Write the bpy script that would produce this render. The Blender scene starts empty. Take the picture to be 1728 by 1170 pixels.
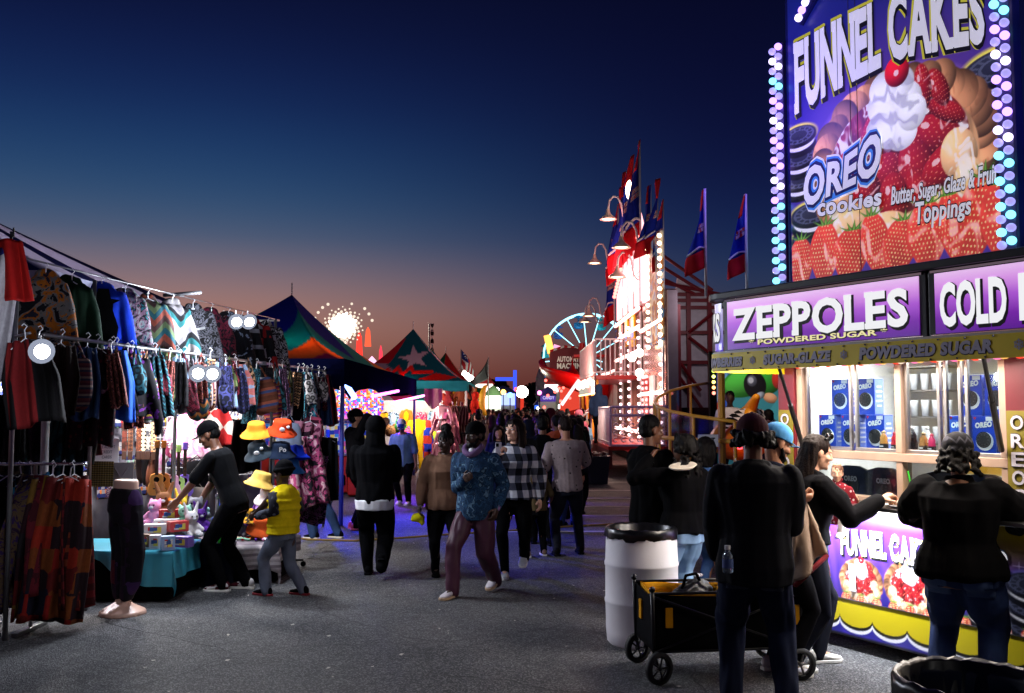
import bpy, math, random
import numpy as np
from mathutils import Vector, Matrix, Euler
R = math.radians
V = Vector
# ------------------------------------------------------------------ scene, camera, sky, exposure
S = bpy.context.scene
COL = S.collection
FPX, HZ, CAMZ = 1600.0, 688.0, 1.8          # focal length in photo pixels, horizon row, eye height
TILT = math.atan((HZ - 585) / FPX)
cam = bpy.data.cameras.new('camera'); camo = bpy.data.objects.new('camera', cam); COL.objects.link(camo)
cam.sensor_width = 36; cam.lens = 36 * FPX / 1728; cam.clip_end = 3000; cam.clip_start = .05
camo.location = (0, 0, CAMZ); camo.rotation_euler = (R(90) + TILT, 0, 0)
S.camera = camo
S.view_settings.view_transform = 'Standard'; S.view_settings.look = 'None'
S.view_settings.exposure = 0; S.view_settings.gamma = 1
try:
 S.cycles.use_denoising = True
 S.cycles.max_bounces = 6; S.cycles.transparent_max_bounces = 12
 S.cycles.sample_clamp_indirect = 4
 S.cycles.caustics_reflective = False; S.cycles.caustics_refractive = False
except Exception: pass
def lin(c):
 out = []
 for x in c[:3]:
  x = x / 255.0
  out.append(x / 12.92 if x <= .04045 else ((x + .055) / 1.055) ** 2.4)
 return (*out, 1.0)
W = bpy.data.worlds.new('World'); S.world = W; W.use_nodes = True
def build_world():
 nt = W.node_tree; N = nt.nodes; L = nt.links; N.clear()
 tc = N.new('ShaderNodeTexCoord'); sep = N.new('ShaderNodeSeparateXYZ'); L.new(tc.outputs['Generated'], sep.inputs[0])
 mr = N.new('ShaderNodeMapRange'); mr.inputs[1].default_value = -.02; mr.inputs[2].default_value = .46
 L.new(sep.outputs['Z'], mr.inputs[0])
 def ramp(stops):
  r = N.new('ShaderNodeValToRGB'); e = r.color_ramp; e.interpolation = 'B_SPLINE'
  while len(e.elements) > 1: e.elements.remove(e.elements[-1])
  for i, (el, c) in enumerate(stops):
   p = (math.sin(math.radians(el)) + .02) / .48
   k = e.elements[0] if i == 0 else e.elements.new(min(1, p))
   k.position = min(1, max(0, p)); k.color = lin(c)
  L.new(mr.outputs[0], r.inputs[0]); return r
 # twilight sky: afterglow low and to the west, night blue above; elevations in degrees
 left = ramp([(-1, (96, 42, 42)), (2, (138, 74, 66)), (5.0, (178, 126, 110)), (7.4, (138, 116, 124)), (10.0, (62, 90, 122)), (13.6, (28, 66, 112)), (17.5, (12, 36, 88)), (22, (5, 14, 58)), (27, (2, 5, 38))])
 right = ramp([(-1, (52, 16, 22)), (2, (78, 36, 38)), (4.4, (66, 52, 68)), (7, (34, 54, 88)), (10, (11, 32, 80)), (13.6, (4, 13, 62)), (18, (2, 5, 48)), (23, (1, 2, 36)), (27, (1, 1, 28))])
 az = N.new('ShaderNodeMapRange'); az.interpolation_type = 'SMOOTHSTEP'
 az.inputs[1].default_value = -.34; az.inputs[2].default_value = .26
 L.new(sep.outputs['X'], az.inputs[0])
 mx = N.new('ShaderNodeMix'); mx.data_type = 'RGBA'
 L.new(az.outputs[0], mx.inputs[0]); L.new(left.outputs[0], mx.inputs[6]); L.new(right.outputs[0], mx.inputs[7])
 # the real sky model, sun well below the horizon, adds its faint light
 sky = N.new('ShaderNodeTexSky'); sky.sky_type = 'NISHITA'; sky.sun_disc = False
 sky.sun_elevation = R(-4); sky.sun_rotation = R(-20)
 bg2 = N.new('ShaderNodeBackground'); bg2.inputs[1].default_value = .05; L.new(sky.outputs[0], bg2.inputs[0])
 bg = N.new('ShaderNodeBackground'); bg.inputs[1].default_value = .9; L.new(mx.outputs[2], bg.inputs[0])
 ad = N.new('ShaderNodeAddShader'); L.new(bg.outputs[0], ad.inputs[0]); L.new(bg2.outputs[0], ad.inputs[1])
 o = N.new('ShaderNodeOutputWorld'); L.new(ad.outputs[0], o.inputs[0])
build_world()
# added weak fill for unseen floodlights behind the camera and the last twilight
SUN = bpy.data.lights.new('sun', 'SUN'); SUN.energy = .09; SUN.angle = R(14); SUN.color = (1.0, .96, .92)
SUNO = bpy.data.objects.new('sun', SUN); COL.objects.link(SUNO); SUNO.rotation_euler = (R(52), 0, R(38))
# ------------------------------------------------------------------ geometry helpers
def at(px, py, Y):
 "world point at depth Y seen in photo pixel (px, py)"
 u, v = (px - 864) / FPX, (585 - py) / FPX
 c, s = math.cos(TILT), math.sin(TILT)
 dy, dz = c - v * s, s + v * c
 return V((u / dy * Y, Y, CAMZ + dz / dy * Y))
def gnd(px, py):
 v = (585 - py) / FPX; c, s = math.cos(TILT), math.sin(TILT)
 Y = -CAMZ * (c - v * s) / (s + v * c)
 p = at(px, py, Y); p.z = 0; return p
TMP = bpy.data.scenes.new('bake'); TVL = TMP.view_layers[0]
def evaluated(o):
 TMP.collection.objects.link(o)
 with bpy.context.temp_override(scene=TMP, view_layer=TVL): dg = bpy.context.evaluated_depsgraph_get()
 dg.update()
 me = bpy.data.meshes.new_from_object(o.evaluated_get(dg), depsgraph=dg)
 TMP.collection.objects.unlink(o); return me
RNG = np.random.RandomState(7)
_FD = [(RNG.randn(3), RNG.rand() * 6.28) for _ in range(14)]
def fold(co, amp, freq, seed=0, stretch=(1, 1, .45)):
 "wrinkle field: sums of warped sines, longer along z"
 p = co * np.array(stretch) * freq + seed * 3.7
 w = np.zeros(len(co)); q = p.copy()
 for k in range(3): q[:, k] += .9 * np.sin(p @ _FD[k][0] * 1.1 + _FD[k][1])
 for k in range(4, 11):
  d, ph = _FD[k]; w += np.sin(q @ d * (1 + .25 * (k - 4)) + ph) / (1 + .35 * (k - 4))
 return w * amp / 2.2
class MB:
 def __init__(s): s.v = []; s.f = []; s.m = []
 def add(s, vs, fs, m=0, M=None):
  b = len(s.v)
  s.v += [tuple(M @ V(p)) for p in vs] if M is not None else [tuple(p) for p in vs]
  s.f += [tuple(b + i for i in f) for f in fs]; s.m += [m] * len(fs)
 def box(s, c, d, m=0, M=None):
  x, y, z = c; a, b, h = d[0] / 2, d[1] / 2, d[2] / 2
  vs = [(x + i * a, y + j * b, z + k * h) for k in (-1, 1) for j in (-1, 1) for i in (-1, 1)]
  s.add(vs, [(0, 2, 3, 1), (4, 5, 7, 6), (0, 1, 5, 4), (2, 6, 7, 3), (0, 4, 6, 2), (1, 3, 7, 5)], m, M)
 def loft(s, rings, m=0, M=None, caps=True, closed=True):
  n = len(rings[0]); vs = [p for r in rings for p in r]; fs = []
  for i in range(len(rings) - 1):
   for j in range(n if closed else n - 1):
    k = (j + 1) % n
    fs.append((i * n + j, i * n + k, (i + 1) * n + k, (i + 1) * n + j))
  if caps: fs += [tuple(range(n))[::-1], tuple(range((len(rings) - 1) * n, len(rings) * n))]
  s.add(vs, fs, m, M)
 def tube(s, pts, r, n=8, m=0, M=None, caps=True, flat=1.0, closed=False):
  pts = [V(p) for p in pts]; N = len(pts)
  rs = [r] * N if isinstance(r, (int, float)) else r
  if closed: pts = pts + [pts[0]]; rs = list(rs) + [rs[0]]; N += 1; caps = False
  rings = []; up = None
  for i, p in enumerate(pts):
   a, b = pts[max(0, i - 1)], pts[min(N - 1, i + 1)]
   if closed and (i == 0 or i == N - 1): a, b = pts[-2], pts[1]
   t = (b - a).normalized() if (b - a).length > 1e-9 else V((0, 0, 1))
   if up is None: up = V((0, 0, 1)) if abs(t.z) < .9 else V((0, 1, 0))
   x = t.cross(up); x = x.normalized() if x.length > 1e-6 else V((1, 0, 0)); y = x.cross(t); up = y
   rings.append([p + x * math.cos(q * 2 * math.pi / n) * rs[i] + y * math.sin(q * 2 * math.pi / n) * rs[i] * flat for q in range(n)])
  s.loft(rings, m, M, caps)
 def ell(s, c, r, nu=14, nv=9, m=0, M=None):
  if isinstance(r, (int, float)): r = (r, r, r)
  vs = [(c[0], c[1], c[2] - r[2])]; fs = []
  for i in range(1, nv):
   a = -math.pi / 2 + math.pi * i / nv
   for j in range(nu):
    b = 2 * math.pi * j / nu
    vs.append((c[0] + r[0] * math.cos(a) * math.cos(b), c[1] + r[1] * math.cos(a) * math.sin(b), c[2] + r[2] * math.sin(a)))
  vs.append((c[0], c[1], c[2] + r[2])); t = len(vs) - 1
  for j in range(nu):
   k = (j + 1) % nu; fs.append((0, 1 + k, 1 + j)); fs.append((t, t - nu + j, t - nu + k))
   for i in range(nv - 2): fs.append((1 + i * nu + j, 1 + i * nu + k, 1 + (i + 1) * nu + k, 1 + (i + 1) * nu + j))
  s.add(vs, fs, m, M)
 def cap(s, a, b, ra, rb, n=10, m=0, M=None, steps=1):
  "round-ended limb from a to b"
  a, b = V(a), V(b); s.tube([a, b], [ra, rb], n, m, M); s.ell(a, ra, n, 6, m, M); s.ell(b, rb, n, 6, m, M)
 def limb(s, pts, rs, n=10, m=0, M=None):
  s.tube(pts, rs, n, m, M); s.ell(pts[0], rs[0], n, 6, m, M); s.ell(pts[-1], rs[-1], n, 6, m, M)
  for p, r in list(zip(pts, rs))[1:-1]: s.ell(p, r, n, 6, m, M)
 def lathe(s, prof, n=24, m=0, M=None, caps=True):
  s.loft([[(r * math.cos(2 * math.pi * j / n), r * math.sin(2 * math.pi * j / n), z) for j in range(n)] for r, z in prof], m, M, caps)
 def prism(s, poly, h0, h1, m=0, M=None):
  "poly in xz extruded along y from h0 to h1 (front = h0)"
  n = len(poly)
  if sum(poly[i][0] * poly[(i + 1) % n][1] - poly[(i + 1) % n][0] * poly[i][1] for i in range(n)) < 0: poly = poly[::-1]
  s.loft([[(x, h1, z) for x, z in poly], [(x, h0, z) for x, z in poly]], m, M)
 def grid(s, fn, nu, nv, m=0, M=None):
  vs = [fn(i / nu, j / nv) for j in range(nv + 1) for i in range(nu + 1)]
  fs = [(j * (nu + 1) + i, j * (nu + 1) + i + 1, (j + 1) * (nu + 1) + i + 1, (j + 1) * (nu + 1) + i) for j in range(nv) for i in range(nu)]
  s.add(vs, fs, m, M)
 def build(s, name, mats, parent=None, smooth=False, bevel=0, vox=0, sm=2, folds=None, solid=0, sub=0, seed=0, st=(1, 1, .45)):
  me = bpy.data.meshes.new(name); me.from_pydata(s.v, [], s.f)
  mats = mats if isinstance(mats, (list, tuple)) else [mats]
  if len(mats) > 1 and not vox: me.polygons.foreach_set('material_index', s.m)
  o = bpy.data.objects.new(name, me)
  if bevel or vox or solid or sub:
   for mt in mats: me.materials.append(mt)
   if vox:
    d = o.modifiers.new('r', 'REMESH'); d.mode = 'VOXEL'; d.voxel_size = vox
    if sm: d = o.modifiers.new('s', 'SMOOTH'); d.factor = .5; d.iterations = sm
   if solid: d = o.modifiers.new('t', 'SOLIDIFY'); d.thickness = solid; d.offset = 0
   if bevel: d = o.modifiers.new('b', 'BEVEL'); d.width = bevel; d.segments = 2; d.limit_method = 'ANGLE'
   if sub: d = o.modifiers.new('u', 'SUBSURF'); d.levels = sub; d.render_levels = sub
   ne = evaluated(o); o.modifiers.clear(); o.data = ne; bpy.data.meshes.remove(me); me = ne; me.name = name
  if len(me.materials) == 0 or vox:
   me.materials.clear()
   for mt in (mats[:1] if vox else mats): me.materials.append(mt)
  if folds:
   n = len(me.vertices); co = np.empty(n * 3); me.vertices.foreach_get('co', co); co = co.reshape(-1, 3)
   nr = np.empty(n * 3); me.vertex_normals.foreach_get('vector', nr); nr = nr.reshape(-1, 3)
   amp, fr = folds[:2]; co = co + nr * fold(co, amp, fr, seed, st)[:, None]
   me.vertices.foreach_set('co', co.ravel())
  if smooth or vox or sub: me.polygons.foreach_set('use_smooth', [True] * len(me.polygons))
  me.update()
  COL.objects.link(o)
  if parent is not None: o.parent = parent
  return o
def tag(o, label, cat, group=None, kind=None):
 if label: o['label'] = label
 if cat: o['category'] = cat
 if group: o['group'] = group
 if kind: o['kind'] = kind
 return o
def thing(name, label, cat, loc=(0, 0, 0), rz=0, group=None, rot=None):
 o = bpy.data.objects.new(name, None); o.empty_display_size = .1; COL.objects.link(o)
 o.location = loc; o.rotation_euler = rot if rot else (0, 0, rz)
 return tag(o, label, cat, group)
def copy_tree(o, parent=None):
 c = o.copy(); COL.objects.link(c); c.parent = parent
 for ch in list(o.children): copy_tree(ch, c)
 return c
def recolor(o, m, slot=0):
 o.material_slots[slot].link = 'OBJECT'; o.material_slots[slot].material = m
# ------------------------------------------------------------------ materials
_MC = {}
def _base(name):
 m = bpy.data.materials.new(name); m.use_nodes = True; nt = m.node_tree
 return m, nt, nt.nodes, nt.links, nt.nodes['Principled BSDF']
def mat(name, c, rough=.75, metal=0, var=.18, vs=6, bump=0, bs=90, emit=0, trans=0, spec=.4, coat=0):
 if name in _MC: return _MC[name]
 m, nt, N, L, P = _base(name); col = lin(c)
 P.inputs['Roughness'].default_value = rough; P.inputs['Metallic'].default_value = metal
 P.inputs['Specular IOR Level'].default_value = spec; P.inputs['Coat Weight'].default_value = coat
 tc = N.new('ShaderNodeTexCoord'); no = N.new('ShaderNodeTexNoise'); no.inputs['Scale'].default_value = vs; no.inputs['Detail'].default_value = 5
 L.new(tc.outputs['Object'], no.inputs['Vector'])
 mx = N.new('ShaderNodeMix'); mx.data_type = 'RGBA'; L.new(no.outputs[0], mx.inputs[0])
 mx.inputs[6].default_value = (*[max(0, k * (1 - var * 1.6)) for k in col[:3]], 1)
 mx.inputs[7].default_value = (*[min(1, k * (1 + var * 1.4)) for k in col[:3]], 1)
 L.new(mx.outputs[2], P.inputs['Base Color'])
 if emit:
  L.new(mx.outputs[2], P.inputs['Emission Color']); P.inputs['Emission Strength'].default_value = emit
 if trans: P.inputs['Transmission Weight'].default_value = trans
 if bump:
  b = N.new('ShaderNodeBump'); b.inputs['Strength'].default_value = bump; b.inputs['Distance'].default_value = .01
  n2 = N.new('ShaderNodeTexNoise'); n2.inputs['Scale'].default_value = bs; L.new(tc.outputs['Object'], n2.inputs['Vector'])
  L.new(n2.outputs[0], b.inputs['Height']); L.new(b.outputs[0], P.inputs['Normal'])
 _MC[name] = m; return m
def glow(name, c, s, sample=False):
 "surface of a lit lamp or a backlit sign face"
 if name in _MC: return _MC[name]
 m = bpy.data.materials.new(name); m.use_nodes = True; N = m.node_tree.nodes; N.clear()
 e = N.new('ShaderNodeEmission'); e.inputs[0].default_value = lin(c); e.inputs[1].default_value = s
 o = N.new('ShaderNodeOutputMaterial'); m.node_tree.links.new(e.outputs[0], o.inputs[0])
 try: m.cycles.emission_sampling = 'AUTO' if sample else 'NONE'
 except Exception: pass
 _MC[name] = m; return m
def glass(name, c=(230, 240, 245), a=.12, rough=.03):
 "thin clear sheet"
 if name in _MC: return _MC[name]
 m = bpy.data.materials.new(name); m.use_nodes = True; N = m.node_tree.nodes; L = m.node_tree.links; N.clear()
 t = N.new('ShaderNodeBsdfTransparent'); t.inputs[0].default_value = lin(c)
 g = N.new('ShaderNodeBsdfGlossy'); g.inputs['Roughness'].default_value = rough
 mx = N.new('ShaderNodeMixShader'); mx.inputs[0].default_value = a
 o = N.new('ShaderNodeOutputMaterial'); L.new(t.outputs[0], mx.inputs[1]); L.new(g.outputs[0], mx.inputs[2]); L.new(mx.outputs[0], o.inputs[0])
 _MC[name] = m; return m
def pat(name, kind, cols, sc=8, rough=.9, seed=0, emit=0):
 "patterned fabric or print: a scalar field through a stepped colour ramp"
 if name in _MC: return _MC[name]
 m, nt, N, L, P = _base(name); P.inputs['Roughness'].default_value = rough; P.inputs['Specular IOR Level'].default_value = .2
 tc = N.new('ShaderNodeTexCoord'); mp = N.new('ShaderNodeMapping'); L.new(tc.outputs['Object'], mp.inputs[0])
 mp.inputs['Location'].default_value = (seed * 1.37, seed * .71, seed * 2.13)
 def math_(op, a, b=None):
  n = N.new('ShaderNodeMath'); n.operation = op
  for i, q in enumerate((a, b)):
   if q is None: continue
   if isinstance(q, (int, float)): n.inputs[i].default_value = q
   else: L.new(q, n.inputs[i])
  return n.outputs[0]
 sp = N.new('ShaderNodeSeparateXYZ'); L.new(mp.outputs[0], sp.inputs[0]); X, Y, Z = sp.outputs
 XY = math_('ADD', X, math_('MULTIPLY', Y, .7))
 if kind == 'stripes': t = math_('FRACT', math_('MULTIPLY', Z, sc))
 elif kind == 'vstripes': t = math_('FRACT', math_('MULTIPLY', XY, sc))
 elif kind == 'diamond':
  a = math_('ABSOLUTE', math_('SUBTRACT', math_('FRACT', math_('MULTIPLY', XY, sc)), .5))
  b = math_('ABSOLUTE', math_('SUBTRACT', math_('FRACT', math_('MULTIPLY', Z, sc)), .5))
  t = math_('ADD', a, b)
 elif kind == 'zigzag':
  a = math_('ABSOLUTE', math_('SUBTRACT', math_('FRACT', math_('MULTIPLY', XY, sc)), .5))
  t = math_('FRACT', math_('ADD', math_('MULTIPLY', Z, sc), a))
 elif kind == 'plaid':
  a = math_('LESS_THAN', math_('FRACT', math_('MULTIPLY', XY, sc)), .5)
  b = math_('LESS_THAN', math_('FRACT', math_('MULTIPLY', Z, sc)), .5)
  t = math_('MULTIPLY', math_('ADD', a, b), .49)
 elif kind == 'check':
  a = math_('LESS_THAN', math_('FRACT', math_('MULTIPLY', XY, sc)), .5)
  b = math_('LESS_THAN', math_('FRACT', math_('MULTIPLY', Z, sc)), .5)
  t = math_('ABSOLUTE', math_('SUBTRACT', a, b))
  t = math_('MULTIPLY', t, .9)
 elif kind in ('patch', 'dots', 'cells'):
  v = N.new('ShaderNodeTexVoronoi'); v.inputs['Scale'].default_value = sc; L.new(mp.outputs[0], v.inputs['Vector'])
  if kind == 'patch': v.distance = 'CHEBYCHEV'; v.inputs['Randomness'].default_value = .35
  if kind == 'dots': v.inputs['Randomness'].default_value = .8; t = v.outputs['Distance']
  else:
   s2 = N.new('ShaderNodeSeparateColor'); L.new(v.outputs['Color'], s2.inputs[0]); t = s2.outputs[0]
 else:  # camo / graphic / floral: warped noise
  n = N.new('ShaderNodeTexNoise'); n.inputs['Scale'].default_value = sc; n.inputs['Detail'].default_value = {'camo': 2, 'floral': 6}.get(kind, 4)
  n.inputs['Distortion'].default_value = {'camo': .3, 'floral': 3.0}.get(kind, 1.6)
  L.new(mp.outputs[0], n.inputs['Vector']); t = math_('MULTIPLY', math_('SUBTRACT', n.outputs[0], .28), 2.2)
 r = N.new('ShaderNodeValToRGB'); e = r.color_ramp; e.interpolation = 'CONSTANT'
 while len(e.elements) > 1: e.elements.remove(e.elements[-1])
 for i, c in enumerate(cols):
  k = e.elements[0] if i == 0 else e.elements.new(i / len(cols)); k.position = i / len(cols); k.color = lin(c)
 L.new(t, r.inputs[0])
 no = N.new('ShaderNodeTexNoise'); no.inputs['Scale'].default_value = 40; L.new(tc.outputs['Object'], no.inputs['Vector'])
 mx = N.new('ShaderNodeMix'); mx.data_type = 'RGBA'; mx.blend_type = 'MULTIPLY'; mx.inputs[0].default_value = .4
 L.new(r.outputs[0], mx.inputs[6]); L.new(no.outputs[0], mx.inputs[7])
 L.new(mx.outputs[2], P.inputs['Base Color'])
 if emit: L.new(r.outputs[0], P.inputs['Emission Color']); P.inputs['Emission Strength'].default_value = emit
 _MC[name] = m; return m
def attr_mat(name, emit=0, base=1.0, rough=.5):
 "printed artwork: colours stored per vertex of a fine flat mesh"
 if name in _MC: return _MC[name]
 m, nt, N, L, P = _base(name); a = N.new('ShaderNodeAttribute'); a.attribute_name = 'ink'
 L.new(a.outputs[0], P.inputs['Base Color']); P.inputs['Roughness'].default_value = rough
 if emit: L.new(a.outputs[0], P.inputs['Emission Color']); P.inputs['Emission Strength'].default_value = emit
 try: m.cycles.emission_sampling = 'NONE'
 except Exception: pass
 _MC[name] = m; return m
def grad_mat(name, axis, stops, emit, rough=.3):
 "printed colour blend across a sign face (part of the print), lit from behind"
 m, nt, N, L, P = _base(name); tc = N.new('ShaderNodeTexCoord'); sp = N.new('ShaderNodeSeparateXYZ'); L.new(tc.outputs['Generated'], sp.inputs[0])
 r = N.new('ShaderNodeValToRGB'); e = r.color_ramp
 while len(e.elements) > 1: e.elements.remove(e.elements[-1])
 for i, (p, c) in enumerate(stops):
  k = e.elements[0] if i == 0 else e.elements.new(p); k.position = p; k.color = lin(c)
 L.new(sp.outputs[axis], r.inputs[0]); L.new(r.outputs[0], P.inputs['Base Color']); L.new(r.outputs[0], P.inputs['Emission Color'])
 P.inputs['Emission Strength'].default_value = emit; P.inputs['Roughness'].default_value = rough
 return m
def lamp(name, loc, c, w, r=.06, kind='POINT', parent=None, **k):
 l = bpy.data.lights.new(name, kind); l.color = lin(c)[:3]; l.energy = w
 if kind == 'AREA':
  l.shape = 'RECTANGLE'; l.size, l.size_y = k.get('size', (1, .3))
 else: l.shadow_soft_size = r
 if kind == 'SPOT': l.spot_size = R(k.get('angle', 90)); l.spot_blend = .6
 o = bpy.data.objects.new(name, l); COL.objects.link(o); o.location = loc
 if 'aim' in k: o.rotation_euler = (V(k['aim']) - V(loc)).to_track_quat('-Z', 'Y').to_euler()
 if parent is not None: o.parent = parent
 return o
# ------------------------------------------------------------------ writing
def words_mesh(body, h, width=None, off=0.0, m=0, fit=True):
 "text as flat outline triangles (xz plane, baseline z=0, starts x=0); returns verts, faces, width"
 cu = bpy.data.curves.new('w', 'FONT'); cu.body = body; cu.size = 1; cu.offset = off; cu.resolution_u = 3; cu.space_character = 1 + max(0, off) * 1.6
 o = bpy.data.objects.new('w', cu); me = evaluated(o)
 vs = np.array([v.co[:] for v in me.vertices]); fs = [tuple(p.vertices) for p in me.polygons]
 bpy.data.objects.remove(o); bpy.data.curves.remove(cu); bpy.data.meshes.remove(me)
 x0, x1 = vs[:, 0].min(), vs[:, 0].max(); caph = .70
 sx = (width / (x1 - x0)) if width else h / caph
 out = np.zeros((len(vs), 3)); out[:, 0] = (vs[:, 0] - x0) * sx; out[:, 2] = vs[:, 1] * h / caph
 return out, fs, (x1 - x0) * sx
def solidify_flat(mb, vs, fs, y0, depth, m=0):
 "give flat letters a real thickness: front face at y0, edges back by depth"
 n = len(vs); fr = [(v[0], y0, v[2]) for v in vs]; bk = [(v[0], y0 + depth, v[2]) for v in vs]
 from collections import Counter
 ec = Counter();
 for f in fs:
  for i in range(len(f)): ec[(f[i], f[(i + 1) % len(f)])] += 1
 side = [(a, b) for (a, b) in ec if (b, a) not in ec]
 mb.add(fr + bk, [tuple(f) for f in fs] + [(b, a, a + n, b + n) for a, b in side], m)
def lettering(mb, body, x, z, h, width=None, y=0, off=0.02, warp=None, depth=.004, m=0, slab=0):
 vs, fs, w = words_mesh(body, h, width, off)
 if warp is not None: vs = warp(vs)
 vs = vs + np.array([x, 0, z]); solidify_flat(mb, vs, fs, y, depth, m); return w
SLAB = {'F': ((.15, 'tb'),), 'U': ((.15, 't'), (.85, 't')), 'N': ((.14, 'tb'), (.86, 't')), 'E': ((.15, 'tb'),), 'L': ((.17, 'tb'),), 'A': ((.1, 'b'), (.9, 'b')),
  'K': ((.14, 'tb'), (.84, 't'), (.88, 'b')), 'P': ((.15, 'tb'),), 'D': ((.15, 'tb'),), 'R': ((.15, 'tb'), (.88, 'b')), 'I': ((.5, 'tb'),), 'T': ((.5, 'b'),), 'M': ((.1, 'tb'), (.9, 'tb')), 'H': ((.14, 'tb'), (.86, 'tb'))}
def slab_text(mb, body, x, z, h, width, y=0, off=.03, warp=None, depth=.004, m=0, gap=.1, slab=.26, grow=0):
 "heavy slab-serif capitals"
 parts = []; cx = 0
 for ch in body:
  if ch == ' ': cx += .38; continue
  vs, fs, w = words_mesh(ch, 1, None, off); vs = vs * np.array([1.0, 1, 1])
  sl = []
  for fx, tb in SLAB.get(ch, ()):
   c = cx + fx * w
   for e in tb:
    z0, z1 = (0 - off, .12) if e == 'b' else (.88, 1 + off)
    a = slab / 2 + (off - .03)
    sl.append([(c - a, z0), (c + a, z0), (c + a, z1), (c - a, z1)])
  vs[:, 0] += cx; parts.append((vs, fs, sl)); cx += w + gap
 sx = width / (cx - gap)
 for vs, fs, sl in parts:
  def tr(a):
   a = np.array(a, float) * np.array([sx, 1, h]);
   if warp is not None: a = warp(a)
   return a + np.array([x, 0, z])
  solidify_flat(mb, tr(vs), fs, y, depth, m)
  for i, q in enumerate(sl):
   n = 6; pts = [(q[0][0] + (q[1][0] - q[0][0]) * k / n, 0, q[0][1]) for k in range(n + 1)] + [(q[2][0] + (q[3][0] - q[2][0]) * k / n, 0, q[2][1]) for k in range(n + 1)]
   v2 = tr(pts); f2 = [(k, k + 1, 2 * n - k, 2 * n + 1 - k) for k in range(n)]
   solidify_flat(mb, v2, f2, y - .0006 - .0002 * (i % 3), depth, m)
# ------------------------------------------------------------------ people
SK = {'dark': (58, 36, 26), 'brown': (104, 66, 46), 'tan': (168, 118, 90), 'light': (205, 158, 132)}
def skin(k): return mat('skin_' + k, SK[k], .5, var=.12, vs=14, bump=.1, bs=200)
def cloth(name, c, var=.25, bump=.25, rough=.9, spec=.1): return mat(name, c, rough, var=var, vs=9, bump=bump, bs=220, spec=spec)
BLACK = cloth('black_cotton', (7, 7, 9), spec=.04); BLACK2 = cloth('washed_black_cotton', (12, 12, 15), spec=.05); NAVY = cloth('navy_cotton', (16, 20, 36))
DENIM = mat('blue_denim', (44, 66, 104), .9, var=.45, vs=5, bump=.3, bs=260, spec=.15); DDENIM = mat('dark_denim', (28, 44, 82), .9, var=.4, vs=6, bump=.3, bs=260, spec=.15)
LDENIM = mat('light_denim', (128, 156, 184), .9, var=.35, vs=7, bump=.3, bs=260, spec=.15)
HAIRB = mat('black_hair', (9, 7, 7), .6, var=.4, vs=30, bump=.5, bs=120, spec=.12); HAIRD = mat('dark_brown_hair', (24, 14, 11), .6, var=.4, vs=30, bump=.5, bs=120, spec=.12)
WHITE = cloth('white_cotton', (210, 210, 212)); RUBBER = mat('white_rubber', (215, 212, 205), .6)
EYEW = mat('eye_white', (215, 210, 205), .2, var=.02); PUPIL = mat('pupil', (12, 8, 6), .15, var=0)
def ik(a, b, l1, l2, pole):
 a, b = V(a), V(b); d = b - a; Ld = min(d.length, (l1 + l2) * .999); d = d.normalized(); b = a + d * Ld
 al = (l1 * l1 - l2 * l2 + Ld * Ld) / (2 * Ld); h = math.sqrt(max(0, l1 * l1 - al * al))
 p = V(pole); p = (p - d * p.dot(d)); p = p.normalized() if p.length > 1e-6 else V((0, 1, 0))
 return a + d * al + p * h, b
TORSO = {'m': [(.445, .082, .060), (.50, .091, .066), (.55, .087, .062), (.61, .080, .056), (.68, .086, .060), (.74, .098, .066), (.785, .104, .062), (.815, .098, .050), (.835, .062, .038), (.85, .034, .034)],
  'f': [(.445, .092, .066), (.50, .102, .074), (.55, .094, .066), (.61, .073, .052), (.67, .077, .060), (.73, .086, .072), (.78, .092, .056), (.812, .086, .045), (.832, .054, .034), (.85, .029, .029)],
  'c': [(.42, .088, .068), (.47, .096, .074), (.53, .09, .07), (.60, .088, .068), (.66, .09, .068), (.72, .098, .066), (.755, .10, .06), (.78, .09, .05), (.80, .05, .036), (.81, .034, .034)]}
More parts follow.
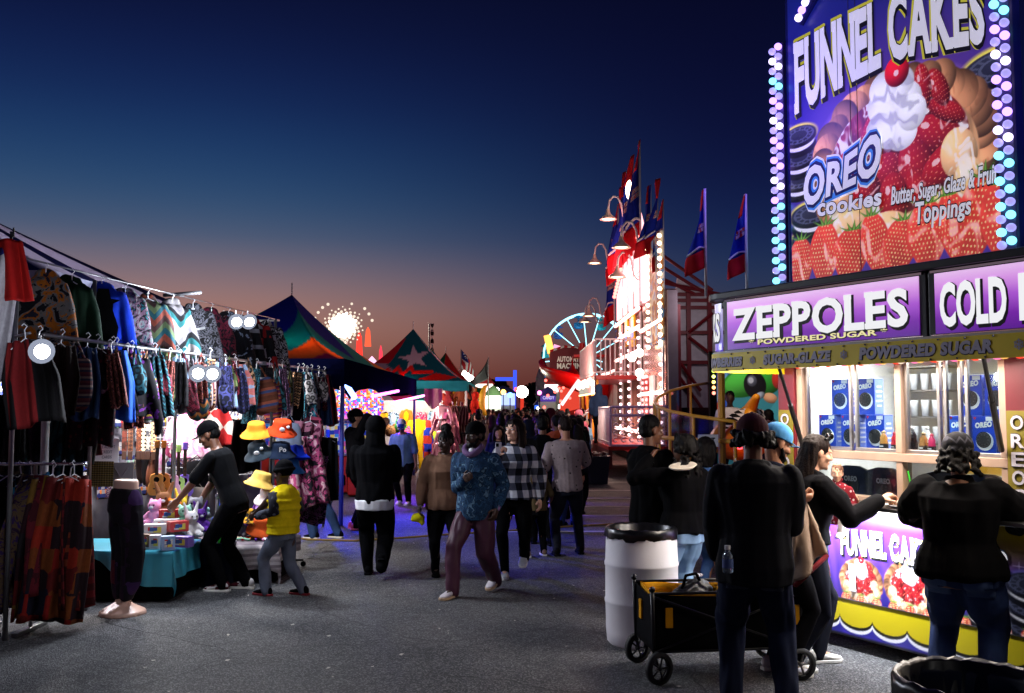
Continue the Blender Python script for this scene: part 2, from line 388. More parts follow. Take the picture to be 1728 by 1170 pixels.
def person(label, x, y, hd, H=1.75, sex='m', skin_k='brown', bulk=1.0, top=None, bottom=None, shoes=None, hair=None, hat=None, lean=0, side=0, twist=0,
  feet=None, hands=None, poles=None, head=(0, 0), curl=(.35, .35), toes=(0, 0), heel=(0, 0), group=None, vox=.009, beard=None, drop=.012, fingers=True, hipz=None, palms=None, seed=None, name='person', face=True, zbase=0, hw=None):
 root = thing(name, label, 'person', (x, y, zbase), R(hd), group)
 seed = seed if seed is not None else int(abs(x * 131 + y * 17)) % 97
 ch = sex == 'c'; hk = 1.26 if ch else 1.07
 hz = (hipz or (.505 if not ch else .47)) - drop
 Rm = Matrix.Rotation(R(twist), 3, 'Z') @ Matrix.Rotation(R(-lean), 3, 'X') @ Matrix.Rotation(R(side), 3, 'Y')
 hip = V((0, 0, hz)); dz = hz - (.505 if not ch else .47)
 def T(p):
  p = V(p); p = V((p.x, p.y, p.z + dz)); return hip + Rm @ (p - hip)
 TP = TORSO[sex]; shz = .792 if not ch else .755; shx = {'m': .108, 'f': .094, 'c': .10}[sex] * (1 + (bulk - 1) * .6)
 sh = [T((s * shx, 0, shz)) for s in (-1, 1)]
 neck0 = T((0, -.004, TP[-2][0])); nk = T((0, 0, TP[-1][0]))
 hc = T((0, .008 + lean * .0002, TP[-1][0] + .078 * hk))
 Rh = Matrix.Rotation(R(head[0]), 3, 'Z') @ Matrix.Rotation(R(-head[1]), 3, 'X')
 hipj = [V((s * .05, 0, hz - .01)) for s in (-1, 1)]
 feet = feet or [(-.06, 0, 0), (.06, 0, 0)]; ank = []; knee = []
 thl, shl = (.245, .246) if not ch else (.225, .225)
 for i in (0, 1):
  a = V(feet[i]) + V((0, 0, .042)); k, a2 = ik(hipj[i], a, thl, shl, (0.15 * (i * 2 - 1), 1, 0.05)); knee.append(k); ank.append(a2)
 hands = list(hands or [(-.138, .03, .485), (.138, .03, .485)])
 for i in (0, 1):
  if hw and hw[i] is not None: hands[i] = (Matrix.Translation((x, y, zbase)) @ Matrix.Rotation(R(hd), 4, 'Z')).inverted() @ V(hw[i]) / H
 poles = poles or [(-.22, -1, -.1), (.22, -1, -.1)]
 elb = []; wri = []; ul, fl = (.17, .148) if not ch else (.155, .135)
 for i in (0, 1):
  e, w = ik(sh[i], hands[i], ul, fl, poles[i]); elb.append(e); wri.append(w)
 Sm = Matrix.Scale(H, 4)
 bk = bulk
 def torso(mb, lo, hi, off, fx=1.0, flare=0):
  rings = []
  zs = [t for t in TP if lo - .02 <= t[0] <= hi]
  if not zs or zs[0][0] > lo + .004:
   z0 = min(max(lo, TP[0][0]), TP[-1][0]); q = np.interp(lo, [t[0] for t in TP], [t[1] for t in TP]), np.interp(lo, [t[0] for t in TP], [t[2] for t in TP]); zs = [(lo, q[0], q[1])] + [t for t in zs if t[0] > lo + .01]
  for k, (z, rx, ry) in enumerate(zs):
   g = bk if z < .79 else 1 + (bk - 1) * .5
   fl_ = flare * max(0, 1 - k / 2.0)
   rx2, ry2 = rx * g * fx + off + fl_, ry * g * (1 + (bk - 1) * .6) * fx + off + fl_
   rings.append([T((rx2 * math.cos(a), ry2 * math.sin(a) + (.008 if sex == 'f' and .7 < z < .76 else 0) - (.006 if z > .75 else 0), z)) for a in [2 * math.pi * j / 20 for j in range(20)]])
  mb.loft(rings)
 # ---- body, one surface
 b = MB(); torso(b, TP[0][0], .86, -.006)
 for i in (0, 1):
  b.limb([hipj[i], hipj[i].lerp(knee[i], .5), knee[i], knee[i].lerp(ank[i], .35), ank[i]], [.052 * bk, .046 * bk, .033, .034, .022])
  b.limb([ank[i], V(feet[i]) + V((0, .06, .02))], [.022, .016], 8)
  b.limb([sh[i], sh[i].lerp(elb[i], .4), elb[i], elb[i].lerp(wri[i], .3), wri[i]], [.029 * bk, .029 * bk, .023, .023, .0145])
 b.limb([neck0, hc - Rh @ V((0, .012, .035))], [.033 * (1 if sex == 'm' else .85), .030 * (1 if sex == 'm' else .85)])
 hs = hk
 def hd_(p): return hc + Rh @ (V(p) * hs / 1.75)
 RhM = Matrix.Translation(hc) @ Rh.to_4x4() @ Matrix.Scale(hs / 1.75, 4)
 b.ell((0, -.012, .03), (.074, .094, .088), 18, 12, M=RhM); b.ell((0, .022, -.025), (.060, .068, .092), 16, 10, M=RhM)
 b.ell((0, .036, -.078), (.046, .050, .040), M=RhM); b.ell((0, .078, -.098), (.020, .016, .016), M=RhM)
 if face:
  b.limb([(0, .088, .012), (0, .103, -.028)], [.009, .0145], M=RhM); b.ell((0, .096, -.033), (.019, .012, .010), M=RhM)
  b.ell((0, .084, -.062), (.025, .013, .011), M=RhM)
  for s in (-1, 1):
   b.ell((s * .03, .078, .020), (.024, .014, .009), M=RhM); b.ell((s * .042, .058, -.03), (.022, .024, .024), M=RhM)
 for s in (-1, 1): b.ell((s * .075, -.006, -.008), (.011, .022, .033), M=RhM)
 for i in (0, 1):
  d = (wri[i] - elb[i]).normalized(); s = i * 2 - 1
  n = V(palms[i]).normalized() if palms and palms[i] else V((-s, 0, 0)); n = (n - d * n.dot(d)); n = n.normalized() if n.length > .01 else V((0, 1, 0))
  sd = d.cross(n) * 1.0
  th = sd if sd.y > 0 or abs(sd.y) < .2 and sd.z > 0 else -sd
  L = .052 if not ch else .047
  o = wri[i]; kn = o + d * L
  b.limb([o + th * .008, kn + th * .016], [.0135, .0125], 8); b.limb([o - th * .006, kn - th * .012], [.0135, .012], 8); b.limb([o, kn], [.014, .013], 8)
  if fingers:
   for f, (off, ln) in enumerate(((.0185, .040), (.0065, .046), (-.0055, .043), (-.0165, .034))):
    p = kn + th * off; pts = [p]; a = 0
    for sgi in range(3):
     a += curl[i] * (1.0 if sgi else .7) + .04 * f * curl[i]
     p = p + (d * math.cos(a) + n * math.sin(a)) * ln * (.42, .33, .25)[sgi]; pts.append(p)
    b.limb(pts, [.0057, .0054, .005, .0044], 7)
   t0 = o + d * .016 + th * .013; t1 = t0 + (d * .5 + th * .75 + n * .35).normalized() * .026; t2 = t1 + (d * .85 + th * .2 + n * (.3 + .5 * curl[i])).normalized() * .024
   b.limb([t0, t1, t2], [.0085, .0068, .0056], 7)
  else:
   b.limb([kn, kn + (d * math.cos(curl[i]) + n * math.sin(curl[i])) * .042], [.017, .011], 8)
 b.v = [tuple(V(p) * H) for p in b.v]
 b.build('body', skin(skin_k), root, vox=min(vox, .0065) if fingers else vox, sm=2)
 if face and fingers:
  for s in (-1, 1):
   e = MB(); e.ell((s * .030, .072, .004), (.0145, .0125, .0085), 10, 7, 0, RhM); e.ell((s * .030, .0805, .004), (.0062, .005, .0065), 8, 6, 1, RhM)
   e.v = [tuple(V(p) * H) for p in e.v]; e.build('eye', [EYEW, PUPIL], root, smooth=True)
 # ---- trousers
 bt = bottom or dict(mat=BLACK); c = MB(); bag = bt.get('bag', 1.0); cut = bt.get('cut', 1.0)
 torso(c, TP[0][0], bt.get('waist', .58), .006)
 for i in (0, 1):
  an = knee[i].lerp(ank[i], cut) if cut < 1 else ank[i] + V((0, 0, .0))
  th_ = hipj[i].lerp(knee[i], .5)
  c.limb([hipj[i], th_, knee[i], knee[i].lerp(an, .45), an - (V((0, 0, .006)) if cut >= 1 else V((0, 0, 0)))], [.058 * bk + .003, (.050 * bk) * (.85 + .15 * bag) + .003, .040 * bag, .037 * bag, bt.get('cuff', .031) * bag], 14)
 c.v = [tuple(V(p) * H) for p in c.v]
 tr = c.build('trousers', bt['mat'], root, vox=max(vox, .011), folds=(bt.get('fold', .008) * (1.3 if bag > 1.1 else 1), 13), seed=seed, sm=2)
 # ---- top
 tp = top or dict(mat=BLACK); c = MB(); to = tp.get('off', .012); kind = tp.get('kind', 'hoodie'); slv = tp.get('sleeve', 1.0); hem = tp.get('hem', .47)
 torso(c, hem, .842, to, 1.0, tp.get('flare', 0))
 for i in (0, 1): c.limb([T((0, -.006, .812 if not ch else .775)), sh[i] + (T((0, 0, .8)) - sh[i]) * .12], [.036, .030], 10)
 if slv > 0:
  for i in (0, 1):
   so = tp.get('sl', 1.0)
   if slv >= 1: pts, rs = [sh[i], sh[i].lerp(elb[i], .5), elb[i], elb[i].lerp(wri[i], .6), wri[i] - (wri[i] - elb[i]).normalized() * .004], [.036 * bk * so, .038 * so * bk, .035 * so, .031 * so, .024 * so]
   else: pts, rs = [sh[i], sh[i].lerp(elb[i], slv * .5), sh[i].lerp(elb[i], slv)], [.036 * bk * so, .040 * so * bk, .041 * so]
   c.limb(pts, rs, 12)
 if kind == 'hoodie':
  c.ell(T((0, -.058, .795 if not ch else .765)), (.078, .040, .062)); c.tube([T((.05 * math.cos(a), -.006 + .045 * math.sin(a), .838 - .012 * math.sin(a) - (.03 if ch else 0))) for a in [k * math.pi / 6 for k in range(12)]], .017, 8, closed=True)
 elif kind == 'hood_up':
  c.ell((0, -.016, .03), (.105, .122, .118), 18, 12, M=RhM); c.ell((0, -.02, -.05), (.10, .105, .11), M=RhM); c.limb([neck0 - V((0, .01, 0)), hc - Rh @ V((0, .02, .03))], [.07, .058])
 elif kind in ('jacket', 'shirt'):
  c.tube([T((.04 * math.cos(a), -.004 + .038 * math.sin(a), .845 - .010 * math.sin(a))) for a in [k * math.pi / 6 for k in range(12)]], .012, 8, closed=True)
 if tp.get('puff'):
  for z in tp['puff']: torso(c, z - .018, z + .018, to + .012)
 c.v = [tuple(V(p) * H) for p in c.v]
 up = c.build(tp.get('name', {'hood_up': 'hoodie', 'tee': 'shirt'}.get(kind, kind)), tp['mat'], root, vox=max(vox, .010), folds=(tp.get('fold', .009), tp.get('freq', 11)), seed=seed + 5, sm=tp.get('sm', 2))
 if tp.get('under'):   # a lighter shirt hem that shows below
  c = MB(); lo = tp['under'][1]; torso(c, lo, lo + .09, to + .001, 1.0, .004); c.v = [tuple(V(p) * H) for p in c.v]
  c.build('undershirt', tp['under'][0], root, vox=max(vox, .010), folds=(.004, 14), seed=seed)
 if tp.get('cuffs'):
  for i in (0, 1):
   d = (wri[i] - elb[i]).normalized(); c = MB(); c.limb([wri[i] - d * .022, wri[i] - d * .004], [.026, .024], 10); c.v = [tuple(V(p) * H) for p in c.v]; c.build('cuff', tp['cuffs'], root, vox=.009)
 # ---- shoes
 shm = shoes or (BLACK, BLACK2)
 for i in (0, 1):
  f = V(feet[i]); Fm = Matrix.Translation(f * H) @ Matrix.Rotation(R(toes[i]), 4, 'Z')
  if heel[i]: Fm = Matrix.Translation(f * H) @ Matrix.Rotation(R(toes[i]), 4, 'Z') @ Matrix.Translation((0, .17, 0)) @ Matrix.Rotation(R(-heel[i]), 4, 'X') @ Matrix.Translation((0, -.17, 0))
  k = (H / 1.75) * (1.12 if ch else 1.0)
  c = MB()
  def ring(yy, wx, z0, z1): return [(wx * math.cos(a) * k, yy * k, (z0 + (z1 - z0) * (.5 + .5 * math.sin(a))) * k) for a in [2 * math.pi * j / 14 for j in range(14)]]
  c.loft([ring(-.075, .022, .02, .07), ring(-.06, .034, .015, .105), ring(-.02, .038, .015, .115), ring(.03, .040, .015, .092), ring(.09, .047, .015, .068), ring(.14, .047, .015, .056), ring(.175, .036, .018, .047), ring(.19, .015, .022, .038)])
  c.v = [tuple(Fm @ V(p)) for p in c.v]
  so = c.build('shoe', shm[0], root, smooth=True, sub=1)
  c = MB(); pts = [(.030, -.078), (.042, -.05), (.043, 0), (.046, .05), (.053, .10), (.050, .15), (.036, .185), (.012, .2)]
  pl = pts + [(-a, q) for a, q in pts[::-1]]
  c.loft([[(a * k, q * k, z * k) for a, q in pl] for z in (.002, .026)]); c.v = [tuple(Fm @ V(p)) for p in c.v]
  c.build('sole', shm[1], so, bevel=.004)
 # ---- hair, beard, hat
 if hair:
  hk_, hm = hair[0], hair[1]; c = MB(); hv = .009
  if hk_ in ('short', 'fade'): c.ell((0, -.020, .040), (.080, .098, .088), 16, 10, M=RhM); c.ell((0, -.045, -.01), (.072, .064, .06), M=RhM)
  elif hk_ == 'long':
   c.ell((0, -.022, .040), (.084, .102, .090), 16, 10, M=RhM)
   for q in range(9):
    a = math.pi * ((1.02 + .96 * q / 8) if len(hair) < 4 else (1.16 + .68 * q / 8)); px, py_ = .075 * math.cos(a), -.012 + .085 * math.sin(a); l = hair[2] if len(hair) > 2 else .34
    c.limb([(px, py_, .05), (px * 1.12, py_ * 1.08, -.09), (px * 1.2, py_ * 1.15 - .012, -.2), (px * 1.05 , py_ * 1.1 - .02, -l)], [.030, .036, .034, .016], 9, M=RhM)
   for s in (-1, 1) if len(hair) < 4 else (): c.limb([(s * .03, .062, .088), (s * .075, .03, .03), (s * .088, .01, -.08), (s * .085, .0, -.2)], [.016, .017, .02, .016], 8, M=RhM)
  elif hk_ == 'bun':
   c.ell((0, -.020, .042), (.082, .098, .088), 16, 10, M=RhM); c.ell((0, -.05, .14), (.062, .062, .055), M=RhM); c.ell((0, -.045, -.01), (.075, .066, .06), M=RhM)
  elif hk_ == 'pony':
   c.ell((0, -.020, .042), (.081, .098, .088), 16, 10, M=RhM); c.limb([(0, -.10, .06), (0, -.15, .0), (0, -.14, -.14)], [.03, .034, .018], M=RhM)
  elif hk_ == 'curly':
   rr = random.Random(seed); l = hair[2] if len(hair) > 2 else .24
   c.ell((0, -.03, .0 if hat else .035), (.082, .098, .05) if hat else (.098, .11, .098), 16, 10, M=RhM)
   for q in range(260):
    a = rr.uniform(.92, 2.08) * math.pi; z = rr.uniform(-l, .12); rd = .085 + .03 * rr.random() + max(0, -z) * .12
    if hat and z > .03: continue
    if z > .05: a = rr.uniform(0, 2) * math.pi; rd = .075
    c.ell((rd * 1.0 * math.cos(a), -.02 + rd * math.sin(a), z), rr.uniform(.010, .019), 7, 5, M=RhM)
   hv = .0065
  elif hk_ == 'bob':
   c.ell((0, -.022, .035), (.092, .106, .096), 16, 10, M=RhM)
   for q in range(9):
    a = math.pi * (.96 + 1.08 * q / 8); px, py_ = .078 * math.cos(a), -.012 + .088 * math.sin(a)
    c.limb([(px, py_, .04), (px * 1.18, py_ * 1.15, -.06), (px * 1.02, py_ * 1.0, -.15)], [.032, .036, .026], 9, M=RhM)
  c.v = [tuple(V(p) * H) for p in c.v]
  c.build('hair', hm, root, vox=max(vox * .9, hv), folds=((.006, 75) if hk_ != 'curly' else (.004, 60)), sm=1, seed=seed, st=(1, 1, .1) if hk_ in ('long', 'bob', 'pony') else (1, 1, .45))
  if face and fingers:
   for s in (-1, 1):
    e = MB(); e.limb([(s * .014, .092, .027), (s * .030, .092, .033), (s * .046, .082, .028)], [.0035, .0042, .0025], 6, M=RhM)
    e.v = [tuple(V(p) * H) for p in e.v]; e.build('eyebrow', hm, root, smooth=True)
 if beard:
  c = MB(); c.ell((0, .044, -.085), (.052, .052, .040), M=RhM); c.ell((0, .078, -.095), (.028, .02, .024), M=RhM)
  for s in (-1, 1): c.limb([(s * .066, .01, -.03), (s * .052, .045, -.075)], [.012, .016], 8, M=RhM)
  c.limb([(-.024, .088, -.05), (0, .098, -.046), (.024, .088, -.05)], [.006, .008, .006], 7, M=RhM)
  c.v = [tuple(V(p) * H) for p in c.v]; c.build('beard', beard, root, vox=.007, folds=(.003, 60), sm=1)
 if hat:
  hk_, hm = hat[0], hat[1]; yaw = hat[2] if len(hat) > 2 else 0; c = MB(); HM = RhM @ Matrix.Rotation(R(yaw), 4, 'Z')
  nm = 'cap'
  if hk_ == 'cap':
   rings = []
   for k in range(9):
    a = math.pi / 2 * k / 8; rings.append([(.090 * math.cos(a) * math.cos(t) + .0, (-.012 + .108 * math.cos(a) * math.sin(t)), .045 + .093 * math.sin(a)) for t in [2 * math.pi * j / 20 for j in range(20)]])
   rings[-1] = [(p[0] * .999 + .004 * math.cos(j), p[1] + .004 * math.sin(j), p[2]) for j, p in enumerate(rings[-1])]
   rings = [[(p[0], p[1], .022) for p in rings[0]]] + rings
   c.loft(rings, M=HM); c.ell((0, -.012, .138), .008, M=HM)
   br = [(.075 * math.sin(a) , .066 + .095 * math.cos(a) ** .8 if math.cos(a) > 0 else .066) for a in [math.pi * (k / 10 - .5) for k in range(11)]]
   top_ = [(px_, py_, .040 - (px_ * px_) * 3.4 - (py_ - .066) * .10) for px_, py_ in br]; c.loft([[(p[0], p[1], p[2] - .005) for p in top_] + [(-.07 * q, .03, .03) for q in (-1, 1)][::1], [(p[0], p[1], p[2] + .004) for p in top_] + [(-.07 * q, .03, .038) for q in (-1, 1)]], M=HM)
   vx = .0055
  elif hk_ == 'beanie':
   nm = 'beanie'; c.ell((0, -.018, .048), (.090, .106, .098), 18, 12, M=HM); c.tube([(.090 * math.cos(a), -.016 + .106 * math.sin(a), .036) for a in [k * math.pi / 10 for k in range(20)]], .018, 8, closed=True, M=HM); vx = .008
  elif hk_ == 'bandana':
   nm = 'headscarf'; c.ell((0, -.022, .056), (.094, .112, .092), 18, 12, M=HM); c.ell((0, -.125, .02), (.022, .018, .02), M=HM); vx = .008
  elif hk_ == 'bow':
   nm = 'hair_bow';
   for s in (-1, 1): c.ell((s * .035, .03, .115), (.034, .018, .026), M=HM)
   c.ell((0, .032, .112), .014, M=HM); vx = .006
  c.v = [tuple(V(p) * H) for p in c.v]; c.build(nm, hm, root, vox=max(vx, vox * .8), sm=2)
 root['_h'] = H
 P = dict(root=root, wri=[root.matrix_basis @ (w * H) for w in wri], sh=sh, hc=root.matrix_basis @ (hc * H))
 return P
from mathutils.bvhtree import BVHTree
def decal(name, o, c, size, d, m, par, off=.004, rot=0, th=.004, n=10):
 "a sewn-on patch that follows the surface of garment o (local metres)"
 t = BVHTree.FromPolygons([v.co[:] for v in o.data.vertices], [tuple(p.vertices) for p in o.data.polygons]); d = V(d).normalized(); q = d.to_track_quat('Z', 'Y').to_matrix(); cr, sr = math.cos(rot), math.sin(rot); b = MB()
 def f(u, v):
  a, e = (u - .5) * size[0], (v - .5) * size[1]; a, e = a * cr - e * sr, a * sr + e * cr; p = V(c) + q @ V((a, e, 0)) - d * .5; h = t.ray_cast(p, d, 2.0)[0]; return tuple((h if h else V(c)) - d * off)
 b.grid(f, n, n); return b.build(name, m, par, smooth=True, solid=th)
def wpt(root, p, H):  # local (in body heights) to world
 return root.matrix_basis @ (V(p) * H)
# ------------------------------------------------------------------ ground
def make_ground():
 m, nt, N, L, P = _base('asphalt'); tc = N.new('ShaderNodeTexCoord')
 def noise_(sc, d=4): n = N.new('ShaderNodeTexNoise'); n.inputs['Scale'].default_value = sc; n.inputs['Detail'].default_value = d; L.new(tc.outputs['Object'], n.inputs[0]); return n
 a, b, g = noise_(.45, 6), noise_(70, 3), noise_(9, 5)
 v = N.new('ShaderNodeTexVoronoi'); v.inputs['Scale'].default_value = 110; L.new(tc.outputs['Object'], v.inputs['Vector'])
 ck = N.new('ShaderNodeTexVoronoi'); ck.feature = 'DISTANCE_TO_EDGE'; ck.inputs['Scale'].default_value = .8
 wp = N.new('ShaderNodeMix'); wp.data_type = 'RGBA'; wp.inputs[0].default_value = .22; L.new(tc.outputs['Object'], wp.inputs[6]); L.new(noise_(2.2, 5).outputs['Color'], wp.inputs[7]); L.new(wp.outputs[2], ck.inputs['Vector'])
 cr = N.new('ShaderNodeMapRange'); cr.inputs[1].default_value = 0; cr.inputs[2].default_value = .006; L.new(ck.outputs['Distance'], cr.inputs[0])
 r = N.new('ShaderNodeValToRGB'); r.color_ramp.elements[0].position = .38; r.color_ramp.elements[1].position = .62
 r.color_ramp.elements[0].color = (.024, .025, .029, 1); r.color_ramp.elements[1].color = (.076, .076, .077, 1); L.new(a.outputs[0], r.inputs[0])
 m1 = N.new('ShaderNodeMix'); m1.data_type = 'RGBA'; m1.blend_type = 'OVERLAY'; m1.inputs[0].default_value = .9; L.new(r.outputs[0], m1.inputs[6]); L.new(b.outputs[0], m1.inputs[7])
 m3 = N.new('ShaderNodeMix'); m3.data_type = 'RGBA'; m3.blend_type = 'OVERLAY'; m3.inputs[0].default_value = .6; L.new(m1.outputs[2], m3.inputs[6]); L.new(g.outputs[0], m3.inputs[7])
 # pale stones in the wearing course
 sp = N.new('ShaderNodeSeparateColor'); L.new(v.outputs['Color'], sp.inputs[0])
 gt = N.new('ShaderNodeMath'); gt.operation = 'GREATER_THAN'; gt.inputs[1].default_value = .74; L.new(sp.outputs[0], gt.inputs[0])
 m4 = N.new('ShaderNodeMix'); m4.data_type = 'RGBA'; m4.blend_type = 'ADD'; m4.inputs[7].default_value = (.10, .10, .10, 1); L.new(gt.outputs[0], m4.inputs[0]); L.new(m3.outputs[2], m4.inputs[6])
 m2 = N.new('ShaderNodeMix'); m2.data_type = 'RGBA'; m2.inputs[6].default_value = (.036, .036, .038, 1); L.new(cr.outputs[0], m2.inputs[0]); L.new(m4.outputs[2], m2.inputs[7])
 L.new(m2.outputs[2], P.inputs['Base Color']); P.inputs['Roughness'].default_value = .8; P.inputs['Specular IOR Level'].default_value = .3
 bp = N.new('ShaderNodeBump'); bp.inputs['Strength'].default_value = .9; bp.inputs['Distance'].default_value = .012
 ad = N.new('ShaderNodeMath'); ad.operation = 'ADD'; L.new(v.outputs['Distance'], ad.inputs[0]); L.new(cr.outputs[0], ad.inputs[1]); L.new(ad.outputs[0], bp.inputs['Height']); L.new(bp.outputs[0], P.inputs['Normal'])
 g_ = MB(); g_.add([(-900, -60, 0), (900, -60, 0), (900, 1800, 0), (-900, 1800, 0)], [(0, 1, 2, 3)])
 tag(g_.build('asphalt_ground', m), None, None, kind='structure')
 # worn parking-bay lines across the aisle and the yellow cable on the ground
 pl = mat('worn_road_paint', (170, 168, 165), .9, var=.45, vs=3)
 for px0, px1, py in ((800, 1075, 898), (770, 1075, 871), (770, 1075, 856), (780, 1075, 843), (800, 1075, 829), (790, 1075, 815)):
  a, b = gnd(px0, py), gnd(px1, py - 1); w = .05 if py > 880 else .06; k = MB()
  k.add([(a.x, a.y - w, .004), (b.x, b.y - w, .004), (b.x, b.y + w, .004), (a.x, a.y + w, .004)], [(0, 1, 2, 3)])
  tag(k.build('painted_bay_line', pl), None, None, kind='structure')
 k = MB(); pts = [gnd(x, y) + V((0, 0, .012)) for x, y in ((470, 905), (520, 912), (600, 914), (680, 909), (760, 903), (860, 897), (960, 890), (1060, 884))]
 k.tube(pts, .014, 6); tag(k.build('ground_cable', mat('yellow_cable', (120, 92, 30), .7)), 'thin yellow cable lying across the asphalt aisle', 'cable')
make_ground()
def litter():
 rr = random.Random(77); b = MB()
 for k in range(150):
  Y = rr.uniform(4.5, 16); x = rr.uniform(-.42, .36) * Y; s = rr.uniform(.006, .022); a = rr.uniform(0, 6.28); b.add([(x + s * math.cos(a + q * 1.57) * (1 if q % 2 else rr.uniform(.4, 1)), Y + s * math.sin(a + q * 1.57), .006 + .008 * rr.random()) for q in range(4)], [(0, 1, 2, 3)], k % 3)
 tag(b.build('litter', [mat('paper_scrap', (170, 165, 155)), mat('dead_leaf', (70, 52, 36)), mat('grit', (110, 108, 104))], None), None, None, kind='stuff')
litter()
# ------------------------------------------------------------------ printed art painter (flat prints on real sign faces)
class Art:
 def __init__(s, x0, x1, z0, z1, nx, nz, bg=(20, 25, 100)):
  s.b = (x0, x1, z0, z1); s.n = (nx, nz)
  s.X, s.Z = np.meshgrid(np.linspace(x0, x1, nx + 1), np.linspace(z0, z1, nz + 1)); s.c = np.zeros(s.X.shape + (3,)) + np.array(bg) / 255.0; s.px = (x1 - x0) / nx
 def noise(s, fr, sd=0):
  co = np.stack([s.X.ravel(), 0 * s.X.ravel(), s.Z.ravel()], 1); return (fold(co, 1.0, fr, sd, (1, 1, 1))).reshape(s.X.shape)
 def put(s, a, col):
  a = np.clip(a, 0, 1)[..., None]; s.c = s.c * (1 - a) + np.asarray(col, float) / 255.0 * a
 def soft(s, d, w=None): return np.clip(.5 - d / (w or s.px * 1.4), 0, 1)
 def rel(s, cx, cz, rx, rz, rot=0):
  c, q = math.cos(rot), math.sin(rot); dx, dz = s.X - cx, s.Z - cz
  return (dx * c + dz * q) / rx, (-dx * q + dz * c) / rz
 def ell(s, cx, cz, rx, rz, col, rot=0, w=None, shade=0, sd=0):
  u, v = s.rel(cx, cz, rx, rz, rot); r = np.sqrt(u * u + v * v); a = s.soft((r - 1) * min(rx, rz), w)
  if shade:
   k = 1 + shade * (.55 * v - .35 * u - .5 * r * r + .3); s.put(a, np.clip(np.asarray(col, float) * k[..., None], 0, 255))
  else: s.put(a, col)
  return a, u, v
 def poly(s, pts, col, w=None, put=True):
  pts = np.array(pts); ins = np.zeros(s.X.shape, bool); dist = np.full(s.X.shape, 9.0)
  for i in range(len(pts)):
   (x1, z1), (x2, z2) = pts[i], pts[(i + 1) % len(pts)]
   if z1 != z2:
    cr = ((s.Z < z1) != (s.Z < z2)) & (s.X < (x2 - x1) * (s.Z - z1) / (z2 - z1) + x1); ins ^= cr
   L2 = (x2 - x1) ** 2 + (z2 - z1) ** 2 + 1e-12; t = np.clip(((s.X - x1) * (x2 - x1) + (s.Z - z1) * (z2 - z1)) / L2, 0, 1)
   dist = np.minimum(dist, np.hypot(s.X - x1 - t * (x2 - x1), s.Z - z1 - t * (z2 - z1)))
  d = np.where(ins, -dist, dist)
  if put: s.put(s.soft(d, w), col)
  return d
 def build(s, name, y, m, parent):
  nx, nz = s.n; n = (nx + 1) * (nz + 1)
  co = np.stack([s.X.ravel(), np.full(n, y), s.Z.ravel()], 1)
  i = np.arange(nz)[:, None] * (nx + 1) + np.arange(nx)[None, :]
  f = np.stack([i, i + 1, i + nx + 2, i + nx + 1], -1).reshape(-1, 4)
  me = bpy.data.meshes.new(name); me.vertices.add(n); me.vertices.foreach_set('co', co.ravel())
  me.loops.add(f.size); me.loops.foreach_set('vertex_index', f.ravel().astype(np.int32)); me.polygons.add(len(f))
  me.polygons.foreach_set('loop_start', np.arange(0, f.size, 4, dtype=np.int32)); me.update(calc_edges=True)
  c = np.clip(s.c.reshape(-1, 3), 0, 1); l = np.where(c <= .04045, c / 12.92, ((c + .055) / 1.055) ** 2.4)
  at_ = me.color_attributes.new('ink', 'FLOAT_COLOR', 'POINT'); at_.data.foreach_set('color', np.hstack([l, np.ones((n, 1))]).astype(np.float32).ravel())
  me.materials.append(m); o = bpy.data.objects.new(name, me); COL.objects.link(o); o.parent = parent; return o
def draw_cookie_stack(a, cx, zt, r, n, h, rim=(240, 220, 90)):
 for k in range(n):   # outline first
  a.ell(cx, zt - k * h, r * 1.07, r * .52, rim, w=r * .10)
 for k in range(n)[::-1]:
  z = zt - k * h; a.ell(cx, z - h * .55, r * .99, r * .44, (12, 12, 22), shade=.5); a.ell(cx, z - h * .32, r * .90, r * .40, (225, 222, 225)); a.ell(cx, z - h * .12, r * .99, r * .43, (16, 16, 28), shade=.6)
  al, u, v = a.ell(cx, z, r, r * .42, (34, 36, 52), shade=.5)
  rr = np.sqrt(u * u + v * v); th = np.arctan2(v, u)
  a.put(al * (((np.abs(rr - .82) < .05) | ((np.abs(rr - .52) < .05)) | ((rr < .78) & (rr > .58) & (np.sin(th * 14) > .5))) * .75), (88, 92, 116))
def draw_berry(a, cx, cz, rx, rz, rot=0, leaf=True, sd=0):
 u, v = a.rel(cx, cz, rx, rz, rot); vv = v + .12; r = np.sqrt((u * (1.12 + .35 * np.clip(-vv, 0, 1))) ** 2 + vv * vv * .92)
 al = a.soft((r - 1) * rx); n = a.noise(9 / rx * .3, sd)
 k = 1.0 + .3 * (vv * .5 - u * .3) + .12 * n
 a.put(al, np.clip(np.array((214, 62, 52)) * k[..., None], 0, 255))
 hl = np.clip((n - .35) * 1.8, 0, 1) * ((u * .8 + vv) < .35); a.put(al * hl * .8, (255, 205, 195))
 gx, gz = u * 6, v * 7; sx = (gx + (np.floor(gz) % 2) * .5) % 1 - .5; sz = gz % 1 - .5
 a.put(al * (np.hypot(sx, sz * .8) < .17) * (r < .92), (255, 205, 140))
 if leaf:
  c, q = math.cos(rot), math.sin(rot)
  for t in (-.8, -.35, .1, .5, .9):
   bx, bz = cx - q * rz * .82, cz + c * rz * .82
   tx, tz = bx + rx * t * .9 * c, bz + rz * (.42 - .25 * abs(t))
   w = rx * .12; a.poly([(bx + t * rx * .3 - w, bz), (tx, tz), (bx + t * rx * .3 + w, bz)], (60, 120, 40))
   a.poly([(bx + t * rx * .3 - w * .3, bz), (tx, tz - rz * .05), (bx + t * rx * .3 + w * .3, bz)], (150, 190, 80))
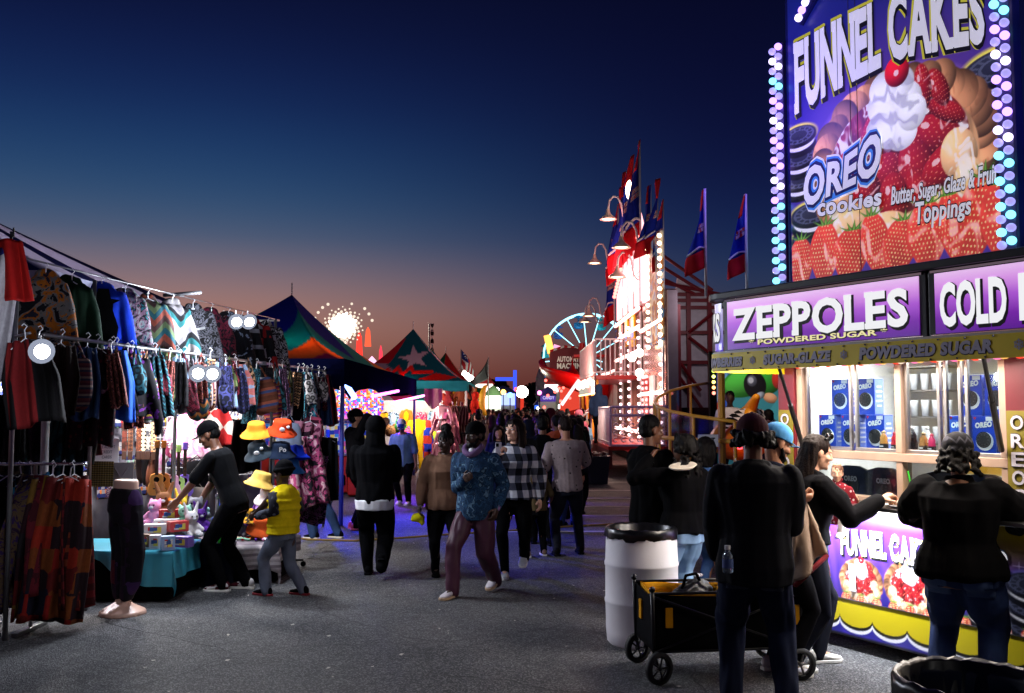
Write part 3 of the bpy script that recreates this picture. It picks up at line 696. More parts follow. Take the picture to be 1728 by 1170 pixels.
def draw_cake(a, cx, cz, s, sd=0, halo=True):
 rr = random.Random(sd); n1 = a.noise(16 / s, sd); n2 = a.noise(38 / s, sd + 3)
 if halo:
  u, v = a.rel(cx, cz, .60 * s, .50 * s); r = np.hypot(u, v); a.put(np.clip((1.0 - r) * 5, 0, .75), (205, 150, 215))
 crust = np.array((178, 120, 84))
 for k in range(34):
  t = math.pi * (-.35 + 1.7 * k / 33); x, z = cx + .485 * s * math.cos(t), cz + .40 * s * math.sin(t)
  q = .075 + .022 * rr.random(); al, u, v = a.ell(x, z, q * s * 1.1, q * s, crust * rr.uniform(.72, 1.12), rr.random() * 3, shade=.75); a.put(al * np.clip(n2 * .7, 0, .35), (120, 74, 50))
 al = a.soft((np.hypot(*a.rel(cx, cz - .06 * s, .47 * s, .40 * s)) - 1) * .4 * s)
 a.put(al, np.array((206, 152, 108)) * (.86 + .28 * n1[..., None]))
 u, v = a.rel(cx, cz + .03 * s, .42 * s, .33 * s); al = a.soft((np.hypot(u, v) - 1) * .33 * s); a.put(al, np.array((110, 30, 30)) * (1 + .4 * n1[..., None]))
 a.put(np.clip((n2 + .15 - .0) * 1.6, 0, 1) * al * (np.hypot(u, v) > .62), (236, 226, 228))
 for x, z, rx, rz, ro in ((-.27, .02, .13, .11, .4), (-.16, .14, .06, .13, -.2), (.22, .07, .16, .10, -.3), (.30, .17, .12, .05, -.6), (-.06, -.06, .12, .10, .1), (.12, -.08, .10, .17, .25), (-.02, -.22, .09, .15, .05), (.17, -.24, .07, .19, .5), (-.20, -.13, .10, .10, .7), (.30, -.08, .16, .09, .5), (.26, .30, .05, .11, .4), (.17, .33, .05, .12, .1)):
  al, u, v = a.ell(cx + x * s, cz + z * s, rx * s, rz * s, (140, 22, 30), ro, shade=.7)
  gx, gz = u * 4, v * 4.5; a.put(al * (np.hypot((gx + (np.floor(gz) % 2) * .5) % 1 - .5, gz % 1 - .5) < .14), (226, 120, 96)); a.put(al * np.clip((n2 - .8) * 2, 0, .7), (250, 215, 212))
  a.put(al * (np.hypot(u + .35, v - .4) < .16) * .8, (255, 220, 220))
 for x, z, rx, rz in ((.36, -.06, .10, .13), (.42, -.22, .09, .13), (-.38, -.14, .10, .12), (.28, -.32, .12, .10), (-.28, -.30, .14, .11), (-.06, -.36, .14, .09), (.10, -.38, .12, .08)):
  al, u, v = a.ell(cx + x * s, cz + z * s, rx * s, rz * s, (224, 172, 124), .3 * x, shade=.55); a.put(al * np.clip(n2 * 1.2, 0, .85), (250, 240, 236))
 for k in range(15):   # whipped cream
  t = k * 2.4; q = .105 * math.sqrt(k / 15); a.ell(cx + .0 * s + q * 1.1 * s * math.cos(t), cz + .25 * s + q * 1.7 * s * math.sin(t), .085 * s, .095 * s, (236, 234, 240), t, shade=.26)
 al = a.soft((np.hypot(*a.rel(cx, cz + .25 * s, .15 * s, .22 * s)) - 1) * .15 * s); sw = np.sin(n1 * 3 + (a.Z - cz) / s * 46 + (a.X - cx) / s * 18); a.put(al * np.clip((sw - .3) * 1.2, 0, .6), (160, 156, 178))
 al, u, v = a.ell(cx + .02 * s, cz + .455 * s, .075 * s, .082 * s, (190, 22, 40), shade=.8); a.put(al * (np.hypot(u + .05, v + .1) < .2) * .9, (250, 215, 220))
# ------------------------------------------------------------------ the food trailer
TA = (2.47, 7.25)
def tl(px, py, off):
 "trailer-local (x, z) of a photo pixel on the plane y = -off"
 u, v = (px - 864) / FPX, (585 - py) / FPX; c, s = math.cos(TILT), math.sin(TILT); dy, dz = c - v * s, s + v * c
 kx, kz = u / dy, dz / dy; ax, ay = TA[0] - .8660254 * off, TA[1] - .5 * off
 x = (kx * ay - ax) / (.5 + .8660254 * kx); return x, CAMZ + kz * (ay - .8660254 * x)
TW = Matrix.Translation((TA[0], TA[1], 0)) @ Matrix.Rotation(R(-60), 4, 'Z')
def tw(x, y, z): return TW @ V((x, y, z))
trailer = thing('concession_trailer', 'food trailer with tall fruit cake billboard, purple lit signs and yellow awning', 'food trailer', (TA[0], TA[1], 0), R(-60))
ALU = mat('brushed_aluminium', (176, 170, 166), .35, 1, var=.08); STEEL = mat('steel', (150, 150, 152), .3, 1, var=.06); BLKM = mat('black_metal', (16, 16, 19), .45, var=.1); CHROME = mat('chrome', (200, 200, 205), .12, 1, var=.02)
MAROON = mat('maroon_panel', (92, 16, 28), .5); TANF = mat('tan_window_frame', (168, 142, 124), .45, .3); YEL = mat('yellow_vinyl', (232, 206, 18), .5, var=.08); WALLW = mat('white_enamel', (208, 206, 204), .4, var=.06)
BLU = mat('deep_blue_paint', (20, 26, 92), .4); GREYL = mat('grey_letters', (176, 172, 184), .6, var=.05); INK = mat('black_ink', (10, 10, 18), .6, var=.02)
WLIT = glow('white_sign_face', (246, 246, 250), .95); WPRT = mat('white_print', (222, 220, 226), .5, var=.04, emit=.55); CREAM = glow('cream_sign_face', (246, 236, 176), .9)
def bx(name, m, x0, x1, y0, y1, z0, z1, parent=None, bevel=0):
 b = MB(); b.box(((x0 + x1) / 2, (y0 + y1) / 2, (z0 + z1) / 2), (x1 - x0, y1 - y0, z1 - z0)); return b.build(name, m, parent, bevel=bevel)
XR = 3.9
def make_trailer():
 T = trailer
 # body shell
 b = MB()
 b.box((1.65, .06, .56), (4.4, .10, .88)); b.box((1.65, .06, 2.42), (4.4, .10, .42)); b.box((-.47, .06, 1.605), (.16, .10, 1.209)); b.box((1.65, 2.25, 1.37), (4.4, .08, 2.5)); b.box((-.51, 1.16, 1.37), (.08, 2.09, 2.5)); b.box((3.81, 1.16, 1.37), (.08, 2.09, 2.5))
 b.build('body_wall', WALLW, T)
 bx('floor', mat('trailer_floor', (60, 60, 62)), -.46, 3.76, .115, 2.2, .12, .2, T); bx('roof', BLKM, -.56, 3.9, .0, 2.3, 2.635, 2.69, T, .01)
 bx('ceiling', WALLW, -.46, 3.76, .115, 2.2, 2.36, 2.40, T)
 # bright galley: strip lamps on the ceiling
 for k, xx in enumerate((-.05, .85, 1.75)):
  bx('strip_lamp', glow('tube_white', (255, 248, 240), 6), xx, xx + .6, .5, .58, 2.31, 2.352, T)
 lamp('galley_light', (.6, .55, 2.28), (255, 240, 225), 125, kind='AREA', size=(2.0, .5), parent=T)
 lamp('galley_light_end', (2.6, .8, 2.28), (255, 240, 225), 14, kind='AREA', size=(1.4, .5), parent=T)
 # galley fit-out: back panel painted with window reflections, shelves of cups, urn
 a = Art(-.44, 2.2, .95, 2.3, 150, 80, (226, 222, 216))
 a.poly([(-.44, 1.2), (.5, 1.2), (.3, 1.9), (-.44, 1.95)], (214, 160, 30)); a.ell(.9, 1.75, .28, .3, (216, 150, 34)); a.ell(1.0, 1.85, .16, .2, (70, 70, 78)); a.poly([(1.35, 1.2), (2.2, 1.2), (2.2, 2.2), (1.55, 2.2)], (110, 150, 180)); a.ell(1.85, 1.9, .22, .22, (240, 220, 190)); a.ell(.35, 2.05, .5, .12, (130, 140, 140)); a.poly([(.5, 1.35), (1.3, 1.3), (1.2, 1.7), (.6, 1.75)], (200, 140, 40))
 u = ((a.X * 9).astype(int) + (a.Z * 9).astype(int)) % 2; a.put((a.Z < 1.38) * (a.Z > 1.26) * (a.X > .2) * (a.X < 1.1) * 1.0, (235, 235, 235)); a.put((a.Z < 1.38) * (a.Z > 1.26) * (a.X > .2) * (a.X < 1.1) * (u == 0), (20, 20, 20))
 a.build('painted_reflection_panel', 2.16, attr_mat('print_matte', 0), T)
 b = MB()
 for z in (1.5, 1.72, 1.94, 2.14):
  for k in range(3): b.box((-.12 + k * .001, 1.25, z), (.5, .22, .014))
 b.build('shelf_unit', ALU, T)
 for z in (1.5, 1.72, 1.94):
  for k in range(5):
   c = MB(); c.lathe([(.028, 0), (.036, .13), (.038, .135)], 12); o = c.build('cup_stack', WHITE, T, smooth=True); o.location = (-.33 + k * .105, 1.22, z + .007)
 c = MB(); c.lathe([(.12, 0), (.15, .02), (.15, .34), (.13, .36), (.10, .44), (.03, .46)], 24); o = c.build('drink_urn', mat('dark_urn', (30, 30, 34), .3), T, smooth=True); o.location = (.95, .9, 1.46)
 # counter and window wall framing
 bx('counter', STEEL, -.42, 3.7, -.30, .105, 1.085, 1.112, T, .006)
 b = MB(); fr = lambda x0, x1, z0, z1, y0=-.005, y1=.10: b.box(((x0 + x1) / 2, (y0 + y1) / 2, (z0 + z1) / 2), (x1 - x0, y1 - y0, z1 - z0))
 fr(-.385, 1.38, 1.415, 1.475, -.012); fr(-.385, 1.38, 2.165, 2.205, -.012); fr(-.385, 1.38, 1.113, 1.15, -.012)
 for x in (-.36, .56, 1.352): fr(x - .026, x + .026, 1.151, 1.414); fr(x - .026, x + .026, 1.476, 2.164)
 b.build('window_wall_frame', TANF, T, bevel=.004)
 for x0, x1 in ((-.33, .12), (.15, .53), (.59, .87), (.90, 1.03), (1.06, 1.32)):
  b = MB(); w = .022
  b.box(((x0 + x1) / 2, .045, 1.49), (x1 - x0, .03, .026)); b.box(((x0 + x1) / 2, .045, 2.15), (x1 - x0, .03, .026)); b.box((x0 + w / 2, .045, 1.82), (w, .03, .633)); b.box((x1 - w / 2, .045, 1.82), (w, .03, .633))
  o = b.build('window', ALU, T, bevel=.003); bx('pane', glass('window_glass', a=.07), x0 + w, x1 - w, .044, .048, 1.503, 2.137, o)
 for x0, x1 in ((-.33, .53), (.59, 1.32)): bx('hatch_pane', glass('window_glass'), x0, x1, .05, .054, 1.151, 1.414, T)
 bx('goods_shelf', ALU, -.36, 1.36, .11, .40, 1.452, 1.468, T); bx('lower_shelf', ALU, -.36, 3.7, .11, .5, 1.10, 1.125, T)
 # side posts with vertical lettering
 for x0, x1 in ((-.56, -.39), (1.382, 1.56)):
  yy = -.03
  p = bx('side_post', MAROON, x0, x1, yy, .0, 1.13, 2.2, T, .004); bx('post_panel', mat('unlit_yellow_vinyl', (112, 100, 16), .6), x0 + .01, x1 - .01, yy - .012, yy - .002, 1.13, 1.78, T, .002)  # yellow vinyl, darkened in colour to show the posts unlit
  for k, chh in enumerate('OREOS'):
   for m_, g, dy in ((INK, .012, 0), (GREYL, 0, -.003)):
    b = MB(); vs, fs, w = words_mesh(chh, .085, .085, .05 if g else .02); vs = vs + np.array([x0 + .042, 0, 1.665 - k * .115]); solidify_flat(b, vs, fs, yy - .018 + dy, .004); b.build('post_letter', m_, T)
 # lower printed apron
 a = Art(-.56, 2.6, .10, 1.08, 480, 150, (44, 30, 120))
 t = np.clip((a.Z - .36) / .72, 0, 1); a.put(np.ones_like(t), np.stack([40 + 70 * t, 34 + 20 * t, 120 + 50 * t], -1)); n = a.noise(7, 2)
 a.put(np.clip(n * .5, 0, .35), (150, 90, 190)); a.put(np.clip((t - .55) * 3, 0, 1) * (a.X > .95) * np.clip((a.X - .95) * 4, 0, 1), (206, 190, 30)); a.put(np.clip((t - .78) * 5, 0, 1) * (a.X < 1), (210, 196, 220))  # pale top band paints in the wash of the under-counter light
 rr = random.Random(3)
 for k in range(14):
  x, z = rr.uniform(-.4, 2), rr.uniform(.6, .95); a.put(np.clip(.9 - np.abs(a.X - x) * 120 * (1 + np.abs(a.Z - z) * 40), 0, 1) * (np.abs(a.Z - z) < .03), (230, 210, 255)); a.put(np.clip(.9 - np.abs(a.Z - z) * 120 * (1 + np.abs(a.X - x) * 40), 0, 1) * (np.abs(a.X - x) < .04), (230, 210, 255))
 for x in (-.30, .62): draw_cake(a, x, .545, .38, 11)
 draw_cake(a, .20, .525, .34, 4)
 draw_cookie_stack(a, 1.18, .60, .13, 2, .12, (120, 110, 200)); draw_cookie_stack(a, 1.50, .70, .18, 3, .13, (120, 110, 200))
 for k in range(22):
  x = -.5 + k * .14; draw_berry(a, x, .385, .045, .045, 0, True, k); a.put(np.clip((.41 - a.Z) * 30, 0, 1) * (np.abs(np.sin(a.X * 60 + k)) < .3) * (np.abs(a.X - x) < .05) * .8, (235, 235, 225))
 zt = np.full(a.X.shape, .372); band = a.Z < zt
 a.put(band * 1.0, (190, 172, 24))
 ph = (a.X * 3.4) % 1; sc = .255 - .075 * np.sqrt(np.clip(1 - (2 * ph - 1) ** 2, 0, 1)); sc = np.where(True, sc, sc)
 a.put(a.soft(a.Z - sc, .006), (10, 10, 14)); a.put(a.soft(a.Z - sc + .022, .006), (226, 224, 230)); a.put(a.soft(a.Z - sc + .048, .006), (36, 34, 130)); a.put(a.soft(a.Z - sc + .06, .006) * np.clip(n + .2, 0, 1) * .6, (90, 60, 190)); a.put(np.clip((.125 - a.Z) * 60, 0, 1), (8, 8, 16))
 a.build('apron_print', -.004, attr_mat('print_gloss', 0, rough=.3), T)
 bx('apron_seam', STEEL, -.5, 3.7, -.012, -.005, .372, .378, T); bx('apron_seam', STEEL, .86, .868, -.012, -.005, .375, 1.07, T)
 def arch(h0, k): return lambda v: np.stack([v[:, 0], v[:, 1], v[:, 2] + k * (1 - ((v[:, 0] - .34) / .5) ** 2)], 1)
 for m_, g, dy, ox in ((mat('print_yellow', (210, 200, 60)), .075, 0, 0), (INK, .06, -.002, .006), (WPRT, .03, -.004, 0)):
  b = MB(); slab_text(b, 'FUNNEL CAKES', .03 + ox, .685 - ox, .17, .80, -.007 + dy, g, arch(0, .035), .002); b.build('apron_lettering', m_, T)
 for m_, g, dy in ((mat('print_ltblue', (110, 160, 220)), .13, 0), (INK, .09, -.002), (WPRT, .05, -.004)):
  b = MB(); lettering(b, 'OREO', 1.02, .80, .085, .33, -.007 + dy, g, None, .002); b.build('apron_logo', m_, T)
  b = MB(); lettering(b, 'COOKIES', 1.03, .735, .045, .32, -.007 + dy, g * .8, None, .002); b.build('apron_logo', m_, T)
 bx('price_tag', WHITE, .105, .16, -.02, -.008, .44, .64, T, .002)
 lamp('under_counter_light', (.25, -.22, 1.075), (240, 245, 255), 120, kind='AREA', size=(1.1, .06), parent=T)
 bx('under_counter_tube', glow('tube_white', (255, 248, 240), 6), -.3, .8, -.235, -.215, 1.066, 1.083, T)
 # flap awning
 def rim(off=0, r=.2, n=8): return [(XR, -.9 - off)] + [(-.28 + (r + off) * math.cos(a), -.7 + (r + off) * math.sin(a)) for a in [math.pi * (1.5 - .5 * k / n) for k in range(n + 1)]] + [(-.48 - off, 0)]
 b = MB(); p = rim(); b.loft([[(x, y, z) for x, y in p] + [(XR, 0, z)] for z in (2.185, 2.215)]); b.build('awning', mat('awning_underside', (190, 182, 172), .5), T)
 b = MB(); p0, p1 = rim(.004), rim(.012); b.loft([[(x, y, z) for x, y in p1] + [(x, y, z) for x, y in p0[::-1]] for z in (2.068, 2.2)]); b.build('awning_fascia', YEL, T)
 for k in range(26):
  o = MB(); o.ell((0, 0, 0), .007, 6, 4); q = o.build('fascia_stud', CHROME, T); q.location = (-.2 + (k // 2) * .17 + (.05 if k % 2 else 0), -.914, 2.19 if k % 2 else 2.078)
 def arcmap(p):
  x, y, z = p
  if x > -.28: return p
  a = math.pi * 1.5 - (-.28 - x) / .2; r = .2 + (-.9 - y); return (-.28 + r * math.cos(a), -.7 + r * math.sin(a), z)
 def ftext(t, px0, px1, py0, h, off):
  (xa, z), (xb, _) = tl(px0, py0, .912), tl(px1, py0, .912)
  for m_, g, dy, o_ in ((INK, off + .03, 0, .003), (GREYL, off, -.003, 0)):
   b = MB(); lettering(b, t, xa + o_, 2.105 - o_, h, xb - xa, -.9135 + dy, g, lambda v: np.stack([v[:, 0] + v[:, 2] * .12, v[:, 1], v[:, 2]], 1), .002); b.v = [arcmap(q) for q in b.v]; b.build('fascia_lettering', m_, T)
 ftext('STRAWBERRIES', 1173, 1252, 610, .06, .055); ftext('SUGAR-GLAZE', 1288, 1401, 603, .062, .055); ftext('POWDERED SUGAR', 1450, 1676, 590, .066, .055)
 for px in (1270, 1424, 1720):
  x, z = tl(px, 592, .912); b = MB()
  for k in range(3): M_ = Matrix.Translation((x, -.9145 - k * .0004, 2.136)) @ Matrix.Rotation(k * math.pi / 3, 4, 'Y'); b.box((0, 0, 0), (.006, .002, .06), 0, M_); b.box((0, 0, .02), (.022, .002, .005), 0, M_); b.box((0, 0, -.02), (.022, .002, .005), 0, M_)
  b.build('snowflake_mark', GREYL, T)
 # light boxes on the awning edge
 purple = grad_mat('purple_lightbox', 2, [(0, (84, 14, 138)), (.25, (112, 26, 160)), (.55, (168, 84, 204)), (.8, (214, 148, 226)), (1, (232, 190, 238))], .85)
 for x0, x1 in ((-.215, 1.412), (1.52, 3.3)):
  f = bx('light_box', BLKM, x0 - .05, x1 + .05, -.88, -.76, 2.206, 2.60, T, .008); bx('sign_face', purple, x0, x1, -.888, -.879, 2.226, 2.578, f)
  b = MB(); b.box(((x0 + x1) / 2, -.886, 2.590), (x1 - x0 + .05, .016, .014)); b.box(((x0 + x1) / 2, -.886, 2.214), (x1 - x0 + .05, .016, .014)); b.build('chrome_trim', CHROME, f)
 b = MB(); n = 10; q0 = [(-.28 + .185 * math.cos(a), -.7 + .185 * math.sin(a)) for a in [math.pi * (1.5 - .5 * k / n) for k in range(n + 1)]]
 b.grid(lambda u, v: (*q0[min(n, int(u * n + .5))], 2.226 + v * .352), n, 1); b.build('corner_sign_face', grad_mat('corner_lightbox', 2, [(0, (92, 70, 190)), (1, (205, 200, 235))], .8), T, smooth=True)
 for m_, g, dy, o_ in ((INK, .06, 0, .005), (WLIT, .03, -.003, 0)):
  b = MB(); lettering(b, 'KS', -.43 + o_, 2.30 - o_, .2, .14, -.893 + dy, g, None, .002); b.v = [arcmap(q) for q in b.v]; b.build('corner_lettering', m_, T)
 b = MB(); p = rim(.03); b.loft([[(x, y, z) for x, y in p] + [(XR, -.4, z), (-.3, -.4, z)] for z in (2.602, 2.652)]); b.build('cornice', BLKM, T, bevel=.008)
 bx('canopy_top', BLKM, -.46, XR, -.76, -.02, 2.56, 2.60, T)
 for m_, g, dy, o_ in ((INK, .065, 0, .011), (WLIT, .035, -.004, 0)):
  (xa, z), (xb, _) = tl(1236, 567, .89), tl(1533, 543, .89); b = MB(); slab_text(b, 'ZEPPOLES', xa + o_, 2.298 - o_, .215, xb - xa, -.890 + dy, g, None, .002, gap=.06); b.build('sign_lettering', m_, T)
  xa, xb = tl(1587, 540, .89)[0], tl(1700, 540, .89)[0]; b = MB(); slab_text(b, 'COLD', xa + o_, 2.275 - o_, .235, xb - xa, -.890 + dy, g, None, .002, gap=.06); slab_text(b, 'DRINKS', xb + .07 + o_, 2.275 - o_, .235, .8, -.890 + dy, g, None, .002, gap=.06); b.build('sign_lettering', m_, T)
  xa, xb = tl(1264, 574, .89)[0], tl(1498, 560, .89)[0]; b = MB(); lettering(b, '* POWDERED SUGAR *', xa + o_ * .4, 2.247 - o_ * .4, .034, xb - xa, -.890 + dy, g * .8, None, .002); b.build('sign_lettering', INK if dy == 0 else CREAM, T)
 # struts and the string of little globes below the awning
 for (pa, pb) in (((1655, 605), (1690, 760)), ((1308, 622), (1355, 754))):
  (xa, za), (xb, zb) = tl(*pa, .85), tl(*pb, .03); b = MB(); A_, B_ = V((xa, -.85, za + .1)), V((xb, -.03, zb)); M_ = A_.lerp(B_, .52)
  b.tube([A_, M_], .013, 8, 0); b.tube([M_, B_], .019, 8, 1); b.build('gas_strut', [BLKM, mat('grey_strut', (120, 116, 112), .4, .5)], T)
 gc = [('red', (255, 70, 50)), ('warm', (255, 225, 190)), ('pink', (255, 120, 170)), ('amber', (255, 190, 90))]
 for k in range(26):
  c = MB(); c.ell((0, 0, 0), (.042, .042, .034), 12, 8); o = c.build('globe_lamp', glow('globe_' + gc[k % 4][0], gc[k % 4][1], 1.5), T, smooth=True); o.location = (-.25 + k * .075, -.12 - .05 * (k % 2), 2.135)
 lamp('awning_light', (.5, -.40, 2.17), (255, 240, 226), 90, kind='AREA', size=(1.8, .25), parent=T)
 lamp('awning_light_end', (2.5, -.40, 2.17), (255, 236, 214), 24, kind='AREA', size=(1.2, .25), parent=T)
make_trailer()
def make_billboard():
 sy = -.35; x0, x1, z0, z1 = -.075, 1.66, 2.70, 5.05
 bb = bx('billboard', BLU, x0 - .03, x1 + .03, sy, sy + .12, 2.655, z1, trailer, .006)
 P_ = lambda px, py: tl(px, py, .35)
 a = Art(x0, x1, z0, z1, 330, 440, (26, 32, 116))
 t = np.clip((a.Z - 3.6) / 1.3, 0, 1); u = (a.X - x0) / (x1 - x0)
 a.put(np.ones_like(t), np.stack([66 - 46 * t, 44 - 14 * t, 140 - 30 * t], -1)); a.put(np.clip(1 - np.hypot(a.X - 1.0, (a.Z - 3.7) * .9), 0, 1) * .55, (150, 80, 160))
 c = P_(1682, 118); draw_cookie_stack(a, c[0] + .02, c[1] + .02, .25, 4, .24)
 c = P_(1352, 228); draw_cookie_stack(a, c[0] - .02, c[1], .17, 3, .17)
 c = P_(1365, 362); draw_cookie_stack(a, c[0] + .03, c[1], .2, 2, .18)
 cx, cz = P_(1512, 262); draw_cake(a, cx - .0, cz - .02, 1.30, 5)
 rr = random.Random(9); zb = 2.98
 for k, px in enumerate((1352, 1392, 1436, 1478, 1520, 1566, 1612, 1654, 1696)):
  x, z = P_(px, 430); draw_berry(a, x, 2.90 + .05 * (k % 2) + .06 * (k > 5), .135 + .02 * (k % 3), .19 + .03 * (k % 2) + .05 * (k > 5), rr.uniform(-.25, .25), True, k)
 o = a.build('billboard_print', sy - .004, attr_mat('print_backlit', .62, rough=.35), bb)
 b = MB()
 for x in (.50, .56): b.box((x, sy - .0055, (z0 + z1) / 2 if x > .52 else 4.3), (.004, .002, z1 - z0 if x > .52 else 1.4))
 b.build('panel_seam', mat('seam', (60, 50, 80)), bb)
 # arched heading
 bot = [P_(*q) for q in ((1344, 189), (1378, 168), (1412, 148), (1450, 129), (1500, 103), (1530, 92), (1575, 84), (1620, 75), (1664, 68))]
 top = [P_(*q) for q in ((1338, 80), (1372, 62), (1405, 42), (1450, 20), (1500, -5), (1530, -18), (1575, -30), (1620, -36), (1664, -36))]
 xa, xb = bot[0][0], bot[-1][0]
 def warp(v):
  X = xa + v[:, 0]; zb_ = np.interp(X, [p[0] for p in bot], [p[1] for p in bot]); zt_ = np.interp(X, [p[0] for p in top], [p[1] for p in top])
  return np.stack([v[:, 0], v[:, 1], zb_ + v[:, 2] * (zt_ - zb_)], 1)
 for m_, g, dy, o_ in ((glow('heading_yellow', (200, 190, 70), .7), .085, 0, 0), (INK, .068, -.003, .010), (WPRT, .035, -.006, 0)):
  b = MB(); slab_text(b, 'FUNNEL CAKES', xa + o_, -o_ * 1.2, 1.0, xb - xa, sy - .008 + dy, g, warp, .003, gap=.05); b.build('heading_lettering', m_, bb)
 # arched crest line above, cut by the top of the frame
 for m_, g, dy in ((INK, .07, 0), (WPRT, .035, -.003)):
  b = MB(); slab_text(b, 'DELICIOUS', .30, 4.93 + .0, .28, 1.1, sy - .008 + dy, g, lambda v: np.stack([v[:, 0], v[:, 1], v[:, 2] + .15 * (1 - ((v[:, 0] - .55) / .55) ** 2)], 1), .003, gap=.05)
  pass
 # cookie logo plaque: tilted outline letters
 (xa, za), (xb, zc) = P_(1352, 368), P_(1491, 302)
 sk = (zc - za) / (xb - xa)
 def tilt(k): return lambda v: np.stack([v[:, 0] + .10 * v[:, 2], v[:, 1], v[:, 2] * (1 + .12 * np.cos(v[:, 0] * 9)) + v[:, 0] * k], 1)
 for m_, g, dy in ((WPRT, .19, 0), (mat('logo_blue', (60, 130, 210), .5, emit=.5, var=.03), .15, -.002), (mat('logo_navy', (16, 22, 84), .5, emit=.4, var=.03), .10, -.004), (WPRT, .035, -.006)):
  b = MB(); lettering(b, 'OREO', xa + .03, za + .075, .25, (xb - xa) * .94, sy - .009 + dy, g, tilt(sk * .95), .002); b.build('logo_lettering', m_, bb)
 (xa, za), (xb, zc) = P_(1382, 363), P_(1490, 343)
 for m_, g, dy in ((INK, .07, 0), (WPRT, .03, -.002)):
  b = MB(); lettering(b, 'cookies', xa, za - .01, .115, xb - xa, sy - .018 + dy, g, tilt((zc - za) / (xb - xa)), .002); b.build('logo_lettering', m_, bb)
 for t_, pa, pb, h in (('Butter, Sugar, Glaze & Fruit', (1507, 347), (1686, 309), .105), ('Toppings', (1546, 380), (1641, 362), .125)):
  (xa, za), (xb, zc) = P_(*pa), P_(*pb)
  for m_, g, dy in ((INK, .075, 0), (WPRT, .022, -.002)):
   b = MB(); lettering(b, t_, xa, za + .005, h, xb - xa, sy - .018 + dy, g, tilt((zc - za) / (xb - xa)), .002); b.build('topping_lettering', m_, bb)
 # bulb columns
 pal = [('violet', (170, 130, 255), 3.4), ('clear', (170, 175, 210), .55), ('cyan', (120, 225, 255), 2.6), ('clear', (170, 175, 210), .55), ('white', (215, 200, 255), 3.2), ('clear', (170, 175, 210), .55)]
 def bulbs(x, z0_, z1_, step, ph, yy=sy - .03, w=.05):
  st = bx('bulb_rail', mat('bulb_rail', (70, 66, 100), .4, .5), x - w, x + w, yy, yy + .03, z0_, z1_, bb, .004); k = 0; z = z0_ + .03
  while z < z1_:
   for s in (-1, 1):
    key = pal[((k + ph) // 2 * 2 + (0 if (s > 0) == (k % 2 == 0) else 1)) % 6]
    if z < 3.35 and key[0] != 'clear': key = pal[2]
    elif 3.35 <= z < 4.0 and key[0] == 'cyan': key = pal[0]
    c = MB(); c.ell((0, 0, 0), (.027, .032, .027), 10, 7); o = c.build('bulb', glow('bulb_' + key[0], key[1], key[2]) if key[0] != 'clear' else mat('clear_bulb', (170, 160, 235), .15, var=.03, emit=1.0), st, smooth=True); o.location = (x + s * w * .62, yy - .025, z + (.02 if s > 0 else 0))
   z += step; k += 1
 bulbs(x0 - .085, 2.66, 4.62, .078, 0); bulbs(x1 + .005, 2.74, 5.0, .078, 2); bulbs(x1 + .19, 2.74, 5.0, .078, 4, sy + .1)
 # sloping bulbs of the crest at the top left corner
 A_, B_ = P_(1362, 22), P_(1386, -8); st = MB(); st.tube([(A_[0] - .05, sy - .02, A_[1] - .07), (B_[0] + .1, sy - .02, B_[1] + .13)], .03, 8); st = st.build('bulb_rail', BLU, bb)
 for k in range(6):
  c = MB(); c.ell((0, 0, 0), (.03, .03, .03), 10, 7); o = c.build('bulb', glow('bulb_' + ('violet' if k % 2 else 'white'), (1, 1, 1), 1), st, smooth=True); o.location = (A_[0] - .03 + k * .035 , sy - .06, A_[1] - .04 + k * .047)
 lamp('billboard_glow', (.0, -.9, 4.0), (130, 100, 255), 26, r=.3, parent=trailer)
make_billboard()
# ------------------------------------------------------------------ left market stall
def on_line(px, P0, P1):
 P0, P1 = V(P0), V(P1); lo, hi = 0.0, 1.0
 c, s = math.cos(TILT), math.sin(TILT)
 f = lambda t: (lambda p: 864 + FPX * p.x / (p.y * c + (p.z - CAMZ) * s))(P0.lerp(P1, t))
 lo, hi = -.5, 1.5
 for _ in range(40):
  m = (lo + hi) / 2
  if f(m) < px: lo = m
  else: hi = m
 return P0.lerp(P1, (lo + hi) / 2)
RA = ((-3.9, 7.7, 3.0), (-3.2, 13.0, 3.0)); RB = ((-3.62, 7.3, 2.36), (-2.86, 14.5, 2.36))
HANG = mat('white_hanger', (215, 215, 220), .4)
def hanger(parent, z0, w=.19, wire=False):
 b = MB(); b.tube([(-w, 0, z0 - .085), (0, 0, z0 - .015), (w, 0, z0 - .085)], .008 if not wire else .004, 6); b.tube([(0, 0, z0 - .015), (0, 0, z0 + .05), (.02, 0, z0 + .075), (0, 0, z0 + .098), (-.016, 0, z0 + .085)], .004, 6)
 b.build('hanger', HANG, parent)
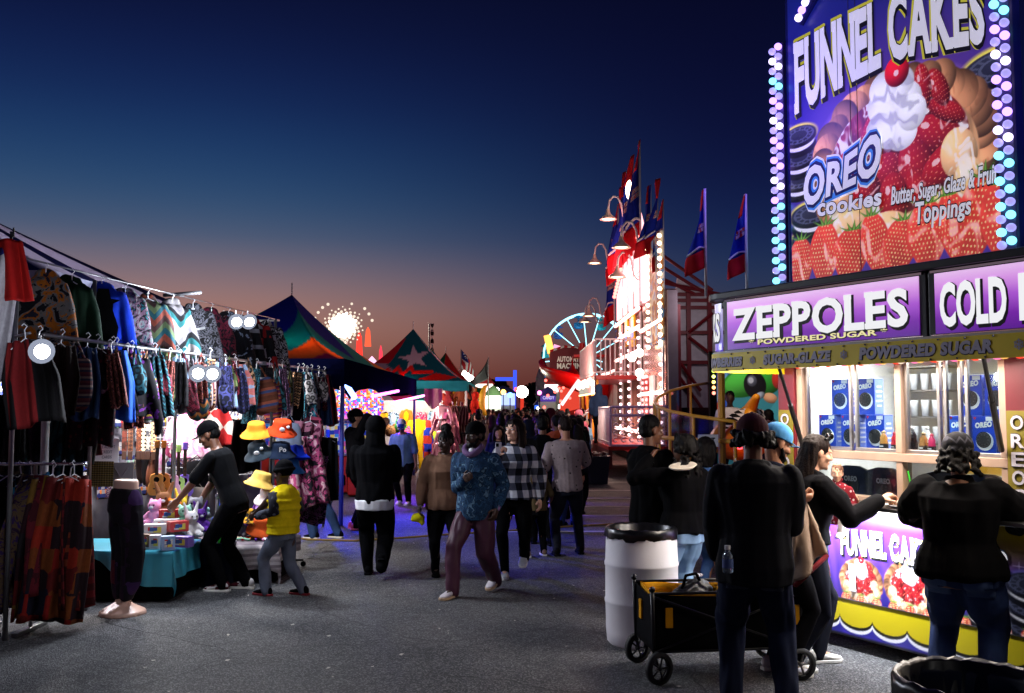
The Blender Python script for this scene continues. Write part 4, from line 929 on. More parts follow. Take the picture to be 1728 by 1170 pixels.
def hang_hoodie(label, p, m, rz, w=.25, h=.66, hood=True, group='hooded tops hung along the high rail', cat='hoodie', name='hanging_hoodie', seed=0, sl=.62, spread=.07):
 b = MB(); n = 22; rings = []
 for t, rx, ry in ((0, .05, .045), (.05, .15, .07), (.11, .21, .085), (.25, .215, .09), (.5, .21, .085), (.8, .215, .09), (.97, .22, .095), (1, .20, .085)):
  rings.append([(rx * w / .25 * math.cos(a), ry * math.sin(a), -.10 - t * h) for a in [2 * math.pi * j / n for j in range(n)]])
 b.loft(rings)
 k = w / .25
 for s in (-1, 1): b.limb([(s * .17 * k, 0, -.17), (s * .235 * k, .0, -.36), (s * (.235 + spread) * k, -.02, -.17 - sl * .8), (s * (.23 + spread) * k, -.02, -.17 - sl)], [.058, .062, .05, .036], 10)
 if hood: b.ell((0, .045, -.10), (.105, .06, .085)); b.limb([(-.09, -.0, -.12), (0, -.04, -.16), (.09, -.0, -.12)], [.03, .026, .03], 8)
 o = b.build(name, m, None, vox=.013, folds=(.014, 10), seed=seed, sm=1); o.location = p; o.rotation_euler = (0, 0, R(rz)); tag(o, label, cat, group); hanger(o, -.07, .17 * k); return o
def PZ(*a, **k): return pat(*a, **k)
def left_rail_row():
 rows = [
 (78, 'black hoodie with white diamonds and an orange animal print on the high rail', PZ('gold_print', 'graphic', [(12, 12, 18), (12, 12, 18), (96, 94, 92), (150, 84, 16), (30, 30, 44), (12, 12, 18)], 5.5), .25, .62),
 (122, 'plain dark green hoodie on the high rail', cloth('bottle_green', (10, 34, 20)), .26, .62),
 (172, 'bright blue hoodie with a big black figure on its back', None, .27, .64),
 (212, 'teal and pink hoodie with white wavy print hung beside a blue one', PZ('teal_print', 'floral', [(30, 90, 100), (14, 20, 26), (110, 84, 100), (120, 130, 130), (20, 60, 80)], 6), .23, .66),
 (250, 'top with terracotta and teal chevron bands across its chest', PZ('chev_print', 'zigzag', [(110, 50, 38), (20, 66, 76), (76, 92, 62), (60, 40, 40)], 4), .25, .62),
 (291, 'pale top with mint shoulders and a black zigzag yoke', PZ('mint_print', 'zigzag', [(120, 116, 118), (124, 120, 120), (30, 84, 86), (16, 18, 22), (110, 106, 110)], 3.2), .26, .64),
 (326, 'black hoodie covered by a white sketched face print', PZ('ink_print', 'floral', [(10, 10, 14), (10, 10, 14), (84, 84, 92), (10, 10, 14), (110, 110, 116)], 7), .24, .62),
 (357, 'black hoodie with small maroon and cream figures', PZ('figure_print', 'graphic', [(12, 10, 18), (14, 12, 20), (90, 20, 40), (12, 12, 18), (170, 140, 120)], 7), .24, .60),
 (386, 'black hoodie with a pale blue wave graphic under the floodlights', PZ('wave_print', 'graphic', [(10, 10, 16), (10, 10, 16), (12, 12, 20), (110, 120, 140), (12, 12, 20)], 5), .24, .60),
 (408, 'dark jacket with silver and grey sleeve stripes', PZ('stripe_print', 'stripes', [(10, 10, 16), (10, 10, 16), (10, 10, 16), (120, 120, 130)], 5), .23, .60),
 (430, 'black top with red and white comic panels', PZ('comic_print', 'patch', [(10, 10, 14), (12, 12, 18), (130, 20, 20), (150, 150, 155), (12, 12, 18)], 8), .23, .60),
 (452, 'black and white leaf patterned hoodie at the far end of the high rail', PZ('leaf_print', 'floral', [(10, 10, 14), (12, 12, 16), (150, 150, 155), (12, 12, 16)], 9), .25, .64)]
 for i, (px, lb, m, w, h) in enumerate(rows):
  p = on_line(px, *RA); p.z = 2.98; w *= .72 if i < 2 else .85 if i < 6 else 1
  if m is None: m = cloth('royal_blue', (20, 52, 176))
  o = hang_hoodie(lb, p, m, 30 + (i * 37) % 24 - 8, w, h, seed=i * 3)
  if i == 2:   # printed figure with broad hat
   b = MB(); b.prism([(-.15, -.2), (-.05, -.19), (-.03, -.10), (.06, -.10), (.08, -.19), (.16, -.2), (.10, -.235), (.1, -.30), (.15, -.45), (.13, -.6), (-.12, -.6), (-.14, -.45), (-.06, -.32), (-.06, -.235)], -.108, -.098)
   b.build('print', BLACK, o); b = MB(); lettering(b, 'PHL', -.12, -.72, .09, .24, -.118, .03); b.build('print', WPRT, o)
 for i in range(9):
  p = on_line(100 + 42 * i, *RA) + V((-.16, .14, -.03)); hang_hoodie('plain black hoodie in the rear layer of the high rail', p, BLACK2, 20 + (i * 41) % 50, .24, .6, group='plain black hoodies in the rear layer', seed=i + 60)
 # big fleece blanket clipped at the near end
 p = on_line(18, *RA); b = MB(); a = MB()
 def sh(u, v): return ((u - .5) * (.34 + .16 * v) - .16 * v, .05 * math.sin(u * 15 + v * 2) - .04, -.02 - v * 1.05)
 b.grid(sh, 40, 40); me = b
 bl = me.build('hanging_blanket', [pat('fleece_print', 'camo', [(176, 172, 178), (182, 178, 184), (176, 172, 178), (30, 40, 110), (20, 26, 70)], 3.2)], None, smooth=True, solid=.02)
 bl.location = p + V((.05, -.3, .06)); bl.rotation_euler = (0, 0, R(25)); tag(bl, 'red and white fleece blanket with blue splashes clipped at the near rail end', 'blanket')
 b = MB(); b.grid(lambda u, v: ((u * .55 - .06) * (.34) + .10 * v, .05 * math.sin(u * 9 + v * 2) - .075, -.0 - v * .46), 20, 20); q = b.build('red_border', cloth('fleece_red', (150, 22, 20)), bl, smooth=True, solid=.02)
 b = MB(); b.box((.1, -.05, .03), (.02, .03, .07)); b.box((.115, -.05, .06), (.012, .03, .07)); b.build('clamp', BLKM, bl)
left_rail_row()
def hang_bag(label, p, m, rz, w=.16, h=.26, strap=.22, cat='bag', name='hanging_bag', group='woven bags and clothes on the lower rail', seed=0, deep=.05):
 b = MB(); n = 18; rings = []
 for t, k, d in ((0, .62, .35), (.08, .8, .7), (.3, .95, 1), (.7, 1.0, 1.15), (.93, .9, .9), (1, .6, .3)):
  rings.append([(w * k * np.sign(math.cos(a)) * abs(math.cos(a)) ** .6, deep * d * math.sin(a), -strap - t * h + .035 * t * math.sin(a * 2 + seed)) for a in [2 * math.pi * j / n for j in range(n)]])
 b.loft(rings); o = b.build(name, m, None, smooth=True, sub=1, folds=(.017, 13), seed=seed); o.location = p; o.rotation_euler = (R((seed * 23) % 15 - 7), R((seed * 29) % 25 - 12), R(rz)); tag(o, label, cat, group)
 b = MB(); b.tube([(-w * .55, 0, -strap - .03), (-w * .2, 0, -strap * .4), (0, 0, .01), (w * .2, 0, -strap * .4), (w * .55, 0, -strap - .03)], .012, 6, flat=.4); b.build('strap', m, o, smooth=True); return o
def hang_cloth(label, p, m, rz, w=.2, h=.7, cat='garment', name='hanging_garment', group='woven bags and clothes on the lower rail', seed=0, top=.6, gather=6):
 b = MB(); ph = seed * 1.3
 b.grid(lambda u, v: ((u - .5) * 2 * w * (top + (1 - top) * min(1, v * 2.2)), (.035 + .02 * v) * math.sin(u * gather * 3.1 + ph + v) , -.06 - v * h - .02 * math.sin(u * 7 + ph) * v), 28, 18)
 o = b.build(name, m, None, smooth=True, solid=.012); o.location = p; o.rotation_euler = (R((seed * 31) % 13 - 6), R((seed * 17) % 19 - 9), R(rz)); tag(o, label, cat, group); hanger(o, -.03, w * top * .9, True); return o
def lower_rail_row():
 g = [
 ('c', 42, 'black poncho with a long red lining on the lower rail', pat('red_lining', 'vstripes', [(14, 12, 14), (14, 12, 14), (110, 20, 22)], 2.2), .2, .64),
 ('c', 66, 'red hanging robe beside the near floodlight', cloth('robe_red', (110, 20, 24)), .13, .5),
 ('c', 104, 'dark brown fringed coat hung on the lower rail', cloth('brown_coat', (34, 26, 22)), .17, .55),
 ('b', 128, 'grey bag with a maroon striped top panel', pat('maroon_band', 'stripes', [(96, 40, 44), (40, 44, 60), (120, 100, 90), (70, 26, 40)], 14), .15, .42),
 ('c', 148, 'blue denim apron with an embroidered round badge', DENIM, .12, .6),
 ('c', 165, 'long dark maroon skirt with faint flowers on the lower rail', pat('maroon_floral', 'dots', [(90, 16, 28), (30, 6, 14), (26, 5, 12), (22, 4, 10)], 16), .19, .84),
 ('c', 192, 'bright blue shirt hung behind the maroon skirt', cloth('shirt_blue', (40, 90, 190)), .17, .62),
 ('h', 216, 'black jacket with a purple patch hung low on the rail', pat('purple_patch', 'graphic', [(14, 12, 18), (12, 10, 16), (12, 10, 16), (100, 40, 130), (60, 56, 66)], 5), .23, .56),
 ('b', 240, 'rainbow striped sling bag on the lower rail', pat('rainbow', 'stripes', [(110, 40, 130), (190, 160, 60), (90, 130, 170), (170, 60, 60), (200, 200, 200), (60, 90, 60)], 9), .12, .44),
 ('b', 254, 'navy bag with a pale skull shape', pat('skull', 'graphic', [(24, 28, 56), (24, 28, 56), (30, 30, 60), (170, 160, 150)], 6), .13, .42),
 ('b', 270, 'yellow and green striped drawstring bag', pat('yelgreen', 'stripes', [(170, 160, 50), (24, 60, 70), (40, 110, 110), (200, 190, 90)], 13), .13, .40),
 ('b', 284, 'small terracotta shoulder bag on the lower rail', cloth('terracotta', (140, 62, 44)), .12, .32),
 ('c', 298, 'faded blue denim skirt on the lower rail', LDENIM, .15, .46),
 ('c', 312, 'grey trousers hung slanting on the lower rail', cloth('slate_grey', (96, 90, 94)), .13, .55),
 ('b', 326, 'dark green and orange woven bag', pat('greenorange', 'zigzag', [(26, 60, 56), (150, 90, 40), (30, 40, 60)], 9), .13, .42),
 ('b', 342, 'pale pink and brown striped woven bag', pat('pinkbrown', 'vstripes', [(190, 160, 160), (70, 40, 50), (160, 150, 150), (110, 60, 60)], 12), .14, .44),
 ('c', 368, 'light blue blanket with maroon stripes and red stitched diamonds', pat('blue_saddle', 'vstripes', [(120, 146, 176), (120, 146, 176), (80, 36, 50), (150, 180, 212), (200, 120, 110)], 7), .22, .50),
 ('c', 396, 'light blue blanket with a chain of pink diamonds', pat('blue_diamond', 'diamond', [(200, 110, 110), (200, 120, 110), (150, 176, 208), (150, 180, 212)], 9), .2, .50),
 ('b', 418, 'beige crochet bag hung beside the blue blankets', cloth('crochet', (150, 130, 116)), .12, .42),
 ('b', 434, 'brown leather backpack with a multicolour woven pocket', pat('brownpack', 'stripes', [(96, 52, 34), (90, 48, 32), (110, 60, 44), (60, 70, 110), (150, 80, 60)], 6), .17, .44),
 ('b', 452, 'red and purple tasselled sling bag', pat('redpurple', 'stripes', [(140, 40, 50), (80, 40, 90), (170, 110, 70)], 18), .13, .46),
 ('b', 470, 'blue and orange swirled sling bag on the lower rail', pat('swirl', 'camo', [(20, 60, 110), (160, 90, 40), (60, 120, 150), (90, 30, 50)], 8), .14, .46),
 ('c', 484, 'grey cotton scarf hung from the lower rail', cloth('scarf_grey', (120, 112, 112)), .12, .62),
 ('b', 497, 'black drawstring backpack on the lower rail', BLACK2, .17, .5),
 ('c', 512, 'teal tie dye skirt on the lower rail', pat('tiedye', 'floral', [(26, 80, 110), (60, 130, 150), (16, 40, 70), (110, 150, 160)], 5), .2, .66),
 ('c', 526, 'black shawl with pale patches at the end of the lower rail', pat('pale_patch', 'camo', [(14, 14, 18), (120, 110, 112), (14, 14, 20)], 6), .15, .72),
 ('c', 538, 'dark blue fringed shawl at the end of the lower rail', cloth('shawl_blue', (30, 50, 84)), .14, .76),
 ('c', 548, 'red and black striped shawl, last on the lower rail', pat('lastshawl', 'vstripes', [(110, 26, 30), (14, 12, 16), (60, 50, 50)], 12), .12, .78)]
 for i, (k, px, lb, m, w, h) in enumerate(g):
  p = on_line(px, *RB); rz = 28 + (i * 53) % 34 - 14
  if k == 'c': hang_cloth(lb, p, m, rz, w, h, seed=i)
  elif k == 'b': hang_bag(lb, p + V((0, 0, 0)), m, rz, w, h, .16 + .05 * (i % 3), seed=i)
  else: hang_hoodie(lb, p, m, rz, w, h, group='woven bags and clothes on the lower rail', seed=i)
 # a second, inner layer that closes the gaps between the things on the lower rail
 cols = [('burgundy', (74, 18, 30)), ('ochre', (150, 110, 40)), ('grey blue', (70, 84, 110)), ('dusty pink', (150, 100, 110)), ('forest green', (24, 52, 36)), ('cream', (180, 170, 150)), ('plum', (60, 26, 60)), ('rust', (130, 60, 34)), ('steel blue', (60, 90, 130)), ('black', (18, 18, 22)), ('sand', (160, 140, 110)), ('violet', (80, 50, 120)), ('brick red', (130, 36, 34)), ('sea green', (50, 110, 100))]
 for i in range(14):
  p = on_line(205 + i * 23, *RB) + V((-.22, .12, -.02)); nm, c = cols[i]
  kinds = ['stripes', 'vstripes', 'diamond', 'zigzag', 'patch']
  hang_bag(nm + ' patterned bag hung in the inner row behind the lower rail', p, pat('inner_' + nm, kinds[i % 5], [c, tuple(int(q * .5) for q in c), tuple(min(255, int(q * 1.35 + 10)) for q in c)], 10 + i % 4), 10 + (i * 41) % 40, .13, .36, .16, group='bags in the inner row', seed=i + 40)
lower_rail_row()
def near_inner_row():
 for i, (px, lb, c) in enumerate(((8, 'black hooded cape low behind the near rail', (14, 14, 18)), (30, 'charcoal shawl with a pale face print behind the near rail', (60, 58, 60)), (52, 'magenta pointed scarf behind the near rail', (170, 40, 110)), (74, 'dark plum shawl behind the near rail', (48, 20, 50)), (98, 'faded navy tunic behind the near rail', (26, 32, 58)), (122, 'dark red tunic behind the near rail', (90, 22, 26)), (146, 'black lace shawl behind the near rail', (12, 12, 14)), (20, 'brown striped tunic low behind the near rail', (70, 48, 36)), (64, 'grey blue tunic low behind the near rail', (64, 76, 96)), (110, 'deep teal tunic low behind the near rail', (18, 56, 64)))):
  hang_cloth(lb, at(px, 655 if i < 7 else 690, 8.6 + .12 * (i % 3)), pat('near%d' % i, ('camo', 'floral', 'vstripes')[i % 3], [c, tuple(int(q * .5) for q in c), c, tuple(min(255, q + 30) for q in c)], 7), (i * 37) % 50, .17, .62, seed=i + 90, group='clothes behind the near rail')
near_inner_row()
def front_trinkets():
 rr = random.Random(44); pal = [('turquoise', (30, 74, 84)), ('mauve', (110, 80, 110)), ('off white', (150, 146, 142)), ('black', (16, 14, 18)), ('wine red', (90, 20, 34)), ('tan', (140, 104, 74)), ('indigo', (34, 36, 74)), ('moss', (70, 80, 44)), ('coral', (120, 62, 54)), ('silver grey', (130, 130, 136))]
 for i in range(46):
  px = 176 + i * 8.1 + rr.uniform(-3, 3); n, c = pal[rr.randrange(10)]; p = on_line(px, *RB) + V((rr.uniform(.0, .12), -.05, rr.uniform(-.05, .02))); k = ('floral', 'patch', 'camo', 'zigzag', 'floral', 'dots')[i % 6]
  m = pat('tr_%s_%s' % (n, k), k, [c, tuple(int(q * .45) for q in c), tuple(min(255, int(q * 1.3 + 14)) for q in c), (24, 22, 28)], 13)
  if i % 3: hang_bag('narrow %s pouch with %s pattern strung in front of the lower rail' % (n, k), p, m, rr.uniform(0, 60), rr.uniform(.05, .09), rr.uniform(.18, .34), rr.uniform(.08, .3), 'pouch', 'hanging_pouch', 'narrow %s pouches, %s pattern' % (n, k), i + 9, .035)
  else: hang_cloth('thin %s scarf with %s pattern strung in front of the lower rail' % (n, k), p, m, rr.uniform(0, 60), rr.uniform(.05, .10), rr.uniform(.4, .66), 'scarf', 'hanging_scarf', 'thin %s scarves, %s pattern' % (n, k), i, .7)
front_trinkets()
def stall_frame():
 f = thing('stall_scaffold', 'steel tube frame of the clothes stall with rails and posts', 'stall frame', (-3.5, 9, 0))
 st = mat('galvanised_tube', (140, 140, 142), .4, .8)
 def tube(nm, a, b, r=.016): k = MB(); k.tube([V(a) - V((-3.5, 9, 0)), V(b) - V((-3.5, 9, 0))], r, 8); k.build(nm, st, f, smooth=True)
 a, b = V(RA[0]), V(RA[1]); e = a + (a - b) * .12
 tube('rail', e, b, .008); tube('rail', RB[0], RB[1]); tube('rail', b, b + V((-2.4, .3, 0))); tube('rail', RB[1], V(RB[1]) + V((-1.6, .2, 0)))
 tube('rail', a + V((-.2, 0, -.64)), b + V((-.12, 0, -.64)))
 for px in (30, 160, 300, 465):
  p = on_line(px, *RA); tube('post', (p.x, p.y, 0), (p.x, p.y, 3.0 if px > 400 else 2.95), .02); q = on_line(px + 20, *RB); tube('bracket', (p.x, p.y, 2.36), (q.x, q.y, 2.36), .012)
 tube('post', (RB[1][0], RB[1][1], 0), RB[1], .02); tube('bracket', on_line(300, *RA) + V((-.15, 0, .0)), on_line(300, *RA) + V((.28, -.1, .02)), .02); tube('bracket', on_line(297, *RA) + V((0, 0, -.42)), on_line(345, *RB) + V((0, 0, .3)), .014)
stall_frame()
def facet_mesh(name, A, C1, C2, fn, mats, parent, n=26, sag=1.3, attr=True, m2=None):
 A, C1, C2 = V(A), V(C1), V(C2); N = n * 2
 us, hs = np.meshgrid(np.linspace(0, 1, N + 1), np.linspace(0, 1, n + 1)); co = []
 for u, h in zip(us.ravel(), hs.ravel()):
  p = C1.lerp(C2, u).lerp(A, h); z0 = C1.z + (A.z - C1.z) * (h ** sag); co.append((p.x, p.y, z0 - .04 * math.sin(math.pi * u) * (1 - h)))
 i = np.arange(n)[:, None] * (N + 1) + np.arange(N)[None, :]; f = np.stack([i, i + 1, i + N + 2, i + N + 1], -1).reshape(-1, 4)
 me = bpy.data.meshes.new(name); me.from_pydata(co, [], f.tolist()); c = fn(us.ravel(), hs.ravel()) / 255.0
 l = np.where(c <= .04045, c / 12.92, ((c + .055) / 1.055) ** 2.4)
 k = me.color_attributes.new('ink', 'FLOAT_COLOR', 'POINT'); k.data.foreach_set('color', np.hstack([l, np.ones((len(l), 1))]).astype(np.float32).ravel())
 me.materials.append(mats); me.polygons.foreach_set('use_smooth', [True] * len(me.polygons)); o = bpy.data.objects.new(name, me); COL.objects.link(o); o.parent = parent
 d = o.modifiers.new('thick', 'SOLIDIFY'); d.thickness = .006
 return o
def fabric_attr(name, tr=.25):
 if name in _MC: return _MC[name]
 m, nt, N, L, P = _base(name); a = N.new('ShaderNodeAttribute'); a.attribute_name = 'ink'; L.new(a.outputs[0], P.inputs['Base Color']); P.inputs['Roughness'].default_value = .9; P.inputs['Specular IOR Level'].default_value = .08
 t = N.new('ShaderNodeBsdfTranslucent'); L.new(a.outputs[0], t.inputs[0]); mx = N.new('ShaderNodeMixShader'); mx.inputs[0].default_value = tr
 L.new(P.outputs[0], mx.inputs[1]); L.new(t.outputs[0], mx.inputs[2]); L.new(mx.outputs[0], N['Material Output'].inputs[0]); _MC[name] = m; return m
CANV = fabric_attr('tent_canvas', .4)
def peak_tent(label, cx, cy, hx, hy, ez, az, fns, val=.28, valc=(14, 18, 60), posts=True, group='peaked tents along the midway', sag=1.7, n=26, valm=None, pm=None):
 t = thing('peaked_tent', label, 'tent', (cx, cy, 0), 0, group)
 cs = [(-hx, -hy, ez), (hx, -hy, ez), (hx, hy, ez), (-hx, hy, ez)]; A = (0, 0, az)
 for i in range(4): facet_mesh('canopy_panel', A, cs[i], cs[(i + 1) % 4], fns[i % len(fns)], CANV, t, n, sag)
 b = MB()
 for i in range(4):
  a, c = V(cs[i]), V(cs[(i + 1) % 4]); q = 24
  b.grid(lambda u, v: tuple(a.lerp(c, u) + V((0, 0, -v * (val * (.85 + .15 * abs(math.sin(u * q * .5))))))), q, 2)
 b.build('valance', valm or mat('valance_%d_%d_%d' % valc, valc, 1, spec=0), t, solid=.008)
 b = MB(); b.tube([(0, 0, az - .02), (0, 0, az + .25)], .015, 6); b.build('finial', STEEL, t)
 if posts:
  for x, y, z in cs: b = MB(); b.tube([(x * .98, y * .98, 0), (x * .98, y * .98, ez)], .035, 8); b.build('post', pm or WALLW, t, smooth=True)
 return t
def bands(u, h, stops):
 c = np.zeros((len(u), 3));
 for cond, col in stops: c[cond] = col
 return c
def stall_canopy(u, h):
 c = np.zeros((len(u), 3)) + np.array((196, 190, 206)); k = (u * 5.0).astype(int); c[(k == 1) | (k == 4)] = (16, 22, 78); return c
peak_tent('white and navy striped canopy tent over the clothes stall', -6.3, 10.6, 2.35, 2.5, 2.98, 4.12, [stall_canopy], .2, (150, 150, 170), group=None, sag=1.12)
# ---- goods under the canopy
def mini(name, label, cat, b, mats, loc, rz=0, group=None, **k):
 o = b.build(name, mats, None, **k); o.location = loc; o.rotation_euler = (0, 0, R(rz)); return tag(o, label, cat, group)
def flood(label, loc, aim, w=60, col=(232, 240, 255), r=.062, power_size=.09):
 t = thing('floodlight', label, 'floodlight', loc, 0, 'floodlights of the clothes stall'); d = (V(aim) - V(loc)); t.rotation_euler = d.to_track_quat('-Y', 'Z').to_euler()
 b = MB(); b.box((0, .04, 0), (.13, .05, .10)); b.build('housing', BLKM, t, bevel=.008)
 b = MB(); b.ell((0, -.004, 0), (r, .03, r * .85), 16, 10); b.build('lens', glow('flood_lens', (255, 252, 246), 40), t, smooth=True)
 b = MB(); b.lathe([(.08, .0), (.086, .004), (.06, .02), (.05, .02)], 20, M=Matrix.Rotation(R(90), 4, 'X'), caps=False); b.build('glare_ring', glow('flood_glare_ring', (200, 210, 235), .55), t, smooth=True)  # added glowing ring that imitates glare round the lens
 b = MB(); b.tube([(0, .06, 0), (0, .08, .1)], .008, 6); b.build('bracket', BLKM, t)
 lamp('flood_light', V(loc) + V((.02, -.12, .02)), col, w, power_size)
def stall_goods():
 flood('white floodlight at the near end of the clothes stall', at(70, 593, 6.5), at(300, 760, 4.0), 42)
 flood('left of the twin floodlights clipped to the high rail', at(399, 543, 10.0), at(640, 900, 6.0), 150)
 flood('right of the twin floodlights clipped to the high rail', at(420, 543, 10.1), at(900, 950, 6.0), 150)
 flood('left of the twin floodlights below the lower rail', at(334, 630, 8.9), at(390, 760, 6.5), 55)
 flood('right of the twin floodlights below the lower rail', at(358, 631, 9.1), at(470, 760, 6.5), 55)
 lamp('stall_tube_light', (-4.1, 10.6, 2.2), (255, 250, 244), 300, .15); lamp('stall_tube_light', (-3.6, 12.6, 2.1), (255, 250, 244), 190, .15)
 lamp('canopy_fill', (-5.4, 10.3, 2.3), (250, 244, 255), 260, .2)  # added lamp without a fixture, brightens the canvas from below
 for q in ((-4.1, 10.6, 2.25), (-3.6, 12.6, 2.15)):
  b = MB(); b.tube([V(q) + V((-.3, .1, 0)), V(q) + V((.3, -.1, 0))], .018, 8); tag(b.build('tube_lamp', glow('stall_tube', (255, 250, 244), 12), None, smooth=True), 'white fluorescent tube lamp hung inside the clothes stall', 'tube lamp', 'tube lamps inside the stall')
 # back sheet and grid walls
 b = MB(); A_, B_ = V((-6.0, 10.2, 0)), V((-3.7, 13.9, 0)); b.grid(lambda u, v: tuple(A_.lerp(B_, u) + V((.06 * math.sin(u * 40), 0, .1 + 2.2 * v))), 60, 4)
 tag(b.build('stall_back_sheet', cloth('white_sheet', (128, 126, 136)), None, smooth=True, solid=.01), 'pale cloth sheet closing the back of the clothes stall', 'backdrop sheet')
 gm = mat('white_wire', (200, 200, 205), .4)
 for k, (pa, pb) in enumerate((((236, 12.0), (335, 12.4)), ((375, 12.6), (425, 13.0)))):
  a, c = at(pa[0], 760, pa[1]), at(pb[0], 760, pb[1]); b = MB(); n = 9
  for i in range(n + 1): p = a.lerp(c, i / n); b.tube([(p.x, p.y, .9), (p.x, p.y, 2.2)], .005, 5)
  for i in range(11): z = .9 + i * .13; b.tube([(a.x, a.y, z), (c.x, c.y, z)], .005, 5)
  tag(b.build('wire_grid_panel', gm), ('white wire grid behind the hanging ukuleles', 'white wire grid behind the leaning man in black')[k], 'grid panel')
 # straps
 for i, (px, lb, cs) in enumerate(((212, 'dark red woven guitar strap nearest the sign', [(90, 40, 30), (50, 26, 20)]), (222, 'speckled brown woven guitar strap', [(110, 70, 50), (60, 34, 26)]), (236, 'rust brown woven guitar strap', [(150, 84, 56), (90, 50, 36), (120, 66, 44)]), (244, 'cream guitar strap with black diamonds', [(20, 20, 24), (190, 170, 140), (190, 170, 140)]), (252, 'grey guitar strap with dark crosses', [(60, 60, 66), (150, 140, 130)]), (261, 'tan guitar strap with orange stitched squares', [(190, 110, 70), (170, 140, 110), (60, 50, 50)]))):
  b = MB(); b.grid(lambda u, v: ((u - .5) * .055, .01 * math.sin(v * 6 + i), -v * .62), 3, 14); o = mini('guitar_strap', lb, 'strap', b, pat('strap%d' % i, 'diamond' if i % 2 else 'dots', cs, 22), at(px, 672, 11.0), 15, 'woven guitar straps', solid=.006)
  b = MB(); b.box((0, 0, -.66), (.05, .02, .1)); b.build('leather_end', mat('leather', (52, 30, 20), .5), o, bevel=.004)
 for px, py, lb, c in ((232, 790, 'dark brown leather pouch hung below the straps', (40, 24, 18)), (247, 792, 'black leather pouch hung below the straps', (16, 14, 14)), (261, 795, 'chestnut leather pouch hung below the straps', (86, 44, 24))):
  hang_bag(lb, at(px, py - 35, 11.1), mat('lth%d' % px, c, .45), 20, .06, .34, .08, group='leather pouches', seed=px)
 # ukuleles
 for i, (px, lb, c, y0) in enumerate(((266, 'honey wood ukulele, first in the hanging row', (196, 130, 60), 745), (277, 'amber wood ukulele, second in the hanging row', (180, 108, 44), 745), (292, 'pale pink ukulele in the hanging row', (228, 170, 200), 748), (302, 'lime green edged white ukulele in the hanging row', (170, 214, 120), 752), (313, 'purple ukulele at the end of the hanging row', (110, 80, 190), 748))):
  s = .60; b = MB(); ps = [(0, .0), (.07, .004), (.098, .05), (.088, .11), (.068, .15), (.074, .19), (.064, .23), (.02, .25)]; pl = [(x, z - .6) for x, z in ps] + [(-x, z - .6) for x, z in ps[::-1][:-1]]
  b.prism(pl, -.035, .035); t = thing('ukulele', lb, 'ukulele', at(px, y0, 10.6 + i * .06), R(18), 'ukuleles hanging in a row'); wd = mat('uke%d' % i, c, .3, coat=.4, vs=20)
  b.build('body', wd, t, bevel=.006); b = MB(); b.box((0, -.03, -.22), (.036, .02, .30)); b.build('neck', mat('uke_neck', (52, 32, 22), .4), t)
  b = MB(); b.box((0, -.025, -.035), (.055, .016, .09)); b.build('head', wd, t, bevel=.004)
  for q in range(4): b = MB(); b.ell((.036 * (1 if q % 2 else -1), -.025, -.015 - .03 * (q // 2)), (.012, .006, .008), 8, 5); b.build('tuning_peg', WHITE, t)
  b = MB(); b.lathe([(.03, 0), (.03, .002)], 16, M=Matrix.Translation((0, -.0365, -.42)) @ Matrix.Rotation(R(90), 4, 'X')); b.build('sound_hole', BLACK, t)
  b = MB(); b.box((0, -.038, -.52), (.07, .008, .014)); b.build('bridge', mat('uke_neck', (52, 32, 22)), t)
 # sign
 sg = thing('payment_sign', 'white paper sign saying credit cards are accepted', 'sign', at(181, 742, 9.4), R(14)); b = MB(); b.box((0, 0, -.12), (.22, .006, .26)); b.build('board', mat('sign_paper', (226, 222, 220), .7, var=.03), sg)
 for k, tx in enumerate(('WE ACCEPT', 'CREDIT', 'CARDS')): b = MB(); w = (.15, .1, .09)[k]; lettering(b, tx, -w / 2, -.085 - k * .05, .028, w, -.0045, .02, None, .001); b.build('lettering', mat('grey_ink', (110, 108, 112), .7), sg)
 # tables
 def table(label, cs, z, top, drape, dm, sk=.25):
  pass
 tb = thing('display_table', 'low display table with black skirt and turquoise satin cloth', 'table', (-3.55, 9.25, 0)); b = MB(); b.box((-.2, .15, .235), (1.15, .95, .45)); b.build('skirt', BLACK, tb, bevel=.02)
 b = MB(); P0 = (-.82, -.36);
 def sat(u, v):
  x = -.80 + u * 1.22; y = -.345 + (v - .3) / .7 * .82; z = .474
  if v < .3: t = (.3 - v) / .3; k = min(1, max(0, (u - .25) / .6)); y = -.352 - .028 * t * math.sin(u * 26); z -= t * (.05 + .29 * k * k * (3 - 2 * k)) + .012 * t * math.sin(u * 13)
  if u > .85: t = (u - .85) / .15; x = .40 + .02 * math.sin(v * 17) * t + .03 * t; z -= t * .26 * (1 if v >= .3 else .3)
  return (x, y, z)
 b.grid(sat, 90, 45); b.build('satin_cloth', mat('turquoise_satin', (60, 150, 170), .28, var=.12, spec=.6), tb, smooth=True)
 for px, py, Yd, lb, c, d, rz in ((286, 868, 9.5, 'red and navy toy box on the turquoise table', (150, 24, 30), (.19, .1, .1), 10), (262, 893, 9.2, 'white and pink gift box beside a green one', (210, 200, 200), (.2, .12, .1), 15), (300, 888, 9.2, 'white carton tipped over with a red flap', (190, 60, 60), (.18, .1, .1), 40), (245, 912, 9.05, 'brown kraft box at the table edge', (120, 90, 70), (.09, .09, .12), 10), (262, 916, 9.02, 'lime green toy box at the table edge', (84, 150, 60), (.1, .09, .13), 12), (283, 918, 8.95, 'pale blue box leaning at the table edge', (140, 164, 200), (.12, .08, .13), 30), (309, 914, 9.0, 'purple box with a clear window', (120, 90, 170), (.17, .1, .1), -15), (281, 884, 9.35, 'plain white carton behind the toy boxes', (206, 204, 206), (.22, .12, .09), 5)):
